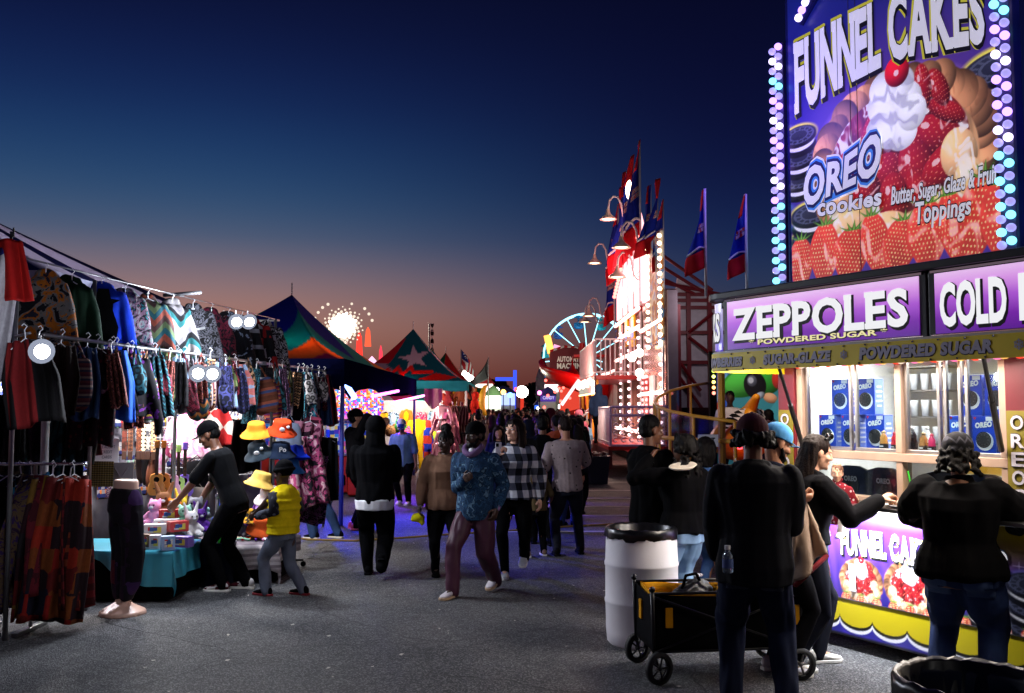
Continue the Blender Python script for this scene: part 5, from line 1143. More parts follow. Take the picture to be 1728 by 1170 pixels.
  p = at(px, py, Yd); z0 = .475; b = MB(); b.box((0, 0, 0), d); o = mini('gift_box', lb, 'box', b, mat('box%d' % px, c, .4), (p.x, p.y, max(p.z, z0 + d[2] / 2)), rz, 'boxed toys on the turquoise table', bevel=.004)
  b = MB(); b.box((0, -d[1] / 2 - .001, 0), (d[0] * .6, .003, d[2] * .55)); b.build('printed_label', pat('boxlab%d' % (px % 5), 'patch', [(220, 216, 210), (60, 90, 150), (190, 60, 60), (230, 210, 90)], 30), o)
 # soft toys
 tw_ = [('pink', (232, 150, 190)), ('white', (226, 222, 222)), ('lilac', (170, 130, 210)), ('yellow', (230, 190, 60)), ('sky blue', (90, 170, 220)), ('brown', (120, 78, 50)), ('grey', (120, 118, 124)), ('peach', (230, 180, 150)), ('mint', (150, 210, 180)), ('red', (190, 40, 44)), ('orange', (220, 120, 40)), ('violet', (110, 60, 170))]
 def plush(lb, p, c, s, rz, ears, g):
  t = thing('soft_toy', lb, 'soft toy', p, R(rz), g); m = cloth('plush_%d_%d_%d' % c, c, .2, .5); b = MB(); b.ell((0, 0, .07), (.065, .055, .075)); b.ell((0, -.015, .17), (.062, .055, .055))
  for q in (-1, 1):
   b.limb([(q * .05, -.02, .10), (q * .085, -.05, .06)], [.022, .02], 8); b.limb([(q * .04, -.04, .025), (q * .05, -.09, .02)], [.028, .026], 8)
   b.limb([(q * .038, 0, .205), (q * (.045 + .02 * ears), .005, .225 + .07 * ears)], [.022, .012], 8)
  b.v = [tuple(V(q) * s) for q in b.v]; b.build('body', m, t, vox=.008 * s, sm=2)
  for q in (-1, 1): b = MB(); b.ell((q * .022 * s, -.066 * s, .18 * s), .008 * s, 8, 5); b.build('eye', PUPIL, t)
  b = MB(); b.ell((0, -.066 * s, .158 * s), (.02 * s, .014 * s, .014 * s), 10, 6); b.build('muzzle', WHITE, t, smooth=True)
 i = 0
 for px, py, Yd, s in ((262, 868, 9.6, 1.1), (276, 862, 9.75, 1.3), (294, 866, 9.7, 1.1), (306, 858, 9.8, 1.0), (312, 878, 9.5, 1.1), (322, 888, 9.35, 1.1), (330, 868, 9.6, 1.2), (338, 880, 9.5, 1.0)):
  n, c = tw_[(i * 5 + 0) % 12]; p = at(px, py, Yd); plush(('%s soft toy with %s ears in the heap on the turquoise table') % (n, ('round', 'long')[i % 2]), (p.x, p.y, max(.47, p.z - .1)), c, s, 10 + i * 23 % 60 - 20, i % 2, 'soft toys on the turquoise table'); i += 1
 for px, py, Yd, s in ((404, 905, 10.3, 1.0), (418, 898, 10.4, 1.1), (428, 892, 10.5, .9), (398, 890, 10.6, 1.1), (440, 880, 10.7, 1.2)):
  n, c = tw_[(i * 5 + 2) % 12]; p = at(px, py, Yd); plush('%s soft toy on the blanket covered low table' % n, (p.x, p.y, max(.42, p.z - .1)), c, s, 20, i % 2, 'soft toys on the low table'); i += 1
 # low table under a woven blanket
 lt = thing('low_table', 'low table under a grey and white woven blanket', 'table', (-2.85, 10.3, 0)); b = MB(); b.box((0, 0, .2), (.85, .8, .38)); b.build('table_frame', BLACK, lt, bevel=.02)
 b = MB()
 def bl(u, v):
  x = -.50 + u * 1.0; y = -.50 + v * .95; z = .405
  if v < .22: t = (.22 - v) / .22; y = -.46 + .03 * math.sin(u * 28) - .03 * t; z -= t * .26
  if u > .88: t = (u - .88) / .12; x = .39 + .07 + .02 * math.sin(v * 20); z -= t * .2
  return (x, y, z)
 b.grid(bl, 50, 30); b.build('woven_blanket', pat('woven_grey', 'stripes', [(150, 142, 146), (168, 160, 164), (120, 110, 118), (176, 170, 172)], 9), lt, smooth=True, solid=.01)
 for k in range(16):
  b = MB(); rr = random.Random(k); b.tube([(-.09, 0, 0), (.0, .01, .012), (.09, 0, 0)], .012, 6); n, c = tw_[k % 12]
  p = V((-2.85 - .36 + .048 * k, 9.97 + .22 * rr.random(), .425)); mini('friendship_bracelet', '%s bracelet lying on the woven blanket%s' % (n, ' near its right edge' if k > 11 else ''), 'bracelet', b, cloth('br%d' % k, c), p, rr.uniform(0, 180), 'bracelets on the low table')
 # bucket with toy swords and tubes
 p = gnd(362, 992); bk = thing('toy_bucket', 'dark blue bucket filled with plastic toy swords and tubes', 'bucket', (p.x, p.y + .1, 0)); b = MB(); b.lathe([(.15, 0), (.18, .45), (.185, .45), (.175, .44), (.15, .06)], 24); b.build('bucket_shell', mat('blue_bucket', (14, 22, 60), .4), bk, smooth=True)
 for k in range(15):
  a = k * 2.4; rr = random.Random(k); r0 = .10 * math.sqrt(k / 15); c = [(60, 190, 60), (30, 60, 190), (200, 210, 220), (40, 160, 190), (190, 230, 240)][k % 5]
  b = MB(); A_ = V((p.x + r0 * math.cos(a), p.y + .1 + r0 * math.sin(a), .2)); Bp = A_ + V((.07 * math.cos(a), .07 * math.sin(a), .42 + .30 * rr.random())); b.tube([A_, A_.lerp(Bp, .5), Bp], [.02, .024, .02], 8); b.ell(Bp, .026, 8, 6)
  tag(b.build('toy_tube', mat('tube%d' % (k % 5), c, .15, var=.1, trans=.0 if k % 5 < 2 else .5), None, smooth=True), '%s plastic toy tube standing in the blue bucket' % ('green', 'royal blue', 'clear', 'teal', 'ice blue')[k % 5], 'toy tube', '%s toy tubes in the bucket' % ('green', 'royal blue', 'clear', 'teal', 'ice blue')[k % 5])
 # hat stand and hats
 hp = V((-2.72, 10.75, 0)); hsd = thing('hat_stand', 'tall wheeled stand that carries the bucket hats', 'hat stand', hp); b = MB(); b.tube([(0, 0, .06), (0, 0, 1.75)], .018, 8); b.build('pole', BLKM, hsd)
 for k in range(4): b = MB(); a = k * math.pi / 2 + .4; b.tube([(0, 0, .08), (.38 * math.cos(a), .38 * math.sin(a), .075)], .014, 6); q = b.build('foot', BLKM, hsd); b = MB(); b.lathe([(.03, -.012), (.03, .012)], 12, M=Matrix.Translation((.38 * math.cos(a), .38 * math.sin(a), .03)) @ Matrix.Rotation(R(90), 4, 'X')); b.build('caster', BLACK, q)
 hats = [(432, 728, 'orange yellow bucket hat at the top of the hat stand', (226, 150, 44), 10.4), (476, 724, 'red orange bucket hat with a daisy at the top of the hat stand', (196, 62, 26), 10.5), (436, 762, 'charcoal bucket hat with white patches on the hat stand', (44, 54, 62), 10.4), (474, 762, 'dark navy bucket hat with white letters on the hat stand', (20, 30, 48), 10.45), (497, 768, 'bright blue bucket hat on the hat stand', (20, 50, 190), 10.7), (440, 812, 'pale yellow bucket hat with white brim on the hat stand', (230, 184, 90), 10.3), (455, 838, 'white furry hat with a pink face on the hat stand', (214, 206, 206), 10.4), (424, 876, 'black bucket hat with yellow fruit print', (40, 36, 26), 10.2), (444, 886, 'plain orange bucket hat low on the stand', (206, 84, 34), 10.15), (452, 868, 'tan bucket hat stacked behind the orange one', (196, 150, 90), 10.4), (490, 790, 'sky blue cap peeking below the bright blue hat', (50, 120, 190), 10.75)]
 for k, (px, py, lb, c, Yd) in enumerate(hats):
  b = MB(); b.lathe([(.175, -.05), (.178, -.045), (.115, .01), (.105, .02), (.098, .09), (.085, .105), (.0, .108)], 26, caps=False); b.lathe([(.168, -.047), (.10, .005), (.092, .085), (0, .1)], 26, caps=False)
  m = cloth('hat%d' % k, c) if k not in (7,) else pat('fruit_print', 'dots', [(230, 180, 40), (200, 140, 30), (24, 24, 20), (24, 26, 20)], 24)
  rr = random.Random(k); o = mini('bucket_hat', lb, 'hat', b, m, at(px, py, Yd), rr.uniform(0, 90), 'hats on the hat stand', smooth=True, folds=(.008, 14), seed=k, sub=1); o.rotation_euler = (R(rr.uniform(-12, 22)), R(rr.uniform(-15, 15)), rr.random())
  if k == 3: b = MB(); lettering(b, 'Po', -.03, .02, .05, None, -.112, .03); b.build('lettering', WHITE, o); o.rotation_euler = (R(10), 0, R(20))
  q = at(px, py, Yd) - hp; b = MB(); b.tube([(0, 0, min(1.74, q.z - .06)), (q.x, q.y, q.z - .02), (q.x, q.y, q.z + .09)], .007, 6); b.build('peg', BLKM, hsd)
  if k in (1, 2): b = MB(); b.ell((.0, -.118, .03), (.03, .01, .025), 10, 6); b.ell((.06, -.1, .06), (.02, .012, .018), 10, 6); b.build('patch', WHITE, o)
 # blankets and packs at the far end
 for k, (px, py, lb, m, w, h) in enumerate(((505, 770, 'pink blanket printed with black shapes at the stall end', pat('pinkblk', 'graphic', [(20, 16, 24), (20, 16, 24), (150, 60, 100), (190, 150, 160), (20, 16, 24)], 6), .24, .85), (524, 745, 'maroon blanket with a pale cartoon shape at the stall end', pat('marpale', 'graphic', [(70, 16, 44), (80, 20, 50), (160, 100, 120), (30, 10, 24)], 4), .2, .8), (535, 800, 'black blanket with violet scribbles at the stall end', pat('blkvio', 'floral', [(14, 12, 18), (14, 12, 18), (120, 70, 120), (14, 12, 18), (180, 170, 180)], 6), .24, .85), (548, 770, 'black fleece blanket hanging lowest at the stall end', BLACK2, .2, .8), (515, 850, 'black and white printed blanket near the ground', pat('blkwht', 'floral', [(14, 12, 18), (14, 12, 18), (150, 140, 150), (20, 18, 24)], 8), .22, .45))):
  hang_cloth(lb, at(px, py - 40, 11.6 + .12 * k), m, 25 + k * 7, w, h, 'blanket', 'printed_blanket', 'printed blankets at the stall end', k, .9)
 hang_bag('pink and red child backpack hung at the end of the stall', at(527, 690, 12.3), pat('kidpack', 'patch', [(150, 30, 60), (190, 80, 110), (60, 16, 36)], 9), 20, .15, .34, .1, 'backpack', seed=77)
 hang_bag('grey plush backpack with a shark fin shape', at(488, 700, 11.3), cloth('sharkgrey', (96, 104, 120)), 20, .15, .4, .1, 'backpack', seed=78)
 hang_bag('black backpack behind the leaning man', at(333, 770, 11.0), BLACK2, 10, .17, .34, .05, 'backpack', seed=79); hang_bag('grey cloth bag below the black backpack', at(333, 815, 10.9), cloth('bag_grey', (104, 96, 92)), 10, .17, .3, .05, 'backpack', seed=80)
 hang_hoodie('pale pink hooded jacket hung inside the stall', at(318, 690, 11.6), pat('pinkhood', 'camo', [(220, 190, 206), (226, 150, 190), (230, 220, 226), (170, 70, 110)], 7), 10, .24, .5, group='clothes inside the stall', seed=31)
 hang_cloth('white shawl with red diamond blocks hung inside the stall', at(358, 675, 11.9), pat('redwhite', 'diamond', [(170, 36, 40), (176, 40, 44), (216, 210, 204), (220, 214, 208)], 3), 0, .3, .5, 'shawl', 'hanging_shawl', 'clothes inside the stall', 32)
 hang_cloth('black cape hung under the twin floodlights', at(408, 700, 12.4), BLACK, 10, .25, .7, 'cape', 'hanging_cape', 'clothes inside the stall', 33)
 # small goods pinned along the back sheet
 gg = [(0, 'pink'), (1, 'white'), (3, 'yellow'), (4, 'sky blue'), (2, 'lilac'), (9, 'red'), (8, 'mint'), (10, 'orange')]
 for k in range(210):
  rr = random.Random(500 + k); u = rr.uniform(.05, .98); z = rr.choice((.78, .95, 1.12, 1.29, 1.46, 1.63, 1.8, 2.0)); p = A_.lerp(B_, 0); p = V((-6.0, 10.2, 0)).lerp(V((-3.7, 13.9, 0)), u) + V((.14, -.09, z)); j, n = gg[k % 8]
  b = MB(); b.box((0, 0, 0), (.12, .03, .17)); b.box((0, -.018, -.02), (.08, .02, .09)); b.tube([(0, 0, .085), (0, 0, .11)], .006, 5)
  mini('packaged_toy', 'small packaged toy with %s front on the stall back sheet' % n, 'packaged toy', b, pat('pk%d' % (k % 16), ('patch', 'floral')[k % 16 // 8], [tw_[j][1], (170, 168, 172), tuple(int(q * .5) for q in tw_[j][1]), (40, 50, 110), (20, 20, 26)], 22), p, 58, 'packaged toys with %s fronts' % n, bevel=.004)
 # jewellery boards
 b = MB(); b.box((0, 0, 0), (.22, .02, .22)); b.tube([(-.06, -.015, .06), (0, -.015, -.04), (.06, -.015, .06)], .006, 5); mini('necklace_board', 'grey felt board with a dark necklace near the mannequin', 'display board', b, cloth('felt', (120, 114, 116)), at(205, 800, 9.2), 12)
 for k in range(9): b = MB(); b.box((0, 0, 0), (.018, .03, .24)); mini('bracelet_strip', 'dark strip of gold bracelets hung by the payment sign', 'bracelet strip', b, pat('goldstrip', 'stripes', [(20, 18, 16), (120, 96, 50)], 60), at(156 + k * 4.2, 800, 9.0 + .02 * k), 10, 'strips of bracelets')
stall_goods()
def low_rack():
 c0 = V((-4.35, 7.72, 0)); c1 = V((-3.52, 7.86, 0))
 rk = thing('clothes_rack', 'chrome rail rack loaded with skirts and robes at the stall front', 'clothes rack', c0); d = c1 - c0
 b = MB(); b.tube([(-.5, -.1, 1.34), d + V((0, 0, 1.34)), d + V((.02, 0, 1.30)), ], .013, 8); b.build('rail', CHROME, rk, smooth=True)
 for q in (.12, .55): p = d * q; b = MB(); b.tube([(p.x, p.y, 0.03), (p.x, p.y, 1.34)], .016, 8); b.build('upright', STEEL, rk); b = MB(); b.box((p.x, p.y, .02), (.05, .5, .03)); b.build('foot', STEEL, rk, bevel=.004)
 cols = [('dusty rose velvet', [(150, 90, 80), (120, 70, 64)]), ('black and lilac', [(16, 14, 20), (120, 110, 160), (16, 14, 20)]), ('white floral on navy', [(20, 24, 40), (170, 160, 160), (30, 60, 90)]), ('plain navy', [(18, 22, 40), (14, 18, 34)]), ('teal checked', [(16, 44, 54), (22, 60, 70), (12, 24, 34)]), ('dark teal plaid', [(14, 36, 48), (10, 18, 28), (24, 70, 80)]), ('charcoal knit', [(28, 26, 28), (20, 18, 22)]), ('black cotton', [(14, 12, 14), (18, 16, 18)]), ('indigo batik', [(30, 34, 90), (16, 18, 44), (60, 70, 130)]), ('sky blue trimmed', [(16, 16, 24), (50, 130, 170), (14, 14, 22)]), ('purple striped', [(50, 30, 80), (90, 70, 50), (40, 20, 50)]), ('maroon silk', [(90, 18, 30), (60, 12, 22)]), ('mustard patched', [(130, 96, 30), (70, 20, 24), (96, 60, 24)]), ('burgundy patched', [(100, 20, 26), (60, 14, 18), (120, 50, 30)])]
 for i, (n, cs) in enumerate(cols):
  u = i / 14; p = c0 + V((-.3, -.06, 0)).lerp(d, u) + V((0, 0, 1.30))
  hang_cloth('%s long garment on the low rack' % n, p, pat('rack_%d' % i, ('vstripes', 'plaid', 'floral', 'patch')[i % 4] if len(cs) > 2 else 'camo', cs, 9), 62 + (i * 29) % 20, .24, 1.0 + .08 * math.sin(i * 2.1), 'garment', 'rack_garment', 'long garments on the low rack', i, .75, 5)
 hang_cloth('red patchwork skirt facing out at the end of the low rack', c1 + V((-.05, -.14, 1.29)), pat('patchred', 'patch', [(130, 26, 20), (36, 20, 26), (150, 40, 24), (24, 22, 40), (96, 24, 22), (120, 60, 24)], 5.5), 28, .235, 1.12, 'skirt', 'patchwork_skirt', 'long garments on the low rack', 21, .7, 6)
 hang_cloth('dark red patchwork skirt just behind the end of the low rack', c1 + V((-.2, -.12, 1.29)), pat('patchred2', 'patch', [(90, 18, 20), (30, 26, 30), (110, 80, 30), (40, 16, 24)], 5), 50, .235, 1.12, 'skirt', 'patchwork_skirt', 'long garments on the low rack', 22, .7, 6)
 # half mannequin in patchwork trousers
 p = gnd(207, 1036); mn = thing('half_mannequin', 'beige half mannequin wearing dark patchwork trousers', 'mannequin', (p.x, p.y, 0), R(-35)); MQ = mat('mannequin_beige', (206, 168, 148), .35, var=.04)
 b = MB(); b.lathe([(.0, 1.165), (.115, 1.165), (.125, 1.15), (.128, 1.07), (.14, 1.0), (.15, .9), (.10, .8)], 24); b.v = [(x, y * .75, z) for x, y, z in b.v]
 for s in (-1, 1): b.limb([(s * .07, 0, .9), (s * .075, .03, .5), (s * .05, 0, .1)], [.085, .06, .038], 10); b.limb([(s * .05, -.02, .07), (s * .06, -.14, .035)], [.04, .028], 8)
 b.lathe([(.0, 0), (.2, 0), (.19, .03), (.11, .07), (.06, .10), (0, .1)], 24); b.build('legs', MQ, mn, vox=.009)
 b = MB(); b.lathe([(.13, 1.09), (.155, 1.0), (.165, .9), (.12, .8)], 20); b.v = [(x, y * .85, z) for x, y, z in b.v]
 for s in (-1, 1): b.limb([(s * .07, 0, .88), (s * .09, .03, .55), (s * .085, .02, .3), (s * .055, 0, .16)], [.10, .098, .085, .06], 12)
 b.build('trousers', pat('patch_trouser', 'patch', [(22, 14, 24), (40, 20, 44), (90, 24, 40), (24, 20, 30), (60, 34, 80), (20, 14, 22)], 6), mn, vox=.012, folds=(.012, 10))
low_rack()
# ------------------------------------------------------------------ midway on the left: game tent, costume stall, far tents
def game_canvas(u, h):
 w = 1 - np.abs(2 * u - 1); s = h + w * .5; c = np.zeros((len(u), 3)) + np.array((26, 36, 140))
 c[s < .86] = (34, 140, 132); c[s < .52] = (214, 122, 50); c[s < .25] = (170, 34, 96); c[(h < .035)] = (16, 18, 60); return c
def poly_in(u, h, pts):
 ins = np.zeros(len(u), bool)
 for i in range(len(pts)):
  (x1, z1), (x2, z2) = pts[i], pts[(i + 1) % len(pts)]
  if z1 != z2: ins ^= ((h < z1) != (h < z2)) & (u < (x2 - x1) * (h - z1) / (z2 - z1) + x1)
 return ins
def star_canvas(u, h):
 x = (u - .5) * (1 - h) * 2          # position across the panel, -1..1
 c = np.zeros((len(u), 3)) + np.array((16, 92, 108))
 r = np.hypot(x + .55, (h - .0) * .9); c[(np.abs(r - .40) < .055) & (h < .5)] = (150, 140, 160)
 c[poly_in(x, h, [(-.62, .46), (-.30, .46), (-.10, .86), (-.16, .90)])] = (170, 26, 44)
 st = []
 for k in range(10): a = math.pi / 2 + k * math.pi / 5 + .25; q = .20 if k % 2 == 0 else .075; st.append((.10 + q * 1.35 * math.cos(a), .56 + q * 1.1 * math.sin(a)))
 c[poly_in(x, h, st)] = (196, 184, 200)
 zz = [(-.62, .17), (-.36, .22), (-.30, .36), (-.22, .25), (-.14, .40), (-.04, .24), (.06, .42), (.12, .30), (.42, .30)]
 for (x1, z1), (x2, z2) in zip(zz[:-1], zz[1:]):
  L2 = (x2 - x1) ** 2 + (z2 - z1) ** 2; t = np.clip(((x - x1) * (x2 - x1) + (h - z1) * (z2 - z1)) / L2, 0, 1); c[np.hypot(x - x1 - t * (x2 - x1), h - z1 - t * (z2 - z1)) < .028] = (200, 40, 36)
 c[poly_in(x, h, [(.22, .13), (.48, .28), (.84, .16), (.56, .03)])] = (186, 34, 30); return c
def duo(c1, c2, n=4):
 def f(u, h): c = np.zeros((len(u), 3)) + np.array(c1); c[(u * n).astype(int) % 2 == 1] = c2; return c
 return f
peak_tent('peaked tent with nested navy, teal, orange and magenta panels over the arcade', -4.67, 20.0, 2.1, 5.5, 2.55, 4.19, [game_canvas], .45, (6, 8, 34), pm=mat('blue_lit_post', (60, 70, 170), .4))  # blue light on the posts is put into their colour
peak_tent('teal peaked tent with white star, red zigzag and red diamond', -3.29, 31.5, 1.95, 3.1, 2.6, 4.42, [star_canvas], .32, (30, 100, 110), sag=1.45, n=40)
peak_tent('green and red peaked tent beyond the star tent', -2.94, 42, 1.7, 3.0, 2.6, 4.24, [duo((20, 84, 60), (170, 30, 34), 2)], .35, (20, 84, 60))
peak_tent('yellow and teal peaked tent close behind the star tent', -3.15, 37.4, 1.7, 1.6, 2.6, 4.1, [duo((200, 150, 40), (24, 96, 100), 2)], .35, (180, 120, 40))
peak_tent('faded green peaked tent farthest down the left side', -2.9, 52, 1.6, 3, 2.5, 3.75, [duo((40, 90, 60), (190, 170, 90), 3)], .35, (50, 90, 60))
def arcade():
 # coin pusher cabinets under the tent
 hexes = [('first from the street', 0), ('second from the street', 1), ('third from the street', 2), ('farthest left', 3)]
 marq = pat('arcade_marquee', 'patch', [(250, 120, 40), (240, 60, 160), (250, 210, 90), (120, 70, 230), (250, 250, 255), (60, 160, 250)], 26, .3, 0, .8)
 marq2 = pat('arcade_glassart', 'patch', [(40, 60, 160), (230, 220, 200), (90, 60, 190), (250, 200, 90), (60, 140, 220), (230, 90, 160)], 12, .3, 3, .7)
 for k in range(5):
  x = -3.0 - .78 * k; y = 19.6 + .5 * (k % 2)
  t = thing('coin_pusher', ('red based coin pusher machine %s under the arcade tent' % ('nearest the street', 'second from the street', 'third from the street', 'fourth from the street', 'fifth from the street')[k]), 'arcade machine', (x, y, 0), R(12), 'coin pusher machines')
  b = MB(); b.box((0, 0, .42), (.76, .8, .76)); b.build('cabinet', mat('red_cabinet', (150, 28, 20), .4), t, bevel=.03)
  b = MB(); b.box((0, -.1, .83), (.74, .7, .06)); b.build('coin_tray', STEEL, t, bevel=.01); b = MB(); b.box((0, -.41, .3), (.5, .03, .2)); b.build('payout_door', BLACK, t, bevel=.008)
  b = MB(); b.box((0, .15, 1.16), (.72, .45, .60)); b.build('playfield', marq2, t); bx('front_glass', glass('arcade_glass'), -.36, .36, -.14, -.13, .86, 1.5, t)
  b = MB(); b.box((0, .1, 1.505), (.76, .6, .05)); b.build('hood', BLU, t, bevel=.01)
  b = MB(); pl = [(.34 * math.cos(a) * 1.05, 1.86 + .33 * math.sin(a)) for a in [2 * math.pi * q / 18 for q in range(18)]]; b.prism(pl, -.06, .06); b.build('marquee', marq, t, bevel=.02)
  b = MB(); b.prism([(-.3, 1.56), (.3, 1.56), (.25, 1.75), (-.25, 1.75)], -.05, .05); b.build('marquee_base', glow('marq_base', (240, 120, 220), 1.2), t)
 for lb, a, c, nm, col in (('blue fluorescent tube hung slanting at the arcade corner', at(585, 650, 15.5), at(599, 672, 15.7), 'tube_blue', (120, 150, 255)), ('magenta neon tube along the front of the arcade', at(628, 669, 17.0), at(672, 660, 20.5), 'tube_pink', (255, 110, 220)), ('pink neon tube along the far edge of the arcade', at(662, 680, 20), at(715, 668, 25.0), 'tube_rose', (255, 140, 220))):
  b = MB(); b.tube([a, c], .03 if nm != 'tube_blue' else .045, 8); tag(b.build('neon_tube', glow(nm, col, 6), None, smooth=True), lb, 'neon tube')
 lamp('arcade_blue', (-2.95, 15.6, 2.05), (26, 50, 255), 1500, .1, 'SPOT', angle=95, aim=(-1.5, 14.6, 0)); lamp('arcade_violet', (-2.8, 19.0, 2.05), (110, 40, 255), 1300, .1, 'SPOT', angle=95, aim=(-1.0, 18.2, 0)); lamp('arcade_glow', (-3.4, 17.2, 1.9), (60, 70, 255), 120, .15); lamp('arcade_pink', (-1.7, 24.5, 2.2), (255, 60, 200), 50, .15); lamp('arcade_inside', (-4.0, 17.2, 2.35), (255, 224, 210), 190, .2)
 # small pop-up canopy in front of the costume stall, white wash cloth
 b = MB(); b.grid(lambda u, v: ((u - .5) * .5, .1 * math.sin(u * 9), -v * (.32 + .25 * math.sin(math.pi * u))), 24, 8); mini('hanging_sheet', 'pale pink cloth sagging from the edge of the star tent', 'cloth', b, cloth('pale_pink', (196, 160, 170)), at(731, 656, 26.6), 0, smooth=True, solid=.01)
arcade()
def costume_stall():
 Y = 28.6
 aw = thing('striped_awning', 'teal, pink and white striped awning over the costume stall', 'awning', (0, 0, 0)); b = MB(); c_ = at(690, 690, Y - .6); w = 2.1
 b.grid(lambda u, v: (c_.x - 1.15 + u * w, Y - .1 - v * .7, 2.42 - .42 * v), 36, 4); q = b.build('awning_cloth', pat('awning_stripe', 'vstripes', [(210, 50, 110), (40, 130, 130), (210, 205, 205)], .5, .8), aw, solid=.012)
 for s in (0, w): b = MB(); b.tube([(c_.x - 1.15 + s, Y - .8, 0), (c_.x - 1.15 + s, Y - .8, 2.0)], .025, 8); b.build('post', STEEL, aw)
 b = MB(); b.box((c_.x - .1, Y + .9, 1.2), (2.8, .06, 2.3)); tag(b.build('stall_partition', cloth('pale_wall', (190, 186, 190))), 'white partition behind the costume mannequins', 'partition')
 lamp('costume_light', at(700, 690, Y - 1.2), (255, 244, 236), 130, .15); lamp('costume_light', at(665, 690, Y - .6), (255, 244, 236), 60, .15)
 def onesie(lb, px, py, h, m, m2=None, rz=0, full=True, grp='costumes on mannequins', name='costume_onesie'):
  Yd = Y - .35 if full else Y + .5; p = at(px, py, Yd); t = thing(name, lb, 'costume', (p.x, p.y, p.z), R(rz), grp); b = MB()
  s = h / 1.5; b.loft([[(rx * math.cos(a), ry * math.sin(a), z) for a in [2 * math.pi * j / 18 for j in range(18)]] for z, rx, ry in ((-.02, .06, .05), (-.08, .18, .09), (-.3, .23, .11), (-.65, .24, .12), (-.86, .25, .12))])
  for q in (-1, 1):
   b.limb([(q * .19, 0, -.12), (q * .28, 0, -.45), (q * .30, -.04, -.78)], [.075, .08, .06], 10)
   if full: b.limb([(q * .11, 0, -.82), (q * .13, 0, -1.1), (q * .13, 0, -1.42)], [.125, .11, .085], 10)
  b.v = [tuple(V(q) * s) for q in b.v]; o = b.build('suit', m, t, vox=.02, folds=(.015, 9), seed=int(px))
  if m2:
   c = MB(); c.ell((0, -.10 * s, -.36 * s), (.13 * s, .06 * s, .24 * s), 14, 9); c.build('belly_panel', m2, t, smooth=True)
  if full:
   c = MB();
   for q in (-1, 1): c.limb([(q * .13 * s, 0, -1.4 * s), (q * .12 * s, 0, -1.52 * s)], [.04, .04], 8)
   c.lathe([(0, -1.56 * s), (.26, -1.56 * s), (.24, -1.53 * s), (0, -1.52 * s)], 20); c.build('mannequin_base', mat('mannequin_beige', (206, 168, 148)), t, smooth=True)
  else: hanger(t, .0, .16)
  return t
 onesie('long yellow costume with drooping sleeves on a mannequin', 704, 706, 1.62, cloth('sun_yellow', (230, 180, 20)))
 onesie('red and blue block costume on a mannequin', 725, 708, 1.55, pat('redblue', 'check', [(190, 50, 34), (30, 50, 160)], 2.1))
 onesie('green animal costume with a lime front panel on a mannequin', 738, 716, 1.40, cloth('grass_green', (30, 130, 50)), cloth('lime', (180, 220, 50)))
 onesie('pale blue costume with navy spots hung at the left of the stall wall', 664, 694, .9, pat('blue_spot', 'dots', [(30, 50, 90), (150, 190, 214), (160, 196, 220)], 14), cloth('icewhite', (200, 214, 224)), full=False, grp='costumes hung on the partition')
 onesie('orange hooded costume with a yellow belly on the stall wall', 686, 690, 1.0, cloth('fox_orange', (222, 120, 44)), cloth('sun_yellow', (230, 180, 20)), full=False, grp='costumes hung on the partition')
 onesie('pink polka dot costume with a dark head on the stall wall', 711, 694, .8, pat('pinkdots', 'dots', [(240, 220, 226), (214, 60, 110), (214, 60, 110)], 18), full=False, grp='costumes hung on the partition')
 onesie('ice blue spotted costume at the right of the stall wall', 733, 692, 1.0, pat('blue_spot', 'dots', [(30, 50, 90)], 14), cloth('icewhite', (200, 214, 224)), full=False, grp='costumes hung on the partition')
 onesie('yellow striped costume half hidden at the far left of the stall', 650, 694, 1.0, pat('yelbee', 'stripes', [(220, 170, 30), (220, 170, 30), (60, 40, 20)], 5), full=False, grp='costumes hung on the partition')
 for px, py, lb, c in ((660, 728, 'leopard patterned plush in the bin at the costume stall', (130, 90, 50)), (676, 722, 'green crowned hat in the bin at the costume stall', (60, 150, 60)), (684, 732, 'pink dotted plush in the bin at the costume stall', (220, 90, 130))):
  b = MB(); b.ell((0, 0, 0), (.2, .18, .17)); b.ell((-.1, 0, .16), (.06, .05, .08)); b.ell((.1, 0, .16), (.06, .05, .08)); mini('plush_head', lb, 'plush', b, pat('plsh%d' % px, 'dots', [(40, 26, 16), c, c], 18), at(px, py, Y - .5), 0, vox=.02)
 # silver jackets and dark goods hung on the corner post
 rr = random.Random(4)
 for k in range(9):
  px, py = 748 + 9 * (k % 2) + rr.uniform(-3, 3), 690 + 11 * k * .95
  hang_hoodie('shiny silver pink jacket hung in the column beside the green costume', at(px, py - 12, Y - .9 + .1 * (k % 3)), mat('silverpink', (176, 120, 130), .3, .5, vs=4, var=.4), rr.uniform(-20, 40), .25, .42, False, 'shiny jackets on the corner post', 'jacket', 'hanging_jacket', k, .5)
 for k in range(12):
  px, py = 764 + 6.5 * (k % 4), 690 + 16 * (k // 4); n, c = [('dark red', (90, 24, 26)), ('black', (16, 14, 16)), ('brown', (64, 40, 28)), ('maroon', (56, 14, 22))][k % 4]
  hang_cloth(n + ' leather belt bundle hung beside the shiny jackets', at(px, py - 8, 28.2 + .15 * (k % 3)), mat('belt%d' % (k % 4), c, .5, var=.4), rr.uniform(-30, 30), .14, .55, 'belt bundle', 'belt_bundle', n + ' belt bundles', k)
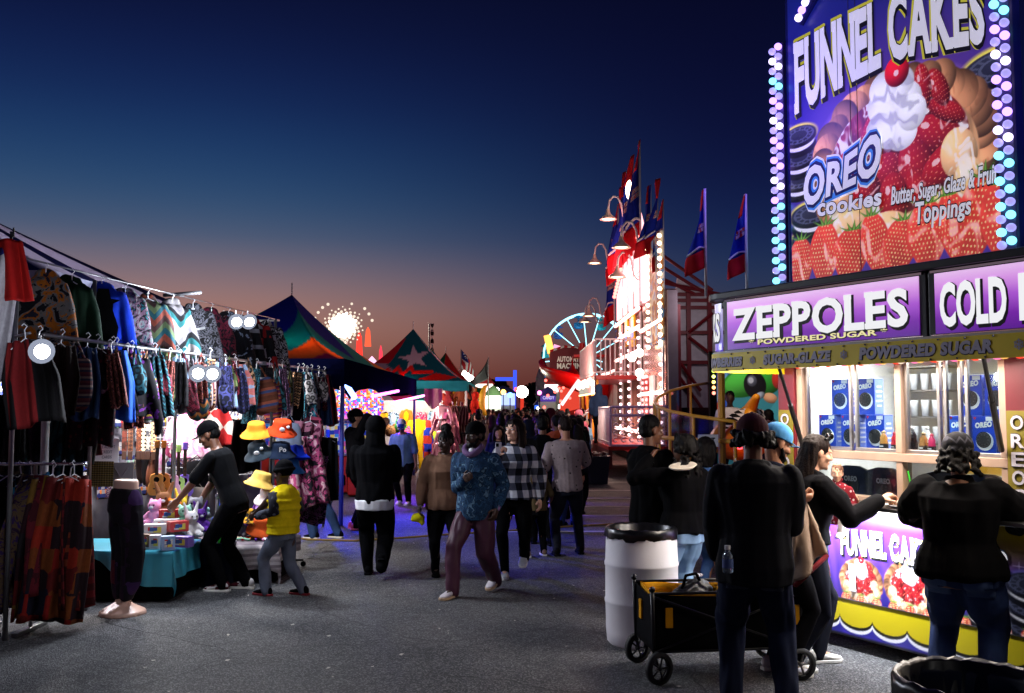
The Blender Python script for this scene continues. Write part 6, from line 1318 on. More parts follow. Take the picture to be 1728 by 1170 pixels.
 # inflatable bananas, plush monkeys under the star tent
 def banana(lb, px, py, Yd, s, rz):
  b = MB(); pts = [(.22 * math.cos(a) - .2, 0, .55 * math.sin(a)) for a in [R(-80 + 20 * k) for k in range(9)]]; b.limb(pts, [.03, .075, .10, .115, .12, .115, .10, .07, .03], 10); b.v = [tuple(V(q) * s) for q in b.v]
  t = thing('toy_banana', lb, 'toy banana', at(px, py, Yd), R(rz)); b.build('body', mat('banana_yellow', (226, 170, 24), .45), t, smooth=True); c = MB(); c.limb([(-.16 * s, 0, .53 * s), (-.2 * s, 0, .62 * s)], [.03 * s, .02 * s], 8); c.build('stem', mat('banana_stem', (90, 60, 24)), t)
 banana('giant yellow plush banana hung upright under the star tent', 764, 675, 29.4, .95, 0); banana('giant yellow plush banana hung at the star tent corner', 814, 676, 29, .85, 180); banana('giant plush banana partly hidden behind dark belts', 771, 690, 29.8, .8, 10)
 for k, (px, py, lb, c) in enumerate((780, 664, 'brown plush monkey hung under the star tent', (110, 56, 34)), ) if False else enumerate(((779, 666, 'brown plush monkey hung under the star tent', (120, 56, 36)), (784, 682, 'pink plush toy hung below the brown monkey', (210, 120, 130)), (795, 676, 'tan tall plush toy hung between the bananas', (150, 112, 84)), (801, 684, 'red plush toy beside the tan one', (190, 44, 34)), (790, 672, 'black plush toy hung between the bananas', (24, 20, 22)), (748, 672, 'rust red plush string at the tent post', (130, 44, 34)), (756, 676, 'wine coloured plush string at the tent post', (110, 30, 40)))):
  b = MB(); b.ell((0, 0, 0), (.15, .12, .22)); b.ell((0, -.02, .30), (.13, .12, .13));
  for q in (-1, 1): b.limb([(q * .12, 0, .1), (q * .26, -.05, -.12)], [.06, .05], 8); b.limb([(q * .08, 0, -.16), (q * .12, -.05, -.42)], [.07, .055], 8)
  mini('hanging_plush', lb, 'plush toy', b, cloth('hp%d' % k, c), at(px, py, 29.2 + .2 * (k % 3)), 20 * k, 'plush toys under the star tent', vox=.03)
 lamp('star_tent_light', (-3.2, 29.0, 2.5), (255, 214, 170), 130, .2)
 for k in range(5):
  b = MB(); b.box((0, 0, 0), (.5, .5, .3)); mini('merchandise_bin', 'low grey merchandise bin on the ground at stall row, %s' % ('under the jackets', 'beside the belts', 'below the banana', 'near the lamp', 'by the far tent')[k], 'bin', b, mat('bin_grey', (70, 60, 60)), (-1.6 + .1 * k, 29.0 + 2.2 * k, .15), 0, bevel=.02)
costume_stall()
def tree_line():
 rr = random.Random(12); leaf = mat('night_foliage', (16, 20, 14), .9, var=.5, vs=2)
 for k in range(26):
  x = -46 + k * 4.1 + rr.uniform(-1, 1); y = rr.uniform(118, 132); h = rr.uniform(4.6, 6.2)
  t = thing('tree', 'dark tree in the far line at the end of the midway', 'tree', (x, y, 0), 0, 'trees at the end of the midway'); b = MB(); b.tube([(0, 0, 0), (.1, 0, h * .3), (0, .1, h * .6)], [.4, .3, .12], 7); b.build('trunk', mat('bark', (30, 24, 20)), t)
  vs = []; fs = []
  for q in range(1500):
   a = rr.uniform(0, 6.28); w = rr.random() ** .5; z = h * (.22 + .78 * rr.random()); r = (h * .36) * math.sin(math.pi * min(1, max(.05, (z / h - .12) / .95))) ** .7 * w * (1 + .3 * math.sin(3 * a + k)); c = V((r * math.cos(a), r * math.sin(a), z)); d1 = V((rr.gauss(0, 1), rr.gauss(0, 1), rr.gauss(0, 1))).normalized() * .24; d2 = V((rr.gauss(0, 1), rr.gauss(0, 1), rr.gauss(0, 1))).normalized() * .2
   n = len(vs); vs += [c - d1, c + d2, c + d1, c - d2]; fs.append((n, n + 1, n + 2, n + 3))
  b = MB(); b.add(vs, fs); b.build('crown', leaf, t)
tree_line()
def flagpole(lb, px, ptop, pbot, Y, kind, rz=0):
 a, c = at(px, pbot, Y), at(px, ptop, Y); t = thing('flag', lb, 'flag', (a.x, a.y, 0), R(rz)); H = c.z
 b = MB(); b.tube([(0, 0, 0), (0, 0, H)], .03, 6); b.build('pole', STEEL, t); h = c.z - a.z
 if kind == 'twist':
  b = MB(); b.grid(lambda u, v: (.14 * (u - .5) * math.cos(v * 12) + .12, .14 * (u - .5) * math.sin(v * 12), H - v * h), 6, 40); b.build('cloth', pat('twist_flag', 'stripes', [(20, 18, 22), (170, 160, 165)], 3.2), t, smooth=True, solid=.02)
 elif kind == 'stars':
  b = MB(); b.grid(lambda u, v: (.75 * u * (.55 + .45 * v), .16 * math.sin(u * 5 + v * 4), H - v * h - u * .5), 16, 24); b.build('cloth', pat('stripe_flag', 'vstripes', [(170, 40, 50), (200, 195, 200)], 4.2), t, smooth=True, solid=.02)
  b = MB(); b.grid(lambda u, v: (.45 * u * (.6 + .3 * v), .16 * math.sin(u * 3 + v * 2) - .03, H - v * h * .45 - u * .3), 8, 8); b.build('canton', pat('canton', 'dots', [(210, 210, 220), (30, 40, 110), (30, 40, 110)], 9), t, smooth=True, solid=.02)
 else:
  b = MB(); b.grid(lambda u, v: (-1.9 * u * (.2 + .8 * v), .2 * math.sin(u * 6 + v * 3), H - v * h - u * .9), 16, 16); b.build('cloth', mat('black_flag', (18, 16, 20)), t, smooth=True, solid=.02)
flagpole('black and white twisted feather flag behind the star tent', 724, 546, 605, 38, 'twist'); flagpole('red and white striped flag with a blue canton', 778, 590, 622, 46, 'stars'); flagpole('black flag on a pole above the far booths', 824, 603, 640, 44, 'black')
def far_lights():
 # floodlit ride tower behind the arcade tent
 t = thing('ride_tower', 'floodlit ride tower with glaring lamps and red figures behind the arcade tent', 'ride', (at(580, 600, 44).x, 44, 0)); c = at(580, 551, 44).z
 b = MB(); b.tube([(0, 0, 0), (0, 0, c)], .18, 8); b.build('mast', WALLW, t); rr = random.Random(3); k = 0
 for dx, dz, r in [(-1.3, .35, .07), (-1.15, .62, .07), (-.95, .85, .07), (-.7, 1.0, .07), (1.2, .55, .07), (1.35, .25, .07), (1.0, .8, .07), (.4, 1.02, .06)] + [(1.0 * (q / 110) ** .8 * math.cos(q * 2.4), .9 * (q / 110) ** .8 * math.sin(q * 2.4), .17 - .14 * (q / 110) ** .8) for q in range(110)]:  # smaller, dimmer bulbs added outward imitate the glare of the lamps
  b = MB(); b.ell((0, 0, 0), r, 12, 8); o = b.build('tower_lamp_and_glare', glow('tower_lamp_and_glare_%d' % int(r * 40), (255, 236, 214), {1: 1.2, 2: 1.1, 3: 2.2, 4: 6, 5: 14}.get(int(r * 40), 20)), t, smooth=True); o.location = (dx, -.3, c + dz)
 for x, z, col, w, h in ((.75, -.9, (255, 60, 50), .16, 1.3), (1.15, -.5, (255, 90, 60), .14, .9), (-.75, -1.2, (255, 150, 120), .9, .12), (.9, -1.9, (255, 120, 200), .3, .9), (1.35, -1.9, (255, 190, 230), .3, 1.0), (.45, -2.1, (255, 150, 220), .26, .8), (1.75, -1.6, (255, 60, 80), .1, 1.4)):
  b = MB(); b.prism([(-w, -h / 2), (w, -h / 2), (w * .6, h * .3), (0, h / 2), (-w * .6, h * .3)], -.1, .1); o = b.build('lit_figure', glow('fig_%d_%d_%d' % col, col, 1.6), t); o.location = (x, -.2, c + z)
 lamp('tower_light', (t.location.x, 43.4, c), (255, 236, 214), 900, .5)
 # booths at the end of the aisle
 def booth(lb, px, py0, py1, wpx, Y, col, st, roof):
  a, c2 = at(px, py1, Y), at(px, py0, Y); w = wpx / FPX * Y; t = thing('light_booth', lb, 'booth', (a.x, Y, 0)); b = MB(); b.box((0, .8, a.z / 2), (w, 1.6, max(.3, a.z - .02))); b.build('base', WALLW, t)
  b = MB(); b.box((0, 0, (a.z + c2.z) / 2), (w, .25, c2.z - a.z)); b.build('lit_front', glow('booth_%d_%d_%d' % col, col, st), t, bevel=.04); b = MB(); b.lathe([(w * .62, c2.z), (w * .3, c2.z + .35), (0, c2.z + .5)], 14); b.v = [(x, y * .5 + .4, z) for x, y, z in b.v]; b.build('roof', mat('booth_roof_%d_%d_%d' % roof, roof), t)
 booth('round white kiosk with red neon rim far down the left side', 817, 648, 662, 30, 48, (255, 226, 214), 2.2, (170, 40, 44))
 booth('booth glowing white and blue below the far truss', 848, 664, 684, 42, 60, (170, 190, 255), 1.6, (40, 50, 120)); booth('greenish white glowing booth at the end of the left row', 832, 668, 690, 26, 45, (236, 255, 226), 3.0, (90, 120, 80)); booth('small white and pink ticket kiosk in front of the ferris wheel', 926, 649, 662, 32, 58, (255, 226, 226), 2.2, (200, 60, 60))
 booth('purple lit candy booth far down the right side', 925, 668, 678, 26, 50, (110, 80, 200), .6, (60, 50, 130)); booth('blue lit game booth at the far end of the aisle', 913, 684, 694, 22, 62, (70, 120, 255), 1.2, (30, 40, 110)); booth('red lit food booth below the slide', 968, 654, 700, 46, 44, (255, 80, 60), .8, (180, 40, 30))
 o = MB(); lettering(o, 'CANDY', 0, 0, .16, .6, 0, .02); q = o.build('booth_sign', glow('booth_sign', (210, 200, 255), 1.2)); p = at(916, 674, 49.6); q.location = p; tag(q, 'CANDY lettering on the purple booth', 'sign')
 a = thing('lamp_pole', 'bright round lamp on a red pole in the middle of the far aisle', 'lamp', (at(881, 690, 66).x, 66, 0)); z = at(881, 664, 66).z
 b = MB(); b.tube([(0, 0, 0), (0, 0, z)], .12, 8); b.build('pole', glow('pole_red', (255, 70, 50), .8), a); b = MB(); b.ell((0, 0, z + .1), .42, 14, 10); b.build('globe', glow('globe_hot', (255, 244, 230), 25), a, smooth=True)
 a = thing('lamp_pole', 'white glare lamp above the far left tents', 'lamp', (at(790, 633, 50).x, 50, 0)); z = at(790, 633, 50).z; b = MB(); b.tube([(0, 0, 0), (0, 0, z)], .06, 8); b.build('pole', STEEL, a); b = MB(); b.ell((0, 0, z), .33, 14, 10); b.build('globe', glow('globe_hot', (255, 244, 230), 25), a, smooth=True)
 lamp('aisle_lamp', (at(881, 664, 65).x, 65, 2.9), (255, 220, 190), 500, .4); lamp('aisle_lamp', (-.4, 43, 2.6), (240, 255, 230), 300, .3)
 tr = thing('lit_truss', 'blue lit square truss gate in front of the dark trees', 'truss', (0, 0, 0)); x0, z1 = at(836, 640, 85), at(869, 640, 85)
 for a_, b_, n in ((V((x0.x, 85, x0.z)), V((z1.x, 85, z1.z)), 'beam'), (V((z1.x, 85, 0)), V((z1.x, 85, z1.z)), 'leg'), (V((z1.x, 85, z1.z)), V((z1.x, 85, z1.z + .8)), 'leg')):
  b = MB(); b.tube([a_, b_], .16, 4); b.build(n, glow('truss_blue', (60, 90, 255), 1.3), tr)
 # strings of small coloured lamps far off, each on its own stick
 rr = random.Random(8)
 for k in range(40):
  side = k % 2; px = rr.uniform(825, 872) if side else rr.uniform(905, 1000); py = rr.uniform(655, 690); Y = rr.uniform(48, 75); c = rr.choice([('white', (255, 250, 240)), ('red', (255, 60, 50)), ('amber', (255, 180, 80)), ('blue', (80, 120, 255)), ('green', (110, 255, 120)), ('pink', (255, 110, 190))])
  p = at(px, py, Y); t = thing('fair_lamp', c[0] + ' lamp on a post far down the %s side of the midway' % ('left' if side else 'right'), 'lamp', (p.x, Y, 0), 0, c[0] + ' lamps far down the %s side' % ('left' if side else 'right')); b = MB(); b.tube([(0, 0, 0), (0, 0, p.z)], .03, 5); b.build('post', BLKM, t); b = MB(); b.ell((0, 0, p.z), rr.uniform(.07, .16), 8, 6); b.build('bulb', glow('far_' + c[0], c[1], 8), t, smooth=True)
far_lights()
# ------------------------------------------------------------------ right side: funhouse, ferris wheel, kart ride, flags
PLANK = mat('worn_planks', (196, 160, 150), .55, var=.35, vs=3, bump=.4, bs=14); REDP = mat('red_paint', (170, 20, 22), .35); WHT = mat('white_railing', (214, 210, 214), .4)
def gooseneck(lb, px, py, X, zoff=0, flip=1):
 Y = X * FPX / (px - 864) * 1.0; p = at(px, py, Y); t = thing('gooseneck_lamp', lb, 'lamp', (X + .0, Y, 0), 0, 'gooseneck lamps on the funhouse'); L = .75
 b = MB(); b.tube([(0, 0, p.z), (-.12, 0, p.z - .05), (-.24, 0, p.z + .12), (-.30, 0, p.z + .55), (-.42, 0, p.z + .78), (-.58, 0, p.z + .80), (-.70, 0, p.z + .66), (-.74, 0, p.z + .35)], .035, 8); b.build('arm', WHT, t, smooth=True)
 b = MB(); b.tube([(.02 * math.cos(a) - .02, 0, p.z + .12 + .0) if False else (-.04 + .09 * math.cos(a), 0, p.z + .12 + .09 * math.sin(a)) for a in [k * math.pi / 6 for k in range(12)]], .02, 6, closed=True); b.build('scroll', WHT, t, smooth=True)
 b = MB(); b.lathe([(.05, .38), (.07, .28), (.10, .2), (.26, .06), (.28, .02), (.26, .02), (.09, .16)], 18, caps=False); b.v = [(x - .74, y, z + p.z) for x, y, z in b.v]; b.build('lamp_shade', mat('shade_cream', (226, 206, 190), .4), t, smooth=True)
 b = MB(); b.ell((-.74, 0, p.z + .06), (.2, .2, .05)); b.build('bulb', glow('goose_bulb', (255, 214, 170), 6), t, smooth=True)
def funhouse():
 X = 4.0; F_ = thing('funhouse', 'tall funhouse with plank front, glowing crest sign, windows and balcony', 'funhouse', (X, 24.6, 0))
 D = V((X, 24.6, 0)); L = lambda p: V(p) - D
 def PX(px, py):    # point on the front plane x = X
  Y = X * FPX / (px - 864); p = at(px, py, Y); return p
 y1 = 42.0
 # front wall: three sections with different tops
 b = MB();
 b.box((.15, 0.0 + 2.2, 2.75), (.3, 4.4, 4.3)); q = b.build('steel_front', mat('polished_steel', (200, 160, 150), .22, .9, var=.25, vs=2), F_)
 b = MB(); b.box((.16, 8.0, 2.9), (.3, 7.15, 4.6)); b.build('plank_wall', PLANK, F_)
 b = MB()
 for k in range(24): b.box((.0, 4.5 + k * .295, 2.9), (.02, .03, 4.56))
 b.build('plank_joint', mat('dark_joint', (60, 40, 36)), F_)
 b = MB(); b.box((.16, 14.5, 2.4), (.3, 5.8, 3.8)); b.build('rear_wall', MAROON, F_)
 b = MB(); b.box((.15, 8.7, .55), (.5, 17.6, .5)); b.build('chassis', REDP, F_, bevel=.03); b = MB(); b.box((.15, 8.7, .2), (.4, 17.4, .3)); b.build('undercarriage', BLACK, F_)
 b = MB(); b.box((.36, 8.7, 2.6), (.1, 17.2, 3.8)); b.build('back_wall', MAROON, F_)
 # end wall facing us: grey panel with slats of light
 b = MB(); b.box((.17, -.05, 2.75), (.26, .1, 4.2)); b.build('end_wall', mat('grey_end', (110, 100, 106), .5), F_)
 # painted panel at the near end with bulb border
 def frame_bulbs(par, pts, step, col, st, r=.06):
  for (p0, p1) in zip(pts[:-1], pts[1:]):
   p0, p1 = V(p0), V(p1); n = max(1, int((p1 - p0).length / step))
   for k in range(n):
    c = MB(); c.ell((0, 0, 0), r, 8, 6); o = c.build('bulb', glow('fb_%d_%d_%d' % col, col, st), par, smooth=True); o.location = p0.lerp(p1, k / n)
 pn = MB(); pn.box((-.06, 1.1, 5.0), (.08, 2.1, 2.9)); pn = pn.build('painted_panel', pat('saloon_art', 'camo', [(120, 150, 190), (190, 180, 160), (150, 100, 60), (90, 120, 160), (200, 190, 180)], 1.6, .5, 0, .25), F_, bevel=.02)
 frame_bulbs(pn, [(-.14, .02, 3.5), (-.14, .02, 6.5)], .2, (255, 226, 180), 6); frame_bulbs(pn, [(-.14, 2.2, 3.5), (-.14, 2.2, 6.5)], .2, (255, 226, 180), 6)
 # crest sign, overbright
 cr = MB(); pl = [(3.3, 5.0), (10.4, 5.0), (10.4, 5.9), (8.2, 6.6), (6.6, 7.7), (5.4, 8.2), (4.4, 7.4), (3.3, 6.6)]
 cr.loft([[(-.12, y, z) for y, z in pl], [(.1, y, z) for y, z in pl]]); cr = cr.build('crest_sign', glow('crest_pink', (255, 170, 176), 2.6), F_)
 frame_bulbs(cr, [(-.2, y, z) for y, z in pl[2:]], .26, (255, 120, 110), 5, .07)
 for k, (yy, zz) in enumerate(((9.2, 5.3), (7.6, 5.4), (6.0, 5.6), (4.6, 5.6))): b = MB(); b.box((-.15, yy, zz + .2), (.03, .9, .7)); b.build('crest_letter', glow('crest_white', (255, 240, 236), 5), cr)
 # windows
 for k, px in enumerate((1050, 1060, 1071)):
  a, c = PX(px, 585), PX(px, 528); w = MB(); w.box((-.03, a.y - D.y, (a.z + c.z) / 2), (.06, .75, c.z - a.z)); w = w.build('window', YEL if k else PLANK, F_, bevel=.02)
  g = MB(); g.box((-.07, a.y - D.y, (a.z + c.z) / 2), (.02, .5, c.z - a.z - .3)); g.build('pane', pat('lit_pane', 'stripes', [(255, 220, 170), (230, 150, 60), (120, 140, 200), (255, 236, 210)], .9, .3, 2, 1.2), w)
 # ground floor door bay with red and white lights
 b = MB(); b.box((-.04, 3.3, 1.7), (.08, 1.0, 1.9)); dr = b.build('doorway', REDP, F_); frame_bulbs(dr, [(-.1, 2.9, .85), (-.1, 2.9, 2.7), (-.1, 3.7, 2.7), (-.1, 3.7, .85)], .16, (255, 120, 120), 6, .05)
 b = MB()
 for k in range(6): b.box((-.05, 2.5 - k * .14, 1.75), (.06, .1, 1.9))
 b.build('white_shutter', WHT, F_)
 # balcony
 a, c = PX(1000, 600), PX(1045, 600); bz = 2.75; bk = MB(); bk.box((-.7, 8.6, bz), (1.4, 6.8, .14)); bal = bk.build('balcony', REDP, F_, bevel=.02)
 b = MB(); b.box((-1.38, 8.6, bz - .22), (.06, 6.8, .5)); b.build('fascia', MAROON, bal)
 def rail(par, pts, h, n, m=WHT, r=.022, kids=False):
  b = MB()
  for p0, p1 in zip(pts[:-1], pts[1:]):
   p0, p1 = V(p0), V(p1); up = V((0, 0, h)); b.tube([p0 + up, p1 + up], r * 1.3, 6); b.tube([p0 + up * .1, p1 + up * .1], r, 6)
   for k in range(n + 1): q = p0.lerp(p1, k / n); b.tube([q, q + up], r, 5)
  return b.build('railing', m, par)
 rail(bal, [(-1.36, 5.2, bz + .05), (-1.36, 12.0, bz + .05)], 1.15, 26); rail(bal, [(0, 5.2, bz + .05), (-1.36, 5.2, bz + .05)], 1.15, 9)
 for yy in (5.5, 7.2, 9.4, 11.6): b = MB(); b.tube([(-1.3, yy, .8), (-1.3, yy, bz)], .05, 8); b.build('balcony_post', mat('yellow_post', (214, 160, 40), .4), bal)
 for k in range(7): b = MB(); b.ell((-1.44, 5.4 + k * 1.05, bz - .18 + .1 * (k % 2)), .10, 10, 7); b.build('spot_lamp', glow('balc_lamp', (255, 226, 206), 9), bal, smooth=True)
 b = MB(); b.box((-1.4, 8.6, bz - .5), (.05, 6.8, .05)); b.build('light_strip', glow('balc_strip', (255, 214, 150), 4), bal)
 lamp('balcony_light', (X - 1.9, 24.6 + 6.5, 2.3), (255, 170, 150), 420, .2); lamp('balcony_light', (X - 1.6, 24.6 + 1.2, 2.6), (255, 216, 196), 300, .2); lamp('crest_light', (X - 1.3, 24.6 + 6, 6.2), (255, 160, 160), 420, .3)
 for k, (yy, zz) in enumerate(((1.4, 3.3), (1.4, 2.75), (3.0, 3.25))):
  b = MB(); b.ell((-.5, yy, zz), .12, 10, 7); b.build('spot_lamp', glow('balc_lamp', (255, 226, 206), 9), F_, smooth=True)
 # platform at the foot with ornate white fence and steps
 b = MB(); b.box((-.75, 2.9, .74), (1.5, 5.6, .1)); pf = b.build('platform', REDP, F_); b = MB(); b.box((-1.45, 2.9, .45), (.1, 5.6, .5)); b.build('platform_skirt', MAROON, pf)
 pan = MB(); x0, x1, z0, z1 = -1.45, .05, .82, 1.82
 for (p0, p1) in (((x0, z0), (x1, z0)), ((x1, z0), (x1, z1)), ((x1, z1), (x0, z1)), ((x0, z1), (x0, z0)), ((x0, z1 - .22), (x1, z1 - .22))): pan.tube([(p0[0], 0, p0[1]), (p1[0], 0, p1[1])], .035, 6)
 rr = random.Random(2)
 for i in range(7):
  for j in range(4):
   cx, cz = x0 + .13 + i * .208, z0 + .14 + j * .185; pan.tube([(cx + .075 * math.cos(a) * (1 - .05 * q), 0, cz + .075 * math.sin(a) * (1 - .05 * q)) for q, a in enumerate([k * .6 + rr.random() for k in range(9)])], .016, 5)
 for i in range(5): cx = x0 + .2 + i * .29; pan.tube([(cx + .09 * math.cos(a), 0, z1 - .11 + .09 * math.sin(a)) for a in [k * math.pi / 5 for k in range(10)]], .018, 5, closed=True)
 pan.build('ornate_fence', mat('lilac_iron', (196, 170, 206), .4), pf)
 rail(pf, [(-1.46, .1, .8), (-1.46, 3.4, .8)], 1.0, 14);
 st = MB()
 for k in range(4): st.box((-1.75 - .28 * k, 4.5, .66 - .18 * k), (.3, 1.6, .1))
 st = st.build('steps', STEEL, pf); rail(st, [(-1.5, 3.7, .8), (-2.7, 3.7, .05)], 1.0, 9); rail(st, [(-1.5, 5.3, .8), (-2.7, 5.3, .05)], 1.0, 9)
 for y0, y1, z in ((4.5, 11.4, 4.86), (4.5, 11.4, 3.55), (.1, 4.3, 2.2), (4.6, 11.4, 1.05), (.1, 4.3, 4.1), (4.5, 11.4, 4.3), (11.6, 17, 3.2)):  # extra bulb rows and columns, added to make the front look brighter
  w = MB(); w.box((-.03, (y0 + y1) / 2, z), (.05, y1 - y0, .12)); frame_bulbs(w.build('extra_lamp_board', REDP, F_), [(-.1, y0, z), (-.1, y1, z)], .3, (255, 200, 190), 5, .055)
 for yy in (.15, 4.45, 6.9, 9.3):
  w = MB(); w.box((-.05, yy, 2.8), (.05, .14, 3.9)); frame_bulbs(w.build('extra_lamp_post_board', WHT, F_), [(-.12, yy, .9), (-.12, yy, 4.7)], .24, (255, 210, 214), 5, .05)
 # gable cap and little finial lamp
 b = MB(); b.ell((-.2, 5.4, 8.75), (.16, .16, .34), 10, 8); b.build('finial_lamp', glow('finial_hot', (255, 226, 190), 10), F_, smooth=True); b = MB(); b.tube([(-.1, 5.4, 8.1), (-.1, 5.4, 9.2)], .06, 6); b.build('finial', REDP, F_)
 for k, (px, py) in enumerate(((1066, 372), (1037, 446), (1093, 420), (1024, 535), (1016, 545), (1084, 470))):
  gooseneck(('gooseneck lamp highest on the funhouse front', 'gooseneck lamp below the highest one, at the far end of the crest', 'gooseneck lamp at the near end of the glowing crest', 'gooseneck lamp low at the far end above the balcony', 'last gooseneck lamp at the far end above the balcony', 'gooseneck lamp just under the crest on the near side')[k], px, py, X - .05)
funhouse()
def slide():
 t = thing('spiral_slide', 'red covered spiral slide winding down beside the funhouse balcony', 'slide', (at(975, 690, 41).x + .2, 41, 0)); b = MB(); n = 40
 def prof(k):
  a = k / n * 2.6 * math.pi; r = 1.15; z = 4.0 - 3.5 * k / n; c = V((r * math.cos(a + 2.6), r * math.sin(a + 2.6), z)); rd = V((math.cos(a + 2.6), math.sin(a + 2.6), 0))
  return [c + rd * (.75 * math.cos(q)) + V((0, 0, .75 * math.sin(q))) for q in [math.pi * (1.0 + i / 10) for i in range(11)]] + [c + rd * (.70 * math.cos(q)) + V((0, 0, .70 * math.sin(q))) for q in [math.pi * (2.0 - i / 10) for i in range(11)]]
 b.loft([prof(k) for k in range(n + 1)]); b.build('chute', mat('slide_red', (176, 22, 20), .3), t, smooth=True)
 b = MB(); b.tube([(0, 0, 0), (0, 0, 4.6)], .12, 10); b.build('column', REDP, t); b = MB(); b.box((.3, 0, 4.0), (1.4, 1.4, .1)); b.build('top_deck', REDP, t)
 s = thing('machine_sign', 'dark red sign with striped edges reading AUTOMATED MACHINE', 'sign', at(962, 614, 45)); b = MB(); pl = [(-1.0, -.55), (.95, -.55), (.95, .5), (.3, .78), (-.3, .8), (-.95, .6)]; b.prism(pl, 0, .15); b.build('board', MAROON, s, bevel=.02)
 for k, (tx, z) in enumerate((('AUTOMATED', .1), ('MACHINE', -.22))): b = MB(); lettering(b, tx, -.62, z, .24, 1.3, -.01, .04); b.build('lettering', mat('sign_cream', (206, 190, 180), .5, emit=.25), s)
 b = MB(); b.tube([(-.95, -.02, .6), (-.3, -.02, .82), (.3, -.02, .8), (.95, -.02, .5)], .06, 6); b.build('striped_edge', pat('redwhite_edge', 'vstripes', [(190, 30, 34), (210, 205, 205)], 3), s); b = MB(); b.tube([(0, .1, -.5), (0, .1, -3.8)], .08, 8); b.build('post', BLKM, s)
 s2 = thing('entrance_arch', 'glowing white and pink arch at the entrance by the slide', 'arch', at(985, 690, 38.5)); s2.location.z = 0; b = MB(); b.tube([(-.9, 0, 1.9), (-.2, 0, 2.9), (.4, 0, 2.7), (.7, 0, 1.6), (.75, 0, .1)], .07, 8); b.build('arch_tube', glow('arch_white', (255, 220, 226), 1.6), s2, smooth=True)
 rr = random.Random(5)
 for k in range(26): b = MB(); b.ell((0, 0, 0), .06, 8, 6); o = b.build('bulb', glow('arch_red', (255, 90, 80), 5), s2, smooth=True); o.location = (rr.uniform(-1.6, .6), rr.uniform(-.3, .3), rr.uniform(1.2, 3.0))
 lamp('slide_light', (at(965, 640, 39).x, 38.2, 3.0), (255, 110, 90), 90, .2)
slide()
def ferris():
 Y = 72; c = at(991, 604, Y); r = 74 / FPX * Y; t = thing('ferris_wheel', 'small ferris wheel outlined in cyan light tubes', 'ferris wheel', (c.x, Y, 0)); CY = glow('wheel_cyan', (150, 230, 255), 3.0)
 for dy in (-.5, .5):
  b = MB(); b.tube([(r * math.cos(a), dy, c.z + r * math.sin(a)) for a in [k * math.pi / 24 for k in range(48)]], .06, 6, closed=True); b.build('wheel_rim', CY, t)
 for k in range(16): a = k * math.pi / 8 + .1; b = MB(); b.tube([(0, -.5, c.z), (r * .98 * math.cos(a), -.5, c.z + r * .98 * math.sin(a))], .035, 6); b.build('spoke', CY, t)
 for k in range(12):
  a = k * math.pi / 6 + .2; p = (r * math.cos(a), 0, c.z + r * math.sin(a) - .45); g = MB(); g.lathe([(.05, .45), (.36, .28), (.36, .24), (.08, .2), (.06, -.1), (.34, -.16), (.38, -.5), (.2, -.62), (0, -.62)], 12); g = g.build('gondola', mat('gondola_%d' % (k % 3), [(40, 120, 170), (60, 90, 160), (40, 160, 160)][k % 3], .4), t, smooth=True); g.location = p
 for s in (-1, 1): b = MB(); b.tube([(0, -.8, c.z), (s * 1.6, -.8, 0)], .12, 8); b.build('support', mat('wheel_support', (200, 60, 90)), t); b = MB(); b.tube([(0, .8, c.z), (s * 1.6, .8, 0)], .12, 8); b.build('support', mat('wheel_support', (200, 60, 90)), t)
 b = MB(); b.ell((0, -.7, c.z), .28); b.build('hub', glow('hub_red', (255, 60, 70), 2.5), t, smooth=True)
 lamp('wheel_light', (c.x, Y - 2, c.z), (120, 220, 255), 200, .6)
 # glowing yellow boom of another ride crossing the wheel
 s = thing('ride_boom', 'glowing orange and yellow ride boom standing in front of the wheel', 'ride boom', (0, 0, 0)); A_, M_, B_ = at(923, 566, 60), at(930, 596, 60), at(946, 646, 60)
 b = MB(); b.tube([A_, M_], .22, 8); b.build('upper_tube', glow('boom_amber', (255, 170, 80), 2.6), s, smooth=True); b = MB(); b.tube([M_, B_], .18, 8); b.build('lower_tube', glow('boom_yellow', (230, 140, 30), .9), s, smooth=True); b = MB(); b.tube([at(934, 584, 60), at(950, 589, 60)], .12, 8); b.build('cross_tube', glow('boom_pink', (255, 160, 200), 1.6), s, smooth=True); b = MB(); b.tube([B_, V((B_.x, 60, 0))], .14, 8); b.build('boom_leg', STEEL, s)
 b = MB(); b.lathe([(.02, 2.4), (.28, 1.6), (.3, .4), (.06, .1), (.05, -1.4)], 10); mini('closed_parasol', 'tall closed grey parasol beside the far booths', 'parasol', b, cloth('parasol_grey', (130, 120, 136)), at(912, 655, 58) - V((0, 0, 1.0)), 0, smooth=True)
ferris()
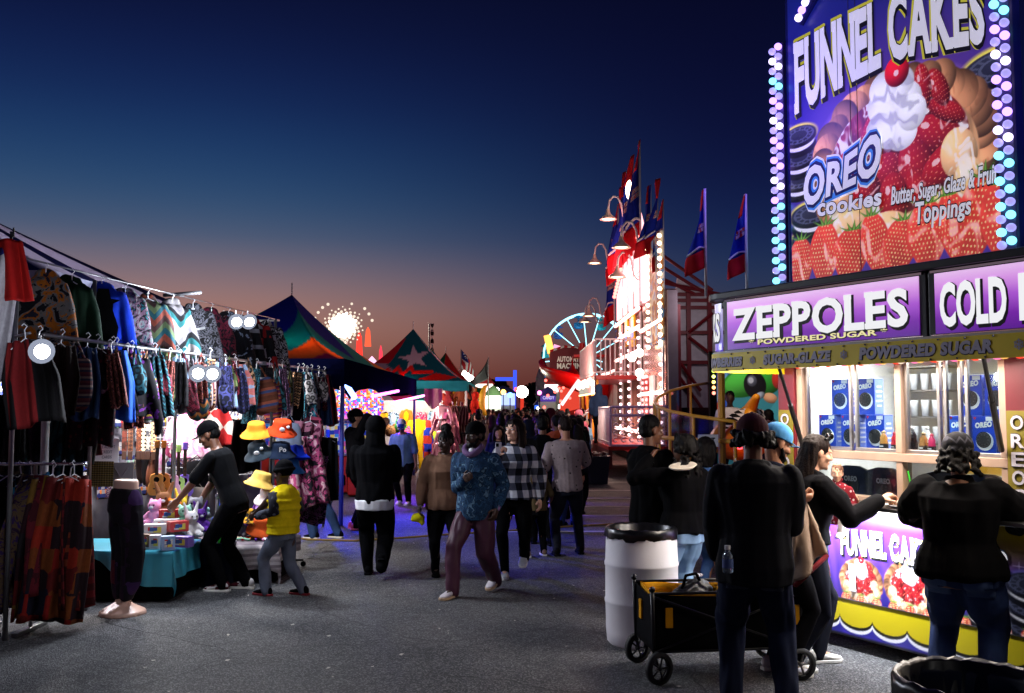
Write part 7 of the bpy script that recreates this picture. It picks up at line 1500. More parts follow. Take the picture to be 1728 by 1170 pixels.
def flag_feather(lb, base, H, fh, w, rz, group, mast_m=WHT, seed=0):
 t = thing('feather_flag', lb, 'flag', base, R(rz), group); b = MB(); b.tube([(0, 0, 0), (0, 0, H)], .012 * max(1, fh), 6); b.build('pole', mast_m, t, smooth=True); ph = seed * 1.7
 def f(u, v): q = min(1, .06 + v * 1.15); return (-w * u * q, .09 * fh * math.sin(u * 5 + v * 5 + ph) * u, H - v * fh - u * .12 * fh * q)
 b = MB(); b.grid(lambda u, v: f(u, v * .76), 12, 20); b.build('banner', cloth('flag_blue', (24, 44, 150)), t, smooth=True, solid=.004 * fh); b = MB(); b.grid(lambda u, v: f(u, .76 + v * .24), 12, 8); b.build('red_band', cloth('flag_red', (176, 24, 34)), t, smooth=True, solid=.004 * fh); b = MB(); b.grid(lambda u, v: (f(.55 + .45 * u, v * .26)[0] * 1.03, f(.55 + .45 * u, v * .26)[1] - .004, f(.55 + .45 * u, v * .26)[2]), 6, 8); b.build('red_tip', cloth('flag_red', (176, 24, 34)), t, smooth=True, solid=.004 * fh)
 b = MB()
 for k in range(2): b.grid(lambda u, v: (f(.15 + .7 * u, .42 + v * .045 + k * .055)[0], f(.15 + .7 * u, .42 + v * .045 + k * .055)[1] - .012 * fh, f(.15 + .7 * u, .42 + v * .045 + k * .055)[2]), 10, 2)
 b.build('emblem', pat('flag_emblem', 'patch', [(210, 200, 200), (190, 60, 60), (200, 190, 190)], 26 / fh), t, solid=.003)
 b = MB(); b.tube([V(f(k / 10, .755 - .05 * math.sin(k / 10 * 3.1))) - V((0, .008 * fh, 0)) for k in range(11)], .012 * fh, 5); b.build('white_edge', WHITE, t); return t
def flags():
 # two on the food trailer roof
 for lb, px, ptop, pbot, pole, off in (('blue feather flag with red foot at the left end of the trailer roof', 1189, 319, 452, 495, 0.85), ('blue feather flag with red foot nearer the billboard', 1258, 328, 458, 470, .5)):
  x, z1 = tl(px, ptop, off); _, z0 = tl(px, pbot, off); p = tw(x, -off, 2.65); flag_feather(lb, p, z1 - 2.65, z1 - z0, .15, 12 if px < 1200 else -8, 'feather flags on the trailer roof', seed=px)
 b = MB()
 # cluster along the funhouse roof
 fl = [(1079, 238, 415, 28.5, 'tallest blue feather flag in the funhouse roof cluster'), (1068, 262, 430, 30, 'blue feather flag just left of the tallest one'), (1058, 288, 440, 31.5, 'third blue feather flag in the funhouse roof cluster'), (1050, 315, 450, 33, 'fourth blue feather flag in the roof cluster, partly lit red'), (1043, 345, 470, 35, 'fifth blue feather flag, low in the roof cluster'), (1036, 425, 540, 37, 'lowest blue feather flag at the far end of the funhouse'), (1098, 312, 425, 27.5, 'blue feather flag just right of the gooseneck lamps'), (1109, 302, 420, 26.5, 'blue feather flag above the painted panel'), (1119, 337, 450, 25.6, 'narrow blue feather flag at the near corner of the funhouse')]
 for k, (px, t_, b_, Y, lb) in enumerate(fl):
  a, c = at(px, b_, Y), at(px, t_, Y); flag_feather(lb, (c.x, Y, 4.9), c.z - 4.9, c.z - a.z, .5 if k not in (7, 8) else .36, 5 + 9 * (k % 4), 'feather flags on the funhouse roof', seed=k)
flags()
def back_ride():
 # white panelled ride trailer with red steel frame behind the funhouse
 t = thing('framed_ride', 'white panelled ride wall with a red steel frame beyond the food trailer', 'ride', (0, 0, 0)); RS = mat('red_steel', (110, 12, 26), .45); Y = 27.0
 p = lambda px, py: at(px, py, Y)
 a, c = p(1113, 470), p(1222, 500); b = MB(); b.add([(a.x, Y, .8), (c.x, Y, .8), (c.x, Y, c.z), (a.x + .5, Y, a.z)], [(0, 1, 2, 3)]); b.build('white_panel', mat('panel_white', (196, 192, 198), .5), t, solid=.06)
 b = MB(); b.box(((a.x + c.x) / 2, Y - .2, 1.1), (c.x - a.x, .3, 1.4)); b.build('dark_base', BLACK, t)
 for q in (1118, 1160, 1195): x = p(q, 500).x; b = MB(); b.box((x, Y - .12, 2.6), (.12, .12, 5.2)); b.build('column', RS, t)
 for py in (498, 508, 520, 562, 612): A_, B_ = p(1112, py), p(1222, py); b = MB(); b.box(((A_.x + B_.x) / 2, Y - .11, A_.z), (B_.x - A_.x, .08, .1)); b.build('beam', RS, t)
 for q in (((1118, 575), (1180, 660)), ((1160, 562), (1200, 530)), ((1160, 570), (1215, 612)), ((1118, 600), (1190, 700)), ((1112, 430), (1200, 492)), ((1112, 450), (1185, 495)), ((1112, 470), (1170, 498)), ((1112, 478), (1222, 500))): A_, B_ = p(*q[0]), p(*q[1]); b = MB(); b.tube([A_ - V((0, .2, 0)), B_ - V((0, .2, 0))], .05, 6); b.build('brace', RS, t)
 lamp('ride_fill', (p(1150, 560).x, Y - 3, 4.5), (214, 196, 206), 90, .3)
 # the kart ride: painted scenery wall, fence, cars
 Yw = 17.0; s = thing('scenery_wall', 'painted scenery wall showing a green racing kart with a black tyre', 'painted wall', (0, 0, 0)); x0, x1 = at(1203, 650, Yw).x, at(1345, 650, Yw).x; zt, zb = at(1260, 596, Yw).z, at(1260, 800, Yw).z
 A_ = Art(x0, x1, zb, zt, 180, 160, (60, 140, 150)); q = lambda px, py: (at(px, py, Yw).x, at(px, py, Yw).z)
 A_.poly([q(1203, 600), q(1270, 600), q(1245, 640), q(1225, 690), q(1203, 700)], (40, 90, 190)); A_.poly([q(1212, 620), q(1232, 612), q(1222, 660), q(1208, 680)], (110, 170, 220)); A_.poly([q(1238, 600), q(1262, 600), q(1254, 618), q(1236, 628)], (200, 50, 40)); A_.poly([q(1203, 690), q(1216, 672), q(1226, 700), q(1203, 720)], (190, 40, 40))
 for col, k in (((40, 130, 40), 0), ((70, 170, 60), 1)): A_.ell(*q(1270, 640 - 3 * k), .60 - .07 * k, .28 - .05 * k, col, .35, shade=.6)
 A_.ell(*q(1292, 638), .30, .30, (50, 150, 50), 0, shade=.7); A_.ell(*q(1274, 650), .20, .24, (18, 16, 22), .2, shade=.5); A_.ell(*q(1269, 643), .09, .10, (90, 90, 104), .2, shade=.5); A_.ell(*q(1267, 642), .05, .055, (200, 200, 210), .2); A_.ell(*q(1300, 672), .13, .09, (210, 150, 110), -.3, shade=.6); A_.ell(*q(1312, 640), .10, .17, (190, 50, 40), 0, shade=.5); A_.ell(*q(1322, 700), .12, .3, (220, 170, 30), 0); A_.poly([q(1300, 690), q(1322, 660), q(1322, 720), q(1305, 730)], (70, 160, 170)); A_.ell(*q(1282, 668), .10, .06, (150, 156, 166), .5, shade=.7)
 A_.build('painting', Yw, attr_mat('print_lit', .35), s); b = MB(); b.box(((x0 + x1) / 2, Yw + .08, (zt + zb) / 2), (x1 - x0 + .1, .12, zt - zb + .06)); b.build('panel', BLACK, s); b = MB(); b.box(((x0 + x1) / 2, Yw + .1, zb / 2), (x1 - x0, .1, zb)); b.build('panel_base', BLACK, s)
 lp = thing('lamp_strip', 'column of green, amber and red bulbs beside the painted kart', 'light strip', (at(1204, 650, Yw - .15).x, Yw - .15, 0)); zt2 = at(1204, 622, Yw).z; b = MB(); b.box((0, .03, zt2 / 2), (.12, .05, zt2 + .1)); b.build('strip', BLACK, lp)
 for k, c in enumerate(((190, 255, 90), (230, 240, 120), (255, 220, 110), (255, 180, 110), (255, 130, 110))): b = MB(); b.ell((0, -.02, at(1204, 627 + 9.2 * k, Yw).z), .032, 10, 7); b.build('bulb', glow('strip%d' % k, c, 4), lp, smooth=True)
 kc = thing('ride_car', 'yellow ride car with tall nose and black and white checkered cowl', 'ride car', (at(1256, 700, 15.2).x, 15.2, 0), R(6)); YC = mat('car_yellow', (222, 150, 16), .35, var=.06)
 zc = at(1256, 705, 15.2).z; b = MB(); b.limb([(0, -.55, zc + .32), (0, -.25, zc + .12), (0, .1, zc - .15)], [.06, .11, .26], 14); b.ell((0, .1, zc - .35), (.50, .7, .36), 20, 12); b.ell((-.03, -.32, zc + .0), (.14, .14, .15)); b.build('body', YC, kc, vox=.02)
 for sgn in (-1, 1):
  b = MB(); b.grid(lambda u, v: (sgn * (.08 + .42 * u), -.32 + .10 * u - .12 * (1 - v), zc + .10 - .30 * u * u + .14 * v - .1), 10, 3); b.build('checker_cowl', pat('checker', 'check', [(220, 218, 220), (14, 14, 16)], 8.5, .4), kc, solid=.02)
 b = MB(); b.prism([(-.07, zc - .07), (.05, zc - .07), (-.01, zc + .03)], -.49, -.47); b.build('badge', BLACK, kc); b = MB(); b.box((0, 0, .25), (1.2, 1.6, .3)); b.build('chassis', BLACK, kc, bevel=.05)
 for sgn in (-1, 1): b = MB(); b.ell((sgn * .3, -.62, zc - .42), (.07, .03, .06)); b.build('tail_lamp', glow('tail_red', (255, 60, 70), 5), kc, smooth=True)
 lamp('kart_light', (at(1250, 660, 14.2).x, 14.0, 2.9), (255, 214, 180), 55, .2); lamp('kart_red', (at(1240, 745, 14.2).x, 14.2, 1.0), (255, 50, 90), 6, .1)
 # yellow framed fence with clear sheets, a loop that climbs towards the back
 f = thing('ride_fence', 'yellow framed fence with clear plastic sheets curving round the kart ride', 'fence', (0, 0, 0)); YF = mat('fence_yellow', (206, 148, 40), .4); pts = [at(*q) for q in ((1200, 646, 17.5), (1165, 651, 17.0), (1130, 660, 16.3), (1108, 672, 15.4), (1104, 679, 14.8), (1112, 687, 14.2), (1130, 694, 13.7), (1170, 702, 13.0), (1240, 712, 12.3))]
 b = MB(); b.tube(pts, .024, 8); b.build('top_rail', YF, f, smooth=True); low = [V((p.x, p.y, .55)) for p in pts]; b = MB(); b.tube(low, .02, 8); b.build('bottom_rail', YF, f, smooth=True); mid = [V((p.x, p.y, 1.36)) for p in pts[5:]]; b = MB(); b.tube(mid, .03, 8); b.build('middle_rail', YF, f, smooth=True)
 for k, (p, q) in enumerate(zip(pts, low)):
  b = MB(); b.tube([V((q.x, q.y, 0)), p], .024, 8); b.build('fence_post', YF, f)
  if k: b = MB(); b.add([pts[k - 1], p, q, low[k - 1]], [(0, 1, 2, 3)]); b.build('clear_sheet', glass('fence_sheet', (214, 214, 224), .16, .08), f)
 pp = at(1218, 720, 12.6); b = MB(); b.tube([(pp.x, pp.y, 0), (pp.x, pp.y, 2.6)], .05, 8); b.build('gate_post', YF, f)
 for px, py in ((1150, 735), (1240, 735)): pass
 b = MB(); b.box((0, 0, 0), (.26, .01, .16)); n = mini('notice_plate', 'small white exit notice fixed to the kart ride fence', 'notice', b, WHITE, at(1195, 744, 12.35)); b = MB(); lettering(b, 'EXIT', -.09, -.04, .08, .18, -.008, .02, None, .001); b.build('lettering', INK, n)
back_ride()
# ------------------------------------------------------------------ things in front of and inside the food trailer
def trailer_goods():
 BB = mat('box_blue', (24, 58, 170), .35, var=.08); BS = mat('box_side', (120, 140, 214), .4, var=.05); CK = mat('cookie_dark', (26, 24, 26), .6, var=.3, vs=40)
 def cookie_box(lb, x, z, y=.16, w=.165, h=.275, d=.10, ang=0):
  p = tw(x + w / 2, y + d / 2, z); t = thing('cookie_box', lb, 'box', p, R(-60 + ang), 'blue cookie boxes in the trailer window'); b = MB(); b.box((0, 0, h / 2), (w, d, h)); b.build('carton', BB, t, bevel=.003)
  b = MB(); b.box((w / 2 + .0012, 0, h / 2), (.002, d * .94, h * .96)); b.build('side_print', BS, t); b = MB()
  for k in range(5): b.box((w / 2 + .003, .0, h * (.25 + .13 * k)), (.002, d * (.5 + .2 * (k % 2)), h * .05))
  b.build('side_text', WHITE, t)
  yy = -d / 2 - .001; M_ = Matrix.Translation((0, yy, h * .42)) @ Matrix.Rotation(R(90), 4, 'X'); r = w * .33
  b = MB(); b.lathe([(r * 1.16, 0), (r * 1.16, .002)], 20, M=M_ @ Matrix.Translation((.006, -.010, 0))); b.build('cream_ring', WHITE, t); b = MB(); b.lathe([(r, .001), (r, .005)], 24, M=M_); b.build('cookie_print', CK, t)
  b = MB()
  for q in range(10): a = q * .628; b.box((r * .62 * math.cos(a), yy - .006, h * .42 + r * .62 * math.sin(a)), (r * .18, .001, r * .18))
  b.tube([(r * .85 * math.cos(a), yy - .0055, h * .42 + r * .85 * math.sin(a)) for a in [k * .4 for k in range(16)]], .0018, 4, closed=True); b.build('cookie_relief', mat('cookie_relief', (66, 62, 62), .6), t)
  b = MB(); lettering(b, 'OREO', -w * .36, h * .70, h * .12, w * .74, yy - .003, .06, lambda v: np.stack([v[:, 0], v[:, 1], v[:, 2] + v[:, 0] * .12], 1), .001); b.build('lettering', WHITE, t)
  b = MB(); b.box((w * .28, yy - .001, h * .93), (w * .34, .002, h * .10)); b.build('count_tag', WHITE, t); b = MB(); b.prism([(-w * .44, h * .97), (-w * .30, h * .97), (-w * .37, h * .90)], yy - .002, yy); b.build('corner_mark', mat('corner_red', (190, 30, 50)), t)
 zb = 1.469
 for lb, px, py in (('blue cookie box in the lower row, first at the left end', 1383, 763), ('blue cookie box in the lower row, behind the window frame bar', 1420, 763), ('blue cookie box in the lower row, beside the caramel syrup bottle', 1462, 763)): cookie_box(lb, tl(px, py, -.16)[0], zb)
 for lb, px in (('blue cookie box stacked on top at the left, cut by the frame bar', 1404), ('blue cookie box stacked on top, showing a pale side panel', 1446)): cookie_box(lb, tl(px, 700, -.16)[0], zb + .276)
 for lb, px in (('blue cookie box low in the right stack, half behind a head', 1602), ('blue cookie box low in the middle of the right stack', 1642), ('blue cookie box low at the right end near the post', 1686)): cookie_box(lb, tl(px, 765, -.16)[0], zb)
 for lb, px in (('blue cookie box at the top left of the right stack', 1620), ('blue cookie box at the top right of the right stack behind the strut', 1662), ('blue cookie box at the far right top behind the post', 1692)): cookie_box(lb, tl(px, 700, -.16)[0], zb + .276)
 def bottle(lb, px, c, h, capc, r=.031, y=.125):
  x = tl(px, 765, -y)[0]; t = thing('syrup_bottle', lb, 'bottle', tw(x, y, zb), R(-60), 'syrup bottles in the trailer window'); b = MB(); b.lathe([(r * .9, 0), (r, .01), (r, h * .42), (r * .82, h * .55), (r * .9, h * .66), (r * .42, h * .84), (r * .36, h * .88)], 18); b.build('bottle', mat('syr%d_%d_%d' % c, c, .25, var=.05), t, smooth=True)
  b = MB(); b.lathe([(r * .5, h * .87), (r * .5, h * .95), (r * .22, h * .96), (r * .16, h)], 14); b.build('cap', mat('cap%d_%d_%d' % capc, capc, .4), t, smooth=True); b = MB(); b.lathe([(r * 1.02, h * .14), (r * 1.02, h * .40)], 18, caps=False); q = b.build('label', mat('syr_label', (30, 22, 24), .4), t, smooth=True)
  b = MB(); b.box((0, -r * 1.03, h * .29), (r * 1.1, .003, h * .05)); b.build('label_mark', WHITE, q)
 bottle('caramel syrup bottle left of the window bar', 1492, (176, 120, 60), .165, (190, 150, 100)); bottle('red syrup bottle left of the window bar', 1510, (190, 40, 50), .155, (180, 40, 60), .026)
 bottle('tall dark chocolate syrup bottle in the middle window', 1539, (30, 18, 20), .20, (200, 196, 196), .040); bottle('caramel syrup bottle in the middle window', 1559, (160, 106, 54), .16, (190, 150, 100)); bottle('pink strawberry syrup bottle in the middle window', 1573, (200, 50, 90), .15, (190, 40, 70), .027); bottle('white capped syrup bottle behind the others', 1566, (214, 210, 206), .2, (214, 210, 206), .028, .22); bottle('red syrup bottle at the left edge of the middle window', 1529, (170, 40, 60), .14, (200, 190, 190), .024, .22)
 for lb, px in (('dark cookie packet propped in the lower hatch on the left', 1436), ('dark cookie packet propped beside the hatch post', 1491), ('dark cookie packet in the hatch behind the big woman', 1590), ('dark cookie packet at the right end of the hatch', 1660)):
  x = tl(px, 810, -.13)[0]; t = thing('cookie_packet', lb, 'packet', tw(x, .15, 1.127), R(-60), 'cookie packets in the lower hatch'); b = MB(); b.prism([(-.17, .0), (.17, .0), (.17, .19), (.06, .23), (-.06, .23), (-.17, .20)], -.02, .02); b.build('packet', mat('packet_navy', (16, 20, 50), .3), t, bevel=.008)
  b = MB(); M_ = Matrix.Translation((0, -.021, .08)) @ Matrix.Rotation(R(90), 4, 'X'); b.lathe([(.075, 0), (.075, .003)], 20, M=M_); b.build('cookie_print', CK, t); b = MB(); lettering(b, 'OREO', -.06, .115, .035, .12, -.027, .05, None, .001); b.build('lettering', WHITE, t)
  for q in range(5): b = MB(); M_ = Matrix.Translation((-.135, -.021, .03 + .036 * q)) @ Matrix.Rotation(R(90), 4, 'X') @ Matrix.Scale(.4, 4, (0, 1, 0)); b.lathe([(.04, 0), (.04, .003)], 14, M=M_); b.build('cookie_edge', CK, t)
 # plate of funnel cake on the counter, cup with green straw
 p = tw(*(lambda q: (q[0], -.17, 1.114))(tl(1522, 855, .17))); t = thing('food_plate', 'paper plate of sugared funnel cake on the trailer counter', 'plate', p); b = MB(); b.lathe([(.05, 0), (.085, .006), (.115, .02), (.112, .022), (.08, .01), (0, .008)], 28); b.build('plate', WHITE, t, smooth=True); b = MB(); rr = random.Random(6)
 for k in range(26): a = rr.uniform(0, 6.28); r = .075 * math.sqrt(rr.random()); b.ell((r * math.cos(a), r * math.sin(a), .022 + .014 * rr.random()), rr.uniform(.012, .024), 8, 6)
 b.build('funnel_cake', pat('sugar_cake', 'graphic', [(150, 90, 50), (190, 130, 80), (230, 220, 210), (240, 236, 230)], 26), t, vox=.006); b = MB(); b.tube([(.0, 0, .03), (-.05, .02, .085)], .005, 6); b.build('fork', WHITE, t)
 p = tw(*(lambda q: (q[0], .02, 1.114))(tl(1541, 845, -.02))); t = thing('drink_cup', 'clear drink cup with a bright green straw on the counter', 'cup', p); b = MB(); b.lathe([(.03, 0), (.042, .12)], 18); b.build('cup', mat('lemon_drink', (200, 190, 80), .2), t, smooth=True); b = MB(); b.tube([(0, 0, .06), (-.03, 0, .24)], .006, 6); b.build('straw', mat('green_straw', (60, 190, 60), .4), t)
trailer_goods()
def street_things():
 # white drum used as a bin
 t = thing('trash_drum', 'white plastic drum bin lined with a black bag', 'bin', (1.0, 7.42, 0)); b = MB(); b.lathe([(.25, 0), (.268, .02), (.275, .10), (.279, .30), (.285, .315), (.285, .33), (.279, .345), (.279, .58), (.285, .595), (.285, .61), (.279, .625), (.272, .80), (.255, .86)], 40, caps=False); b.build('drum', mat('drum_plastic', (236, 233, 236), .5, var=.12, vs=3, bump=.05), t, smooth=True)
 b = MB(); n = 56; rr = random.Random(3)
 def ring(r, z, j=.0): return [((r + j * rr.uniform(-1, 1)) * math.cos(2 * math.pi * k / n), (r + j * rr.uniform(-1, 1)) * math.sin(2 * math.pi * k / n), z + j * rr.uniform(-1, 1)) for k in range(n)]
 b.loft([ring(.276, .80, .012), ring(.280, .84, .006), ring(.272, .874, .006), ring(.262, .884, .005), ring(.246, .87, .004), ring(.235, .5, .01), ring(.0001, .3)], caps=False); b.build('bin_bag', mat('black_plastic', (7, 7, 9), .32, var=.1, spec=.4), t, smooth=True)
 # black bin cut by the bottom right of the view
 t = thing('trash_can', 'round dark trash can with black liner at the front by the trailer', 'bin', (1.63, 3.42, 0)); b = MB(); b.lathe([(.21, 0), (.25, .80), (.262, .81), (.262, .835), (.25, .84), (.236, .80), (.20, .05)], 40); b.build('can', mat('can_navy', (16, 16, 34), .4), t, smooth=True); b = MB(); b.loft([ring(.268, .76, .008), ring(.274, .82, .006), ring(.262, .853, .005), ring(.24, .84, .006), ring(.225, .5, .02), ring(.0001, .4)], caps=False); b.build('bin_bag', mat('black_plastic', (10, 10, 12), .22), t, smooth=True)
 # square wheelie bin by the funhouse
 t = thing('waste_bin', 'dark blue square bin overflowing with paper near the funhouse steps', 'bin', (at(1008, 790, 22.6).x, 22.6, 0), R(5)); b = MB(); b.loft([[(x * s, y * s, z) for x, y in ((-.26, -.24), (.26, -.24), (.26, .24), (-.26, .24))] for s, z in ((.82, 0), (1, .62))]); b.build('bin', mat('bin_blue', (16, 24, 52), .5), t, bevel=.02); b = MB(); b.box((0, 0, .64), (.56, .52, .05)); b.build('rim', mat('bin_blue', (16, 24, 52), .5), t, bevel=.015); b = MB()
 for k in range(14): b.ell((rr.uniform(-.2, .2), rr.uniform(-.18, .18), .66 + .06 * rr.random()), (.08, .07, .05), 7, 5)
 b.build('rubbish', pat('rubbish', 'cells', [(190, 180, 170), (110, 60, 60), (210, 205, 200), (60, 50, 50)], 14), t)
 # folding wagon
 w = thing('folding_wagon', 'black folding wagon with yellow lining and spoked wheels', 'wagon', (1.40, 6.62, 0), R(7)); Lx, Wy = .50, .23; FR = BLKM; YL = cloth('wagon_yellow', (214, 150, 22))
 b = MB()
 for sx in (-1, 1):
  for sy in (-1, 1): b.tube([(sx * Lx, sy * Wy, .16), (sx * (Lx + .012), sy * (Wy + .008), .60)], .014, 8); b.ell((sx * (Lx + .012), sy * (Wy + .008), .605), .022, 8, 6)
 b.tube([(-Lx, -Wy, .575), (Lx, -Wy, .575)], .010, 8); b.tube([(-Lx, Wy, .575), (Lx, Wy, .575)], .010, 8); b.tube([(-Lx, -Wy, .2), (Lx, -Wy, .2)], .010, 8); b.tube([(-Lx, Wy, .2), (Lx, Wy, .2)], .010, 8)
 for sy in (-1, 1): b.tube([(-Lx, sy * (Wy + .018), .20), (0, sy * (Wy + .022), .38), (Lx, sy * (Wy + .018), .56)], .008, 6); b.tube([(-Lx, sy * (Wy + .03), .56), (0, sy * (Wy + .034), .38), (Lx, sy * (Wy + .03), .20)], .008, 6)
 b.build('frame', FR, w, smooth=True)
 def panel(p0, p1, z0, z1, m, nm, inset):
  p0, p1 = V(p0), V(p1); b = MB(); b.grid(lambda u, v: tuple(p0.lerp(p1, u) + V((0, 0, z0 + (z1 - z0) * v - .02 * math.sin(math.pi * u) * v)) + V((0, inset * .03 * math.sin(u * 17), 0)) * (1 if abs((p1 - p0).x) > .1 else 0)), 24, 6); b.build(nm, m, w, smooth=True, solid=.006)
 c = [(-Lx, -Wy, 0), (Lx, -Wy, 0), (Lx, Wy, 0), (-Lx, Wy, 0)]; ci = [(x * .95, y * .84, 0) for x, y, z in c]
 for k in range(4): panel(c[k], c[(k + 1) % 4], .20, .57, BLACK2, 'side_panel', 0); panel(ci[k], ci[(k + 1) % 4], .22, .58, YL, 'lining', .5)
 b = MB(); b.box((0, 0, .21), (Lx * 1.95, Wy * 1.9, .012)); b.build('floor_panel', BLACK2, w)
 for x, y in ((-Lx + .10, -Wy - .01), (-Lx - .01, Wy * .3), (Lx - .03, -Wy - .012)): b = MB(); b.box((x, y, .42), (.05 if y < 0 else .012, .012 if y < 0 else .06, .13)); b.build('strap_patch', YL, w, bevel=.003)
 for sx in (-1, 1):
  for sy in (-1, 1):
   wp = V((sx * (Lx - .02), sy * (Wy + .045), .105)); M_ = Matrix.Translation(wp) @ Matrix.Rotation(R(90 + (8 if sx > 0 else -5)), 4, 'X' if True else 'Y'); b = MB(); b.lathe([(.075, -.022), (.102, -.020), (.105, 0), (.102, .020), (.075, .022)], 28, M=Matrix.Translation(wp) @ Matrix.Rotation(R(25 if sx < 0 else 0), 4, 'Z') @ Matrix.Rotation(R(90), 4, 'X'), caps=False); q = b.build('wheel', mat('tyre_black', (14, 14, 15), .7), w, smooth=True)
   MM = Matrix.Translation(wp) @ Matrix.Rotation(R(25 if sx < 0 else 0), 4, 'Z') @ Matrix.Rotation(R(90), 4, 'X'); b = MB(); b.tube([(.074 * math.cos(a), .074 * math.sin(a), 0) for a in [k * .3927 for k in range(16)]], .007, 6, closed=True, M=MM); b.ell((0, 0, 0), (.018, .018, .024), 10, 6, M=MM)
   for k in range(5): a = k * 1.2566; b.tube([(0, 0, .008), (.07 * math.cos(a), .07 * math.sin(a), .006)], .007, 5, M=MM)
   b.build('rim', mat('rim_grey', (110, 110, 112), .35, .5) if sx > 0 else BLKM, q, smooth=True); b = MB(); b.tube([wp + V((0, -sy * .03, 0)), (sx * Lx, sy * Wy, .19)], .013, 6); b.build('fork', FR, w)
 b = MB(); b.tube([(Lx, 0, .2), (Lx + .08, 0, .3), (Lx + .10, 0, .75)], .014, 8); b.tube([(Lx + .10, -.07, .75), (Lx + .10, .07, .75)], .014, 8); b.build('handle', FR, w, smooth=True)
 # bags lying in the wagon
 b = MB(); b.ell((0, 0, .12), (.17, .13, .13)); b.ell((.08, .03, .2), (.10, .09, .07)); o = mini('duffel_bag', 'crumpled black bag lying in the folding wagon', 'bag', b, mat('bag_nylon', (14, 14, 17), .4), (1.22, 6.60, .34), 20, vox=.012, folds=(.012, 22)); b = MB(); b.tube([(-.06, 0, .22), (-.03, 0, .31), (.05, 0, .32), (.09, 0, .25)], .012, 6); b.build('strap', BLACK, o, smooth=True)
 b = MB(); b.ell((0, 0, .1), (.16, .12, .14)); mini('round_bag', 'rounded black bag with a yellow flap at the wagon rear', 'bag', b, mat('bag_nylon', (14, 14, 17), .4), (1.55, 6.66, .38), 0, vox=.014, folds=(.012, 18));
 b = MB(); b.grid(lambda u, v: ((u - .5) * .26, (v - .5) * .2, .06 * math.sin(math.pi * u) * (1 - .4 * v)), 14, 8); mini('yellow_cover', 'folded yellow cloth flap lying on the wagon bags', 'cloth', b, YL, (1.52, 6.50, .565), -5, smooth=True, solid=.01)
street_things()
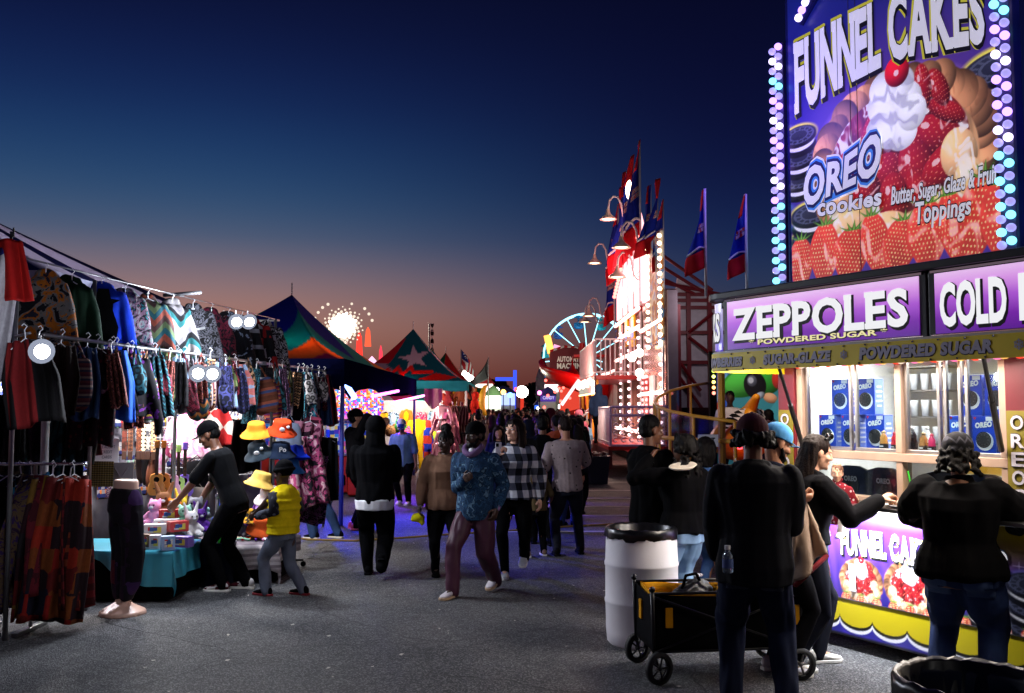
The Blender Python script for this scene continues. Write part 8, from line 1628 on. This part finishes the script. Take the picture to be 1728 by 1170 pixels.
# ------------------------------------------------------------------ the people
def gx(px, Y): return (px - 864) / FPX * Y
def main_people():
 CAMO = pat('blue_leaf_denim', 'camo', [(20, 46, 74), (26, 56, 88), (22, 48, 78), (34, 70, 102), (20, 44, 70), (86, 118, 142), (24, 54, 84)], 15)
 MAUVE = mat('mauve_velour', (64, 30, 48), .55, var=.35, vs=4, bump=.2, bs=90, spec=.3)
 # man in patterned denim jacket
 Y = 9.35; px_ = gx(803, Y)
 P = person('man in blue leaf print denim jacket and mauve trousers, one hand on his chest', px_, Y, 154, 1.66, 'm', 'dark', 1.10, top=dict(mat=CAMO, kind='jacket', hem=.44, off=.018, name='denim_jacket', sl=1.1, cuffs=cloth('lilac_cuff', (150, 110, 160))), bottom=dict(mat=MAUVE, bag=1.28, cuff=.030), shoes=(mat('pale_sneaker', (186, 180, 184), .6, var=.2), mat('gum_sole', (176, 150, 120), .7)), hair=('short', HAIRB), hat=('cap', BLACK), beard=HAIRB,
  feet=[(-.055, -.15, .012), (.06, .17, .0)], heel=(14, 0), hands=[(-.14, -.0, .50), (.005, .125, .665)], poles=[(-.3, -1, 0), (.5, -.3, -1)], head=(-22, 2), curl=(.5, .25), toes=(4, -4), palms=[None, (0, -1, .1)], vox=.008)
 r = P['root']; b = MB(); b.tube([(.085 * math.cos(a), .03 + .075 * math.sin(a) + .02, 1.395 + .045 * math.cos(2 * a) * .3 - .04 * math.sin(a)) for a in [k * math.pi / 8 for k in range(16)]], .032, 8, closed=True); b.build('hood', cloth('lilac_hood', (98, 74, 108)), r, smooth=True, folds=(.008, 14)); b = MB(); b.ell((0, .075, 1.33), (.055, .05, .08)); b.build('undershirt', WHITE, r, smooth=True)
 for s in (-1, 1): b = MB(); b.box((s * .085, .155, 1.2), (.10, .012, .045)); b.build('pocket_flap', CAMO, r, bevel=.004)
 # woman in brown fleece
 Y = 10.25; P = person('woman in brown fleece jacket with a hair bun, behind the denim jacket man', gx(752, Y), Y, 186, 1.56, 'f', 'dark', 1.12, top=dict(mat=cloth('brown_fleece', (112, 82, 64), bump=.8), kind='jacket', hem=.47, off=.024, name='fleece_jacket', sl=1.25), bottom=dict(mat=BLACK), hair=('bun', HAIRB), shoes=(BLACK, BLACK2), head=(-40, 12), feet=[(-.06, .05, 0), (.06, -.06, .0)], hands=[(-.13, .05, .5), (.17, .05, .50)])
 b = MB(); b.ell((0, 0, 0), (.075, .055, .05)); b.ell((.045, -.02, -.045), (.03, .025, .04)); b.ell((-.05, 0, -.02), (.03, .03, .025)); mini('yellow_soft_toy', 'small yellow soft toy dangling from the hand of the woman in brown', 'soft toy', b, cloth('toy_yellow', (200, 190, 20)), P['wri'][1] + V((-.02, -.03, -.14)), 0, vox=.012)
 # woman in checked shirt with phone
 Y = 10.3; P = person('woman in black and white checked shirt holding a phone, dark hair over her shoulder', gx(868, Y), Y, 174, 1.69, 'f', 'light', 1.02, top=dict(mat=pat('check_shirt', 'plaid', [(206, 206, 210), (86, 90, 104), (16, 18, 26)], 6.5), kind='shirt', hem=.50, off=.026, flare=.012, name='checked_shirt', sl=1.25), bottom=dict(mat=BLACK, bag=.95), shoes=(mat('silver_shoe', (190, 190, 196), .3, .5), RUBBER), hair=('long', HAIRD, .30), head=(-32, -3), feet=[(-.05, -.12, .05), (.05, .08, 0)], heel=(25, 0), hands=[(-.165, .03, .49), (.075, .15, .765)], poles=[(-.6, -1, 0), (.5, -.6, -1)], curl=(.4, 1.1), palms=[None, (-1, .3, 0)], vox=.008)
 b = MB(); b.box((0, 0, 0), (.068, .009, .135)); o = mini('phone', 'white phone with camera bumps held by the woman in the checked shirt', 'phone', b, mat('phone_white', (206, 204, 212), .25), P['wri'][1] + V((-.015, -.075, .075)), 20, bevel=.004); b = MB(); b.box((-.015, -.006, .04), (.032, .005, .036)); b.build('camera_bump', BLACK, o, bevel=.003)
 # hooded man
 Y = 10.2; P = person('man in black hoodie with the hood up walking away, white shirt hem showing', gx(634, Y), Y, 4, 1.70, 'm', 'brown', 1.12, top=dict(mat=BLACK, kind='hood_up', hem=.475, off=.022, sl=1.15, under=(WHITE, .435)), bottom=dict(mat=BLACK, bag=1.3, cuff=.026), shoes=(BLACK, BLACK2), feet=[(-.045, .12, .0), (.05, -.10, .035)], heel=(0, 38), hands=[(-.08, .20, .60), (.08, .2, .60)], poles=[(-.3, -1, 0), (.3, -1, 0)], face=False, vox=.009)
 # man behind him
 Y = 14.2; person('man in black cap and dark clothes with pink shoes beside the hooded man', gx(601, Y), Y, -70, 1.78, 'm', 'tan', 1.05, top=dict(mat=BLACK2, kind='hoodie'), bottom=dict(mat=BLACK), shoes=(mat('pink_shoe', (200, 70, 110), .5), mat('pink_sole', (230, 110, 140), .5)), hair=('short', HAIRB), hat=('cap', BLACK), hands=[(-.12, .26, .66), (.10, .2, .9)], vox=.012)
 # man in grey blue shirt
 Y = 17.8; person('man in grey blue shirt and white front cap looking down beside the costumes', gx(684, Y), Y, 168, 1.62, 'm', 'brown', 1.12, top=dict(mat=cloth('grey_blue', (84, 110, 140)), kind='tee', sleeve=.9, hem=.47, off=.02), bottom=dict(mat=BLACK), shoes=(mat('pale_sneaker', (186, 180, 184)), RUBBER), hair=('short', HAIRB), hat=('cap', pat('truckercap', 'check', [(40, 70, 160), (200, 200, 206)], 4)), lean=16, head=(10, 35), hands=[(-.17, .10, .45), (.13, .16, .55)], feet=[(-.07, .06, 0), (.07, -.05, 0)], vox=.012)
 # leaning man at stall
 Y = 9.5; P = person('man in black tee and cap leaning over the turquoise table', gx(400, Y), Y, 84, 1.72, 'm', 'brown', 1.0, top=dict(mat=cloth('black_tee', (8, 9, 12)), kind='tee', sleeve=.85, hem=.48, off=.012), bottom=dict(mat=BLACK, bag=1.1), shoes=(pat('red_sneaker', 'patch', [(206, 200, 198), (80, 20, 30), (206, 200, 198)], 12), RUBBER), hair=('fade', HAIRB), hat=('cap', BLACK), lean=21, head=(8, 26), feet=[(-.055, .04, 0), (.055, -.06, 0)], hands=[(-.10, .31, .50), (.06, .25, .47)], poles=[(-.3, -1, 0), (.3, -1, 0)], curl=(.5, .4), vox=.008)
 # child in yellow vest
 Y = 9.25; P = person('child in yellow puffer vest and black beanie looking at the hats', gx(482, Y), Y, 62, 1.30, 'c', 'dark', 1.10, top=dict(mat=cloth('vest_yellow', (212, 186, 16), bump=.4), kind='hoodie', sleeve=0, hem=.47, off=.026, puff=(.50, .555, .61, .665, .72), name='puffer_vest'), bottom=dict(mat=cloth('grey_sweat', (92, 98, 112)), bag=1.25, cuff=.030), shoes=(BLACK, mat('red_sole', (120, 24, 34))), hat=('beanie', BLACK), head=(4, 8), feet=[(-.07, .09, 0), (.08, -.13, 0)], hands=[(-.06, .25, .57), (.10, .27, .58)], poles=[(-1, -.8, -.3), (1, -.8, -.3)], curl=(.8, .8), vox=.008)
 r = P['root'];
 b = MB(); b.tube([V(q) * 1.30 for q in ((-.11, .0, .755), (-.14, -.03, .63), (-.10, .12, .59), (-.075, .19, .575))], [.052, .054, .046, .036], 12); b.build('sleeve', pat('camo_sleeve', 'camo', [(60, 64, 74), (26, 28, 36), (96, 100, 110)], 9), r, smooth=True, folds=(.005, 20)); b = MB(); b.tube([V(q) * 1.30 for q in ((.11, .0, .755), (.14, -.03, .63), (.12, .13, .595), (.105, .2, .585))], [.052, .054, .046, .036], 12); b.build('sleeve', pat('camo_sleeve', 'camo', [(60, 64, 74)], 9), r, smooth=True, folds=(.005, 20))
 # person bending at end of stall
 Y = 13.2; person('person in dark top and blue jeans bending down at the end of the clothes stall', gx(552, Y), Y, 60, 1.72, 'm', 'brown', 1.1, top=dict(mat=cloth('char_knit', (40, 42, 50), bump=.6), kind='jacket', off=.02), bottom=dict(mat=DENIM, bag=1.15), shoes=(BLACK2, RUBBER), hair=('short', HAIRB), lean=48, head=(0, 40), hands=[(-.1, .42, .36), (.1, .42, .36)], feet=[(-.07, .05, 0), (.07, -.08, 0)], vox=.012)
 # child, black hoodie person, grey tee man
 Y = 11.6; person('child in olive tee and dark trousers walking away beside the dark hoodie', gx(904, Y), Y, 8, 1.22, 'c', 'brown', 1.0, top=dict(mat=cloth('olive', (78, 66, 44)), kind='tee', sleeve=.9, off=.016), bottom=dict(mat=BLACK2), shoes=(mat('brown_shoe', (120, 96, 80)), RUBBER), hair=('short', HAIRB), hands=[(-.15, .05, .45), (.17, .12, .52)], feet=[(-.08, -.03, 0), (.09, .06, 0)], vox=.011, face=False)
 b = MB(); b.tube([(0, 0, 0), (.03, 0, -.20)], .006, 6); mini('light_stick', 'thin pale stick in the hanging hand beside the child', 'stick', b, mat('stick_cream', (206, 176, 110), .5), (gx(883, 11.4), 11.4, .80), 0)
 Y = 12.6; person('adult in plain black hoodie walking away behind the child', gx(915, Y), Y, 5, 1.70, 'm', 'brown', 1.15, top=dict(mat=BLACK, kind='hoodie', off=.02), bottom=dict(mat=BLACK), shoes=(BLACK, BLACK2), hair=('short', HAIRB), feet=[(-.06, .08, 0), (.06, -.05, 0)], vox=.012, face=False)
 Y = 11.75; person('man in speckled grey tee and dark jeans walking away', gx(957, Y), Y, 6, 1.70, 'm', 'tan', 1.10, top=dict(mat=pat('speckled_tee', 'dots', [(30, 26, 30), (140, 124, 124), (144, 128, 128), (140, 124, 124), (140, 124, 124), (140, 124, 124), (140, 124, 124)], 13), kind='tee', sleeve=.85, hem=.475, off=.016), bottom=dict(mat=cloth('black_jean', (22, 24, 34)), bag=1.0), shoes=(BLACK, BLACK2), hair=('short', HAIRD), lean=-3, side=-3, feet=[(-.085, -.04, 0), (.10, .04, 0)], hands=[(-.15, .06, .50), (.11, .2, .60)], poles=[(-.5, -.9, 0), (.5, -.9, 0)], head=(14, 14), vox=.009, face=False)
 # group by the drum
 Y = 8.25; person('young man in black hoodie in profile, standing behind the white drum', gx(1096, Y), Y, -62, 1.74, 'm', 'brown', 1.15, top=dict(mat=BLACK, kind='hoodie', off=.022, sl=1.2), bottom=dict(mat=BLACK), shoes=(BLACK, BLACK2), hair=('fade', HAIRB), head=(-6, 4), hands=[(-.12, .14, .50), (.14, .10, .5)], vox=.008)
 Y = 7.95; P = person('curly haired woman in black top and ripped light jeans, hand raised to her face', gx(1152, Y), Y, 24, 1.58, 'f', 'brown', 1.18, top=dict(mat=BLACK, kind='jacket', hem=.50, off=.02, sl=1.15), bottom=dict(mat=LDENIM, bag=1.2, cuff=.034), shoes=(WHITE, RUBBER), hair=('curly', HAIRB, .26), head=(18, 4), hands=[(-.135, .12, .865), (.16, .12, .6)], poles=[(-1, .1, -.6), (1, -.8, 0)], curl=(.5, .5), palms=[(1, -.4, 0), None], vox=.009, face=False)
 b = MB(); b.tube([(.030 * math.cos(a), .030 * math.sin(a), 0) for a in [k * .5236 for k in range(12)]], .009, 6, closed=True); o = b.build('bracelet', WHITE, None, smooth=True); tag(o, 'white bracelet on the raised wrist of the curly haired woman', 'bracelet'); o.location = P['wri'][0] + V((.0, -.005, -.02)); o.rotation_euler = (R(12), R(10), 0)
 r = P['root']
 for z, x in ((.42, .09), (.36, .10), (.20, .085)): b = MB(); b.ell((x, -.062, z), (.045, .022, .016)); q = b.build('torn_patch', pat('torn', 'vstripes', [(190, 196, 204), (110, 76, 62)], 40), r, smooth=True)
 Y = 8.7; P = person('short woman with a black bob and blue denim top eating beside the kart fence', gx(1190, Y), Y, -50, 1.53, 'f', 'brown', 1.1, top=dict(mat=mat('denim_shirt', (60, 96, 150), .9, var=.3), kind='jacket', off=.02), bottom=dict(mat=DENIM), shoes=(WHITE, RUBBER), hair=('bob', HAIRB), head=(-10, 10), hands=[(-.06, .22, .72), (.10, .22, .74)], vox=.009)
 t = thing('food_bowl', 'small bowl of food with a straw held by the woman in denim', 'bowl', (P['wri'][0] + P['wri'][1]) / 2 + V((.05, .02, .04))); b = MB(); b.lathe([(.03, 0), (.06, .045), (.055, .045), (0, .03)], 18); b.build('bowl', WHITE, t, smooth=True); b = MB(); b.ell((0, 0, .045), (.05, .05, .02)); b.build('food', pat('sugar_cake', 'graphic', [(150, 90, 50)], 26), t); b = MB(); b.tube([(0, 0, .03), (-.01, 0, .17)], .005, 6); b.build('straw', WHITE, t)
 p = at(1153, 792, 7.75); b = MB(); b.lathe([(.05, 0), (.09, .01), (.115, .03), (.11, .034), (.08, .014), (0, .012)], 28); o = mini('paper_plate', 'ribbed paper plate held up by the curly haired woman', 'plate', b, mat('kraft_plate', (196, 186, 170), .7), p, 0, smooth=True); o.rotation_euler = (R(10), R(-8), 0)
 # big foreground man
 Y = 5.75; P = person('broad man in dark navy hoodie and maroon cap, back turned, nearest to the camera', gx(1268, Y), Y, -14, 1.76, 'm', 'brown', 1.12, top=dict(mat=cloth('ink_hoodie', (13, 14, 21)), kind='hoodie', hem=.44, off=.024, sl=1.18, flare=.010, fold=.013, freq=8), bottom=dict(mat=mat('deep_denim', (15, 22, 44), .9, var=.4, vs=6, bump=.3, bs=260, spec=.1), bag=1.22, cuff=.034, fold=.010), shoes=(mat('tan_boot', (120, 96, 60), .7), mat('boot_sole', (60, 50, 40), .8)), hair=('curly', HAIRB, .05), hat=('cap', cloth('maroon_cap', (58, 26, 32))), head=(4, 4), feet=[(-.085, .03, 0), (.10, -.03, 0)], hands=[(-.13, .12, .50), (.09, .2, .62)], poles=[(-.35, -1, 0), (.2, -1, 0)], vox=.008, face=False, toes=(14, -30))
 ro = P['root']; tr = [c for c in ro.children if c.name.startswith('trousers')][0]
 for s in (-1, 1): decal('back_pocket', tr, (s * .10, 0, .80), (.13, .15), (0, 1, 0), mat('pocket_denim', (18, 28, 54), .9, var=.3), ro)
 # things on him
 t = thing('water_bottle', 'clear water bottle clipped at the hip of the big man', 'bottle', at(1228, 952, 5.5)); b = MB(); b.lathe([(.026, -.05), (.03, -.045), (.03, .05), (.014, .075), (.014, .085)], 16); b.build('bottle', mat('clear_pet', (150, 170, 190), .08, trans=.7), t, smooth=True); b = MB(); b.lathe([(.017, .083), (.017, .105)], 14); b.build('cap', WHITE, t); b = MB(); b.lathe([(.0315, -.02), (.0315, .03)], 16, caps=False); b.build('label', mat('bottle_label', (60, 80, 130)), t, smooth=True)
 # man with light blue cap
 Y = 6.55; P = person('bearded man in light blue cap looking down, partly hidden behind the big man', gx(1306, Y), Y, -78, 1.69, 'm', 'tan', 1.1, top=dict(mat=cloth('navy_sweat', (18, 20, 34)), kind='hoodie', off=.02), bottom=dict(mat=BLACK2), shoes=(mat('pale_sneaker', (186, 180, 184)), RUBBER), hair=('short', HAIRB), hat=('cap', cloth('sky_cap', (70, 130, 180))), beard=HAIRB, head=(2, 22), hw=(None, at(1343, 842, 6.28)), hands=[(-.13, .1, .5), (.0, 0, 0)], poles=[(-1, -.7, 0), (.6, -.6, -1)], curl=(.4, .9), palms=[None, (-.5, 0, 1)], vox=.008)
 b = MB(); A0, A1, B0, B1 = at(1336, 800, 6.15), at(1340, 985, 6.1), at(1347, 796, 6.3), at(1394, 934, 6.25)
 b.grid(lambda u, v: tuple(A0.lerp(A1, v).lerp(B0.lerp(B1, v), u) + V((0, -.05 * math.sin(u * 6) - .03 * math.sin(v * 5 + u * 9), 0))), 20, 30); o = b.build('sherpa_blanket', cloth('sherpa_tan', (170, 146, 128), bump=1.0), None, smooth=True, solid=.025, folds=(.006, 60)); tag(o, 'cream sherpa blanket hanging from the arm of the man in the light blue cap', 'blanket'); b = MB(); b.tube([A1 + V((0, -.02, -.01)), B1 + V((0, -.02, -.01))], .016, 6); b.build('red_trim', cloth('dark_red_trim', (90, 20, 26)), o, smooth=True)
 # mother at the counter
 Y = 6.72; WB = pat('stitched_black', 'stripes', [(14, 14, 18)], 3); plate = bpy.data.objects['food_plate'].location
 P = person('woman in black jacket and black jeans reaching for the plate while holding a baby', gx(1352, Y), Y, -84, 1.62, 'f', 'light', 1.10, top=dict(mat=cloth('mother_black', (15, 15, 19)), kind='jacket', hem=.56, off=.024, sl=1.25), bottom=dict(mat=cloth('black_jean', (22, 24, 34)), bag=1.0), shoes=(mat('cream_sneaker', (232, 228, 220), .6, var=.12), RUBBER), hair=('long', HAIRD, .26, 'tucked'), head=(-4, 12), lean=8, feet=[(-.06, .08, 0), (.07, -.10, 0)], hw=(at(1418, 845, 6.98), plate + V((-.155, -.0, .045))), poles=[(-.6, -.8, -.4), (.2, -.4, -1)], curl=(.6, .75), toes=(6, -6), palms=[None, (0, .2, -1)], vox=.007)
 r = P['root']; b = MB();
 for j in range(2): b.loft([[((.105 + .010 * (q % 2)) * 1.62 * math.cos(a) * 1.06, (.082) * 1.62 * math.sin(a) * 1.08, z * 1.62) for a in [2 * math.pi * k / 24 for k in range(24)]] for q, z in enumerate((.50, .545, .575))])
 b.build('denim_vest', mat('vest_denim', (88, 110, 130), .9, var=.3), r, vox=.012, folds=(.01, 12))
 b = MB(); hc = P['hc']; Mi = r.matrix_basis.inverted(); h0 = Mi @ hc; b.tube([h0 + V((.07 * math.cos(a) , .055 * math.sin(a) + .02, .125 - .03 * abs(math.cos(a)))) for a in [k * math.pi / 8 for k in range(9)]], .007, 6)
 for s in (-1, 1): b.ell(h0 + V((s * .035, .088, .115)), (.030, .010, .022), 12, 8)
 b.build('sunglasses', mat('dark_lens', (10, 10, 12), .1), r, smooth=True)
 # baby
 q = at(1413, 803, 6.95); person('baby in a red patterned dress and big beige bow carried by the woman in black', q.x, q.y, 150, .74, 'c', 'light', 1.05, top=dict(mat=pat('baby_dress', 'dots', [(206, 200, 200), (120, 20, 34), (120, 20, 34), (110, 18, 30)], 30), kind='jacket', hem=.42, off=.02), bottom=dict(mat=cloth('baby_leg', (190, 180, 176))), shoes=(WHITE, RUBBER), hair=('short', mat('baby_hair', (96, 62, 44), .6)), hat=('bow', cloth('beige_bow', (190, 160, 130))), head=(10, 4), hands=[(-.12, .12, .6), (.12, .12, .6)], feet=[(-.06, .22, .30), (.06, .22, .30)], zbase=q.z - .645, vox=.010)
 # big woman at the counter
 Y = 5.95; P_ = person('large woman in black top, blue jeans and dark headscarf, her back turned at the counter', gx(1613, Y), Y, -36, 1.63, 'f', 'brown', 1.46, top=dict(mat=BLACK, kind='jacket', hem=.475, off=.022, sl=1.2, fold=.011), bottom=dict(mat=DDENIM, bag=1.42, cuff=.034, fold=.009), shoes=(BLACK, BLACK2), hair=('curly', HAIRB, .12), hat=('bandana', pat('bandana', 'zigzag', [(14, 14, 20), (14, 14, 20), (20, 20, 28), (64, 64, 74)], 16)), head=(0, 10), hands=[(-.14, .22, .63), (.14, .22, .63)], poles=[(-1, -.4, -.2), (1, -.4, -.2)], feet=[(-.09, 0, 0), (.09, 0, 0)], vox=.009, face=False)
 tr = [c for c in P_['root'].children if c.name.startswith('trousers')][0]
 for q in (-1, 1): decal('back_pocket', tr, (q * .12, 0, .74), (.15, .17), (0, 1, 0), mat('pocket_pale', (40, 62, 104), .9, var=.3), P_['root'], .006)
 # people on rides
 Y = 27.6; person('man in dark blue hooded top climbing the funhouse steps', 2.55, Y + .3, -20, 1.72, 'm', 'brown', 1.1, top=dict(mat=cloth('steel_navy', (28, 44, 70)), kind='hood_up'), bottom=dict(mat=BLACK), zbase=.75, vox=.022, fingers=False, face=False)
 person('small child in pale blue on the funhouse steps', 2.15, Y - .2, -10, 1.1, 'c', 'light', 1.0, top=dict(mat=cloth('baby_blue', (130, 180, 210)), kind='hoodie'), bottom=dict(mat=DENIM), hair=('short', mat('ash_hair', (140, 120, 100))), zbase=.35, vox=.022, fingers=False, face=False)
 person('rider in white tee sitting in the kart ride left of the yellow car', gx(1231, 15.6), 15.6, 170, 1.6, 'm', 'dark', 1.0, top=dict(mat=WHITE, kind='tee', sleeve=.9), bottom=dict(mat=BLACK), hair=('short', HAIRB), zbase=.48, vox=.018, fingers=False)
 person('rider in dark sweater in the kart ride right of the yellow car', gx(1295, 14.9), 14.9, 10, 1.66, 'm', 'dark', 1.1, top=dict(mat=NAVY, kind='hoodie'), bottom=dict(mat=BLACK), hair=('short', HAIRB), zbase=.12, vox=.018, fingers=False, face=False)
main_people()
def crowd():
 rr = random.Random(21); protos = []
 spec = [('m', 'brown', 0, ('short', HAIRB), 'hoodie', dict(feet=[(-.06, .10, 0), (.06, -.10, .02)], heel=(0, 25))), ('f', 'tan', 0, ('long', HAIRD, .3), 'jacket', dict(feet=[(-.05, -.08, 0), (.05, .08, 0)])), ('m', 'dark', 180, ('short', HAIRB), 'tee', dict(feet=[(-.07, .04, 0), (.07, -.06, 0)], hands=[(-.14, .2, .6), (.15, .03, .485)])), ('f', 'light', 180, ('long', HAIRB, .3), 'hoodie', dict(feet=[(-.05, .06, 0), (.05, -.05, 0)], hands=[(-.1, .2, .62), (.1, .2, .62)])), ('m', 'tan', 20, ('short', HAIRD), 'hood_up', dict()), ('f', 'dark', -20, ('bun', HAIRB), 'tee', dict(feet=[(-.05, .1, 0), (.05, -.1, 0)]))]
 tops = [('black', BLACK), ('black', BLACK2), ('dark navy', NAVY), ('charcoal', cloth('c_char', (40, 40, 46))), ('olive', cloth('c_olive', (56, 60, 40))), ('maroon', cloth('c_mar', (74, 20, 30))), ('rust orange', cloth('c_rust', (170, 80, 50))), ('grey', cloth('c_grey', (96, 92, 96))), ('denim blue', cloth('c_blue', (50, 74, 110))), ('white', WHITE), ('beige', cloth('c_beige', (130, 108, 88))), ('dark green', cloth('c_green', (24, 50, 36))), ('pink', cloth('c_pink', (170, 90, 110)))]
 for i, (sx, sk, h, hr, kd, kw) in enumerate(spec):
  P = person('crowd', 0, 0, 0, 1.70 if sx == 'm' else 1.62, sx, sk, 1.08, top=dict(mat=BLACK, kind=kd, sleeve=.9 if kd == 'tee' else 1.0, off=.018), bottom=dict(mat=[BLACK, DDENIM, BLACK2][i % 3], bag=1.1), hair=hr, vox=.018, fingers=False, seed=i, **kw); protos.append((P['root'], h))
 spots = []
 for n, y0, y1 in ((18, 14.2, 20), (34, 20, 30), (46, 30, 44), (40, 44, 66)):
  for _ in range(n):
   for _t in range(30):
    Y = rr.uniform(y0, y1); px = rr.uniform(800 if Y > 22 else 835, 985 if Y < 40 else 960); x = gx(px, Y)
    if Y > 21 and x > 2.2: continue
    if all((x - a) ** 2 + (Y - b) ** 2 > .22 for a, b in spots): spots.append((x, Y)); break
 used = set()
 for k, (x, Y) in enumerate(spots):
  i = k % 6; src, h = protos[i]
  if i in used: t = copy_tree(src)
  else: t = src; used.add(i)
  t.location = (x, Y, 0); t.rotation_euler = (0, 0, R((0 if rr.random() < .55 else 180) + rr.uniform(-35, 35))); s = rr.uniform(.93, 1.06); t.scale = (s, s, s); c, m = tops[(rr.randrange(13) if rr.random() < .55 else rr.randrange(4))]
  for ch in t.children:
   nm = ch.name.split('.')[0]
   if nm in ('hoodie', 'jacket', 'shirt'): recolor(ch, m)
  zone = ('near end of the crowd' if Y < 20 else 'front half of the crowd' if Y < 30 else 'middle of the crowd' if Y < 44 else 'far end of the crowd'); kind = ['short haired man', 'long haired woman', 'cropped haired man', 'black haired woman', 'hooded person', 'woman with a bun'][i]
  t['label'] = '%s in a %s top in the %s' % (kind, c, zone); t['group'] = '%ss in %s tops, %s' % (kind, c, zone)
crowd()
bpy.data.scenes.remove(TMP)
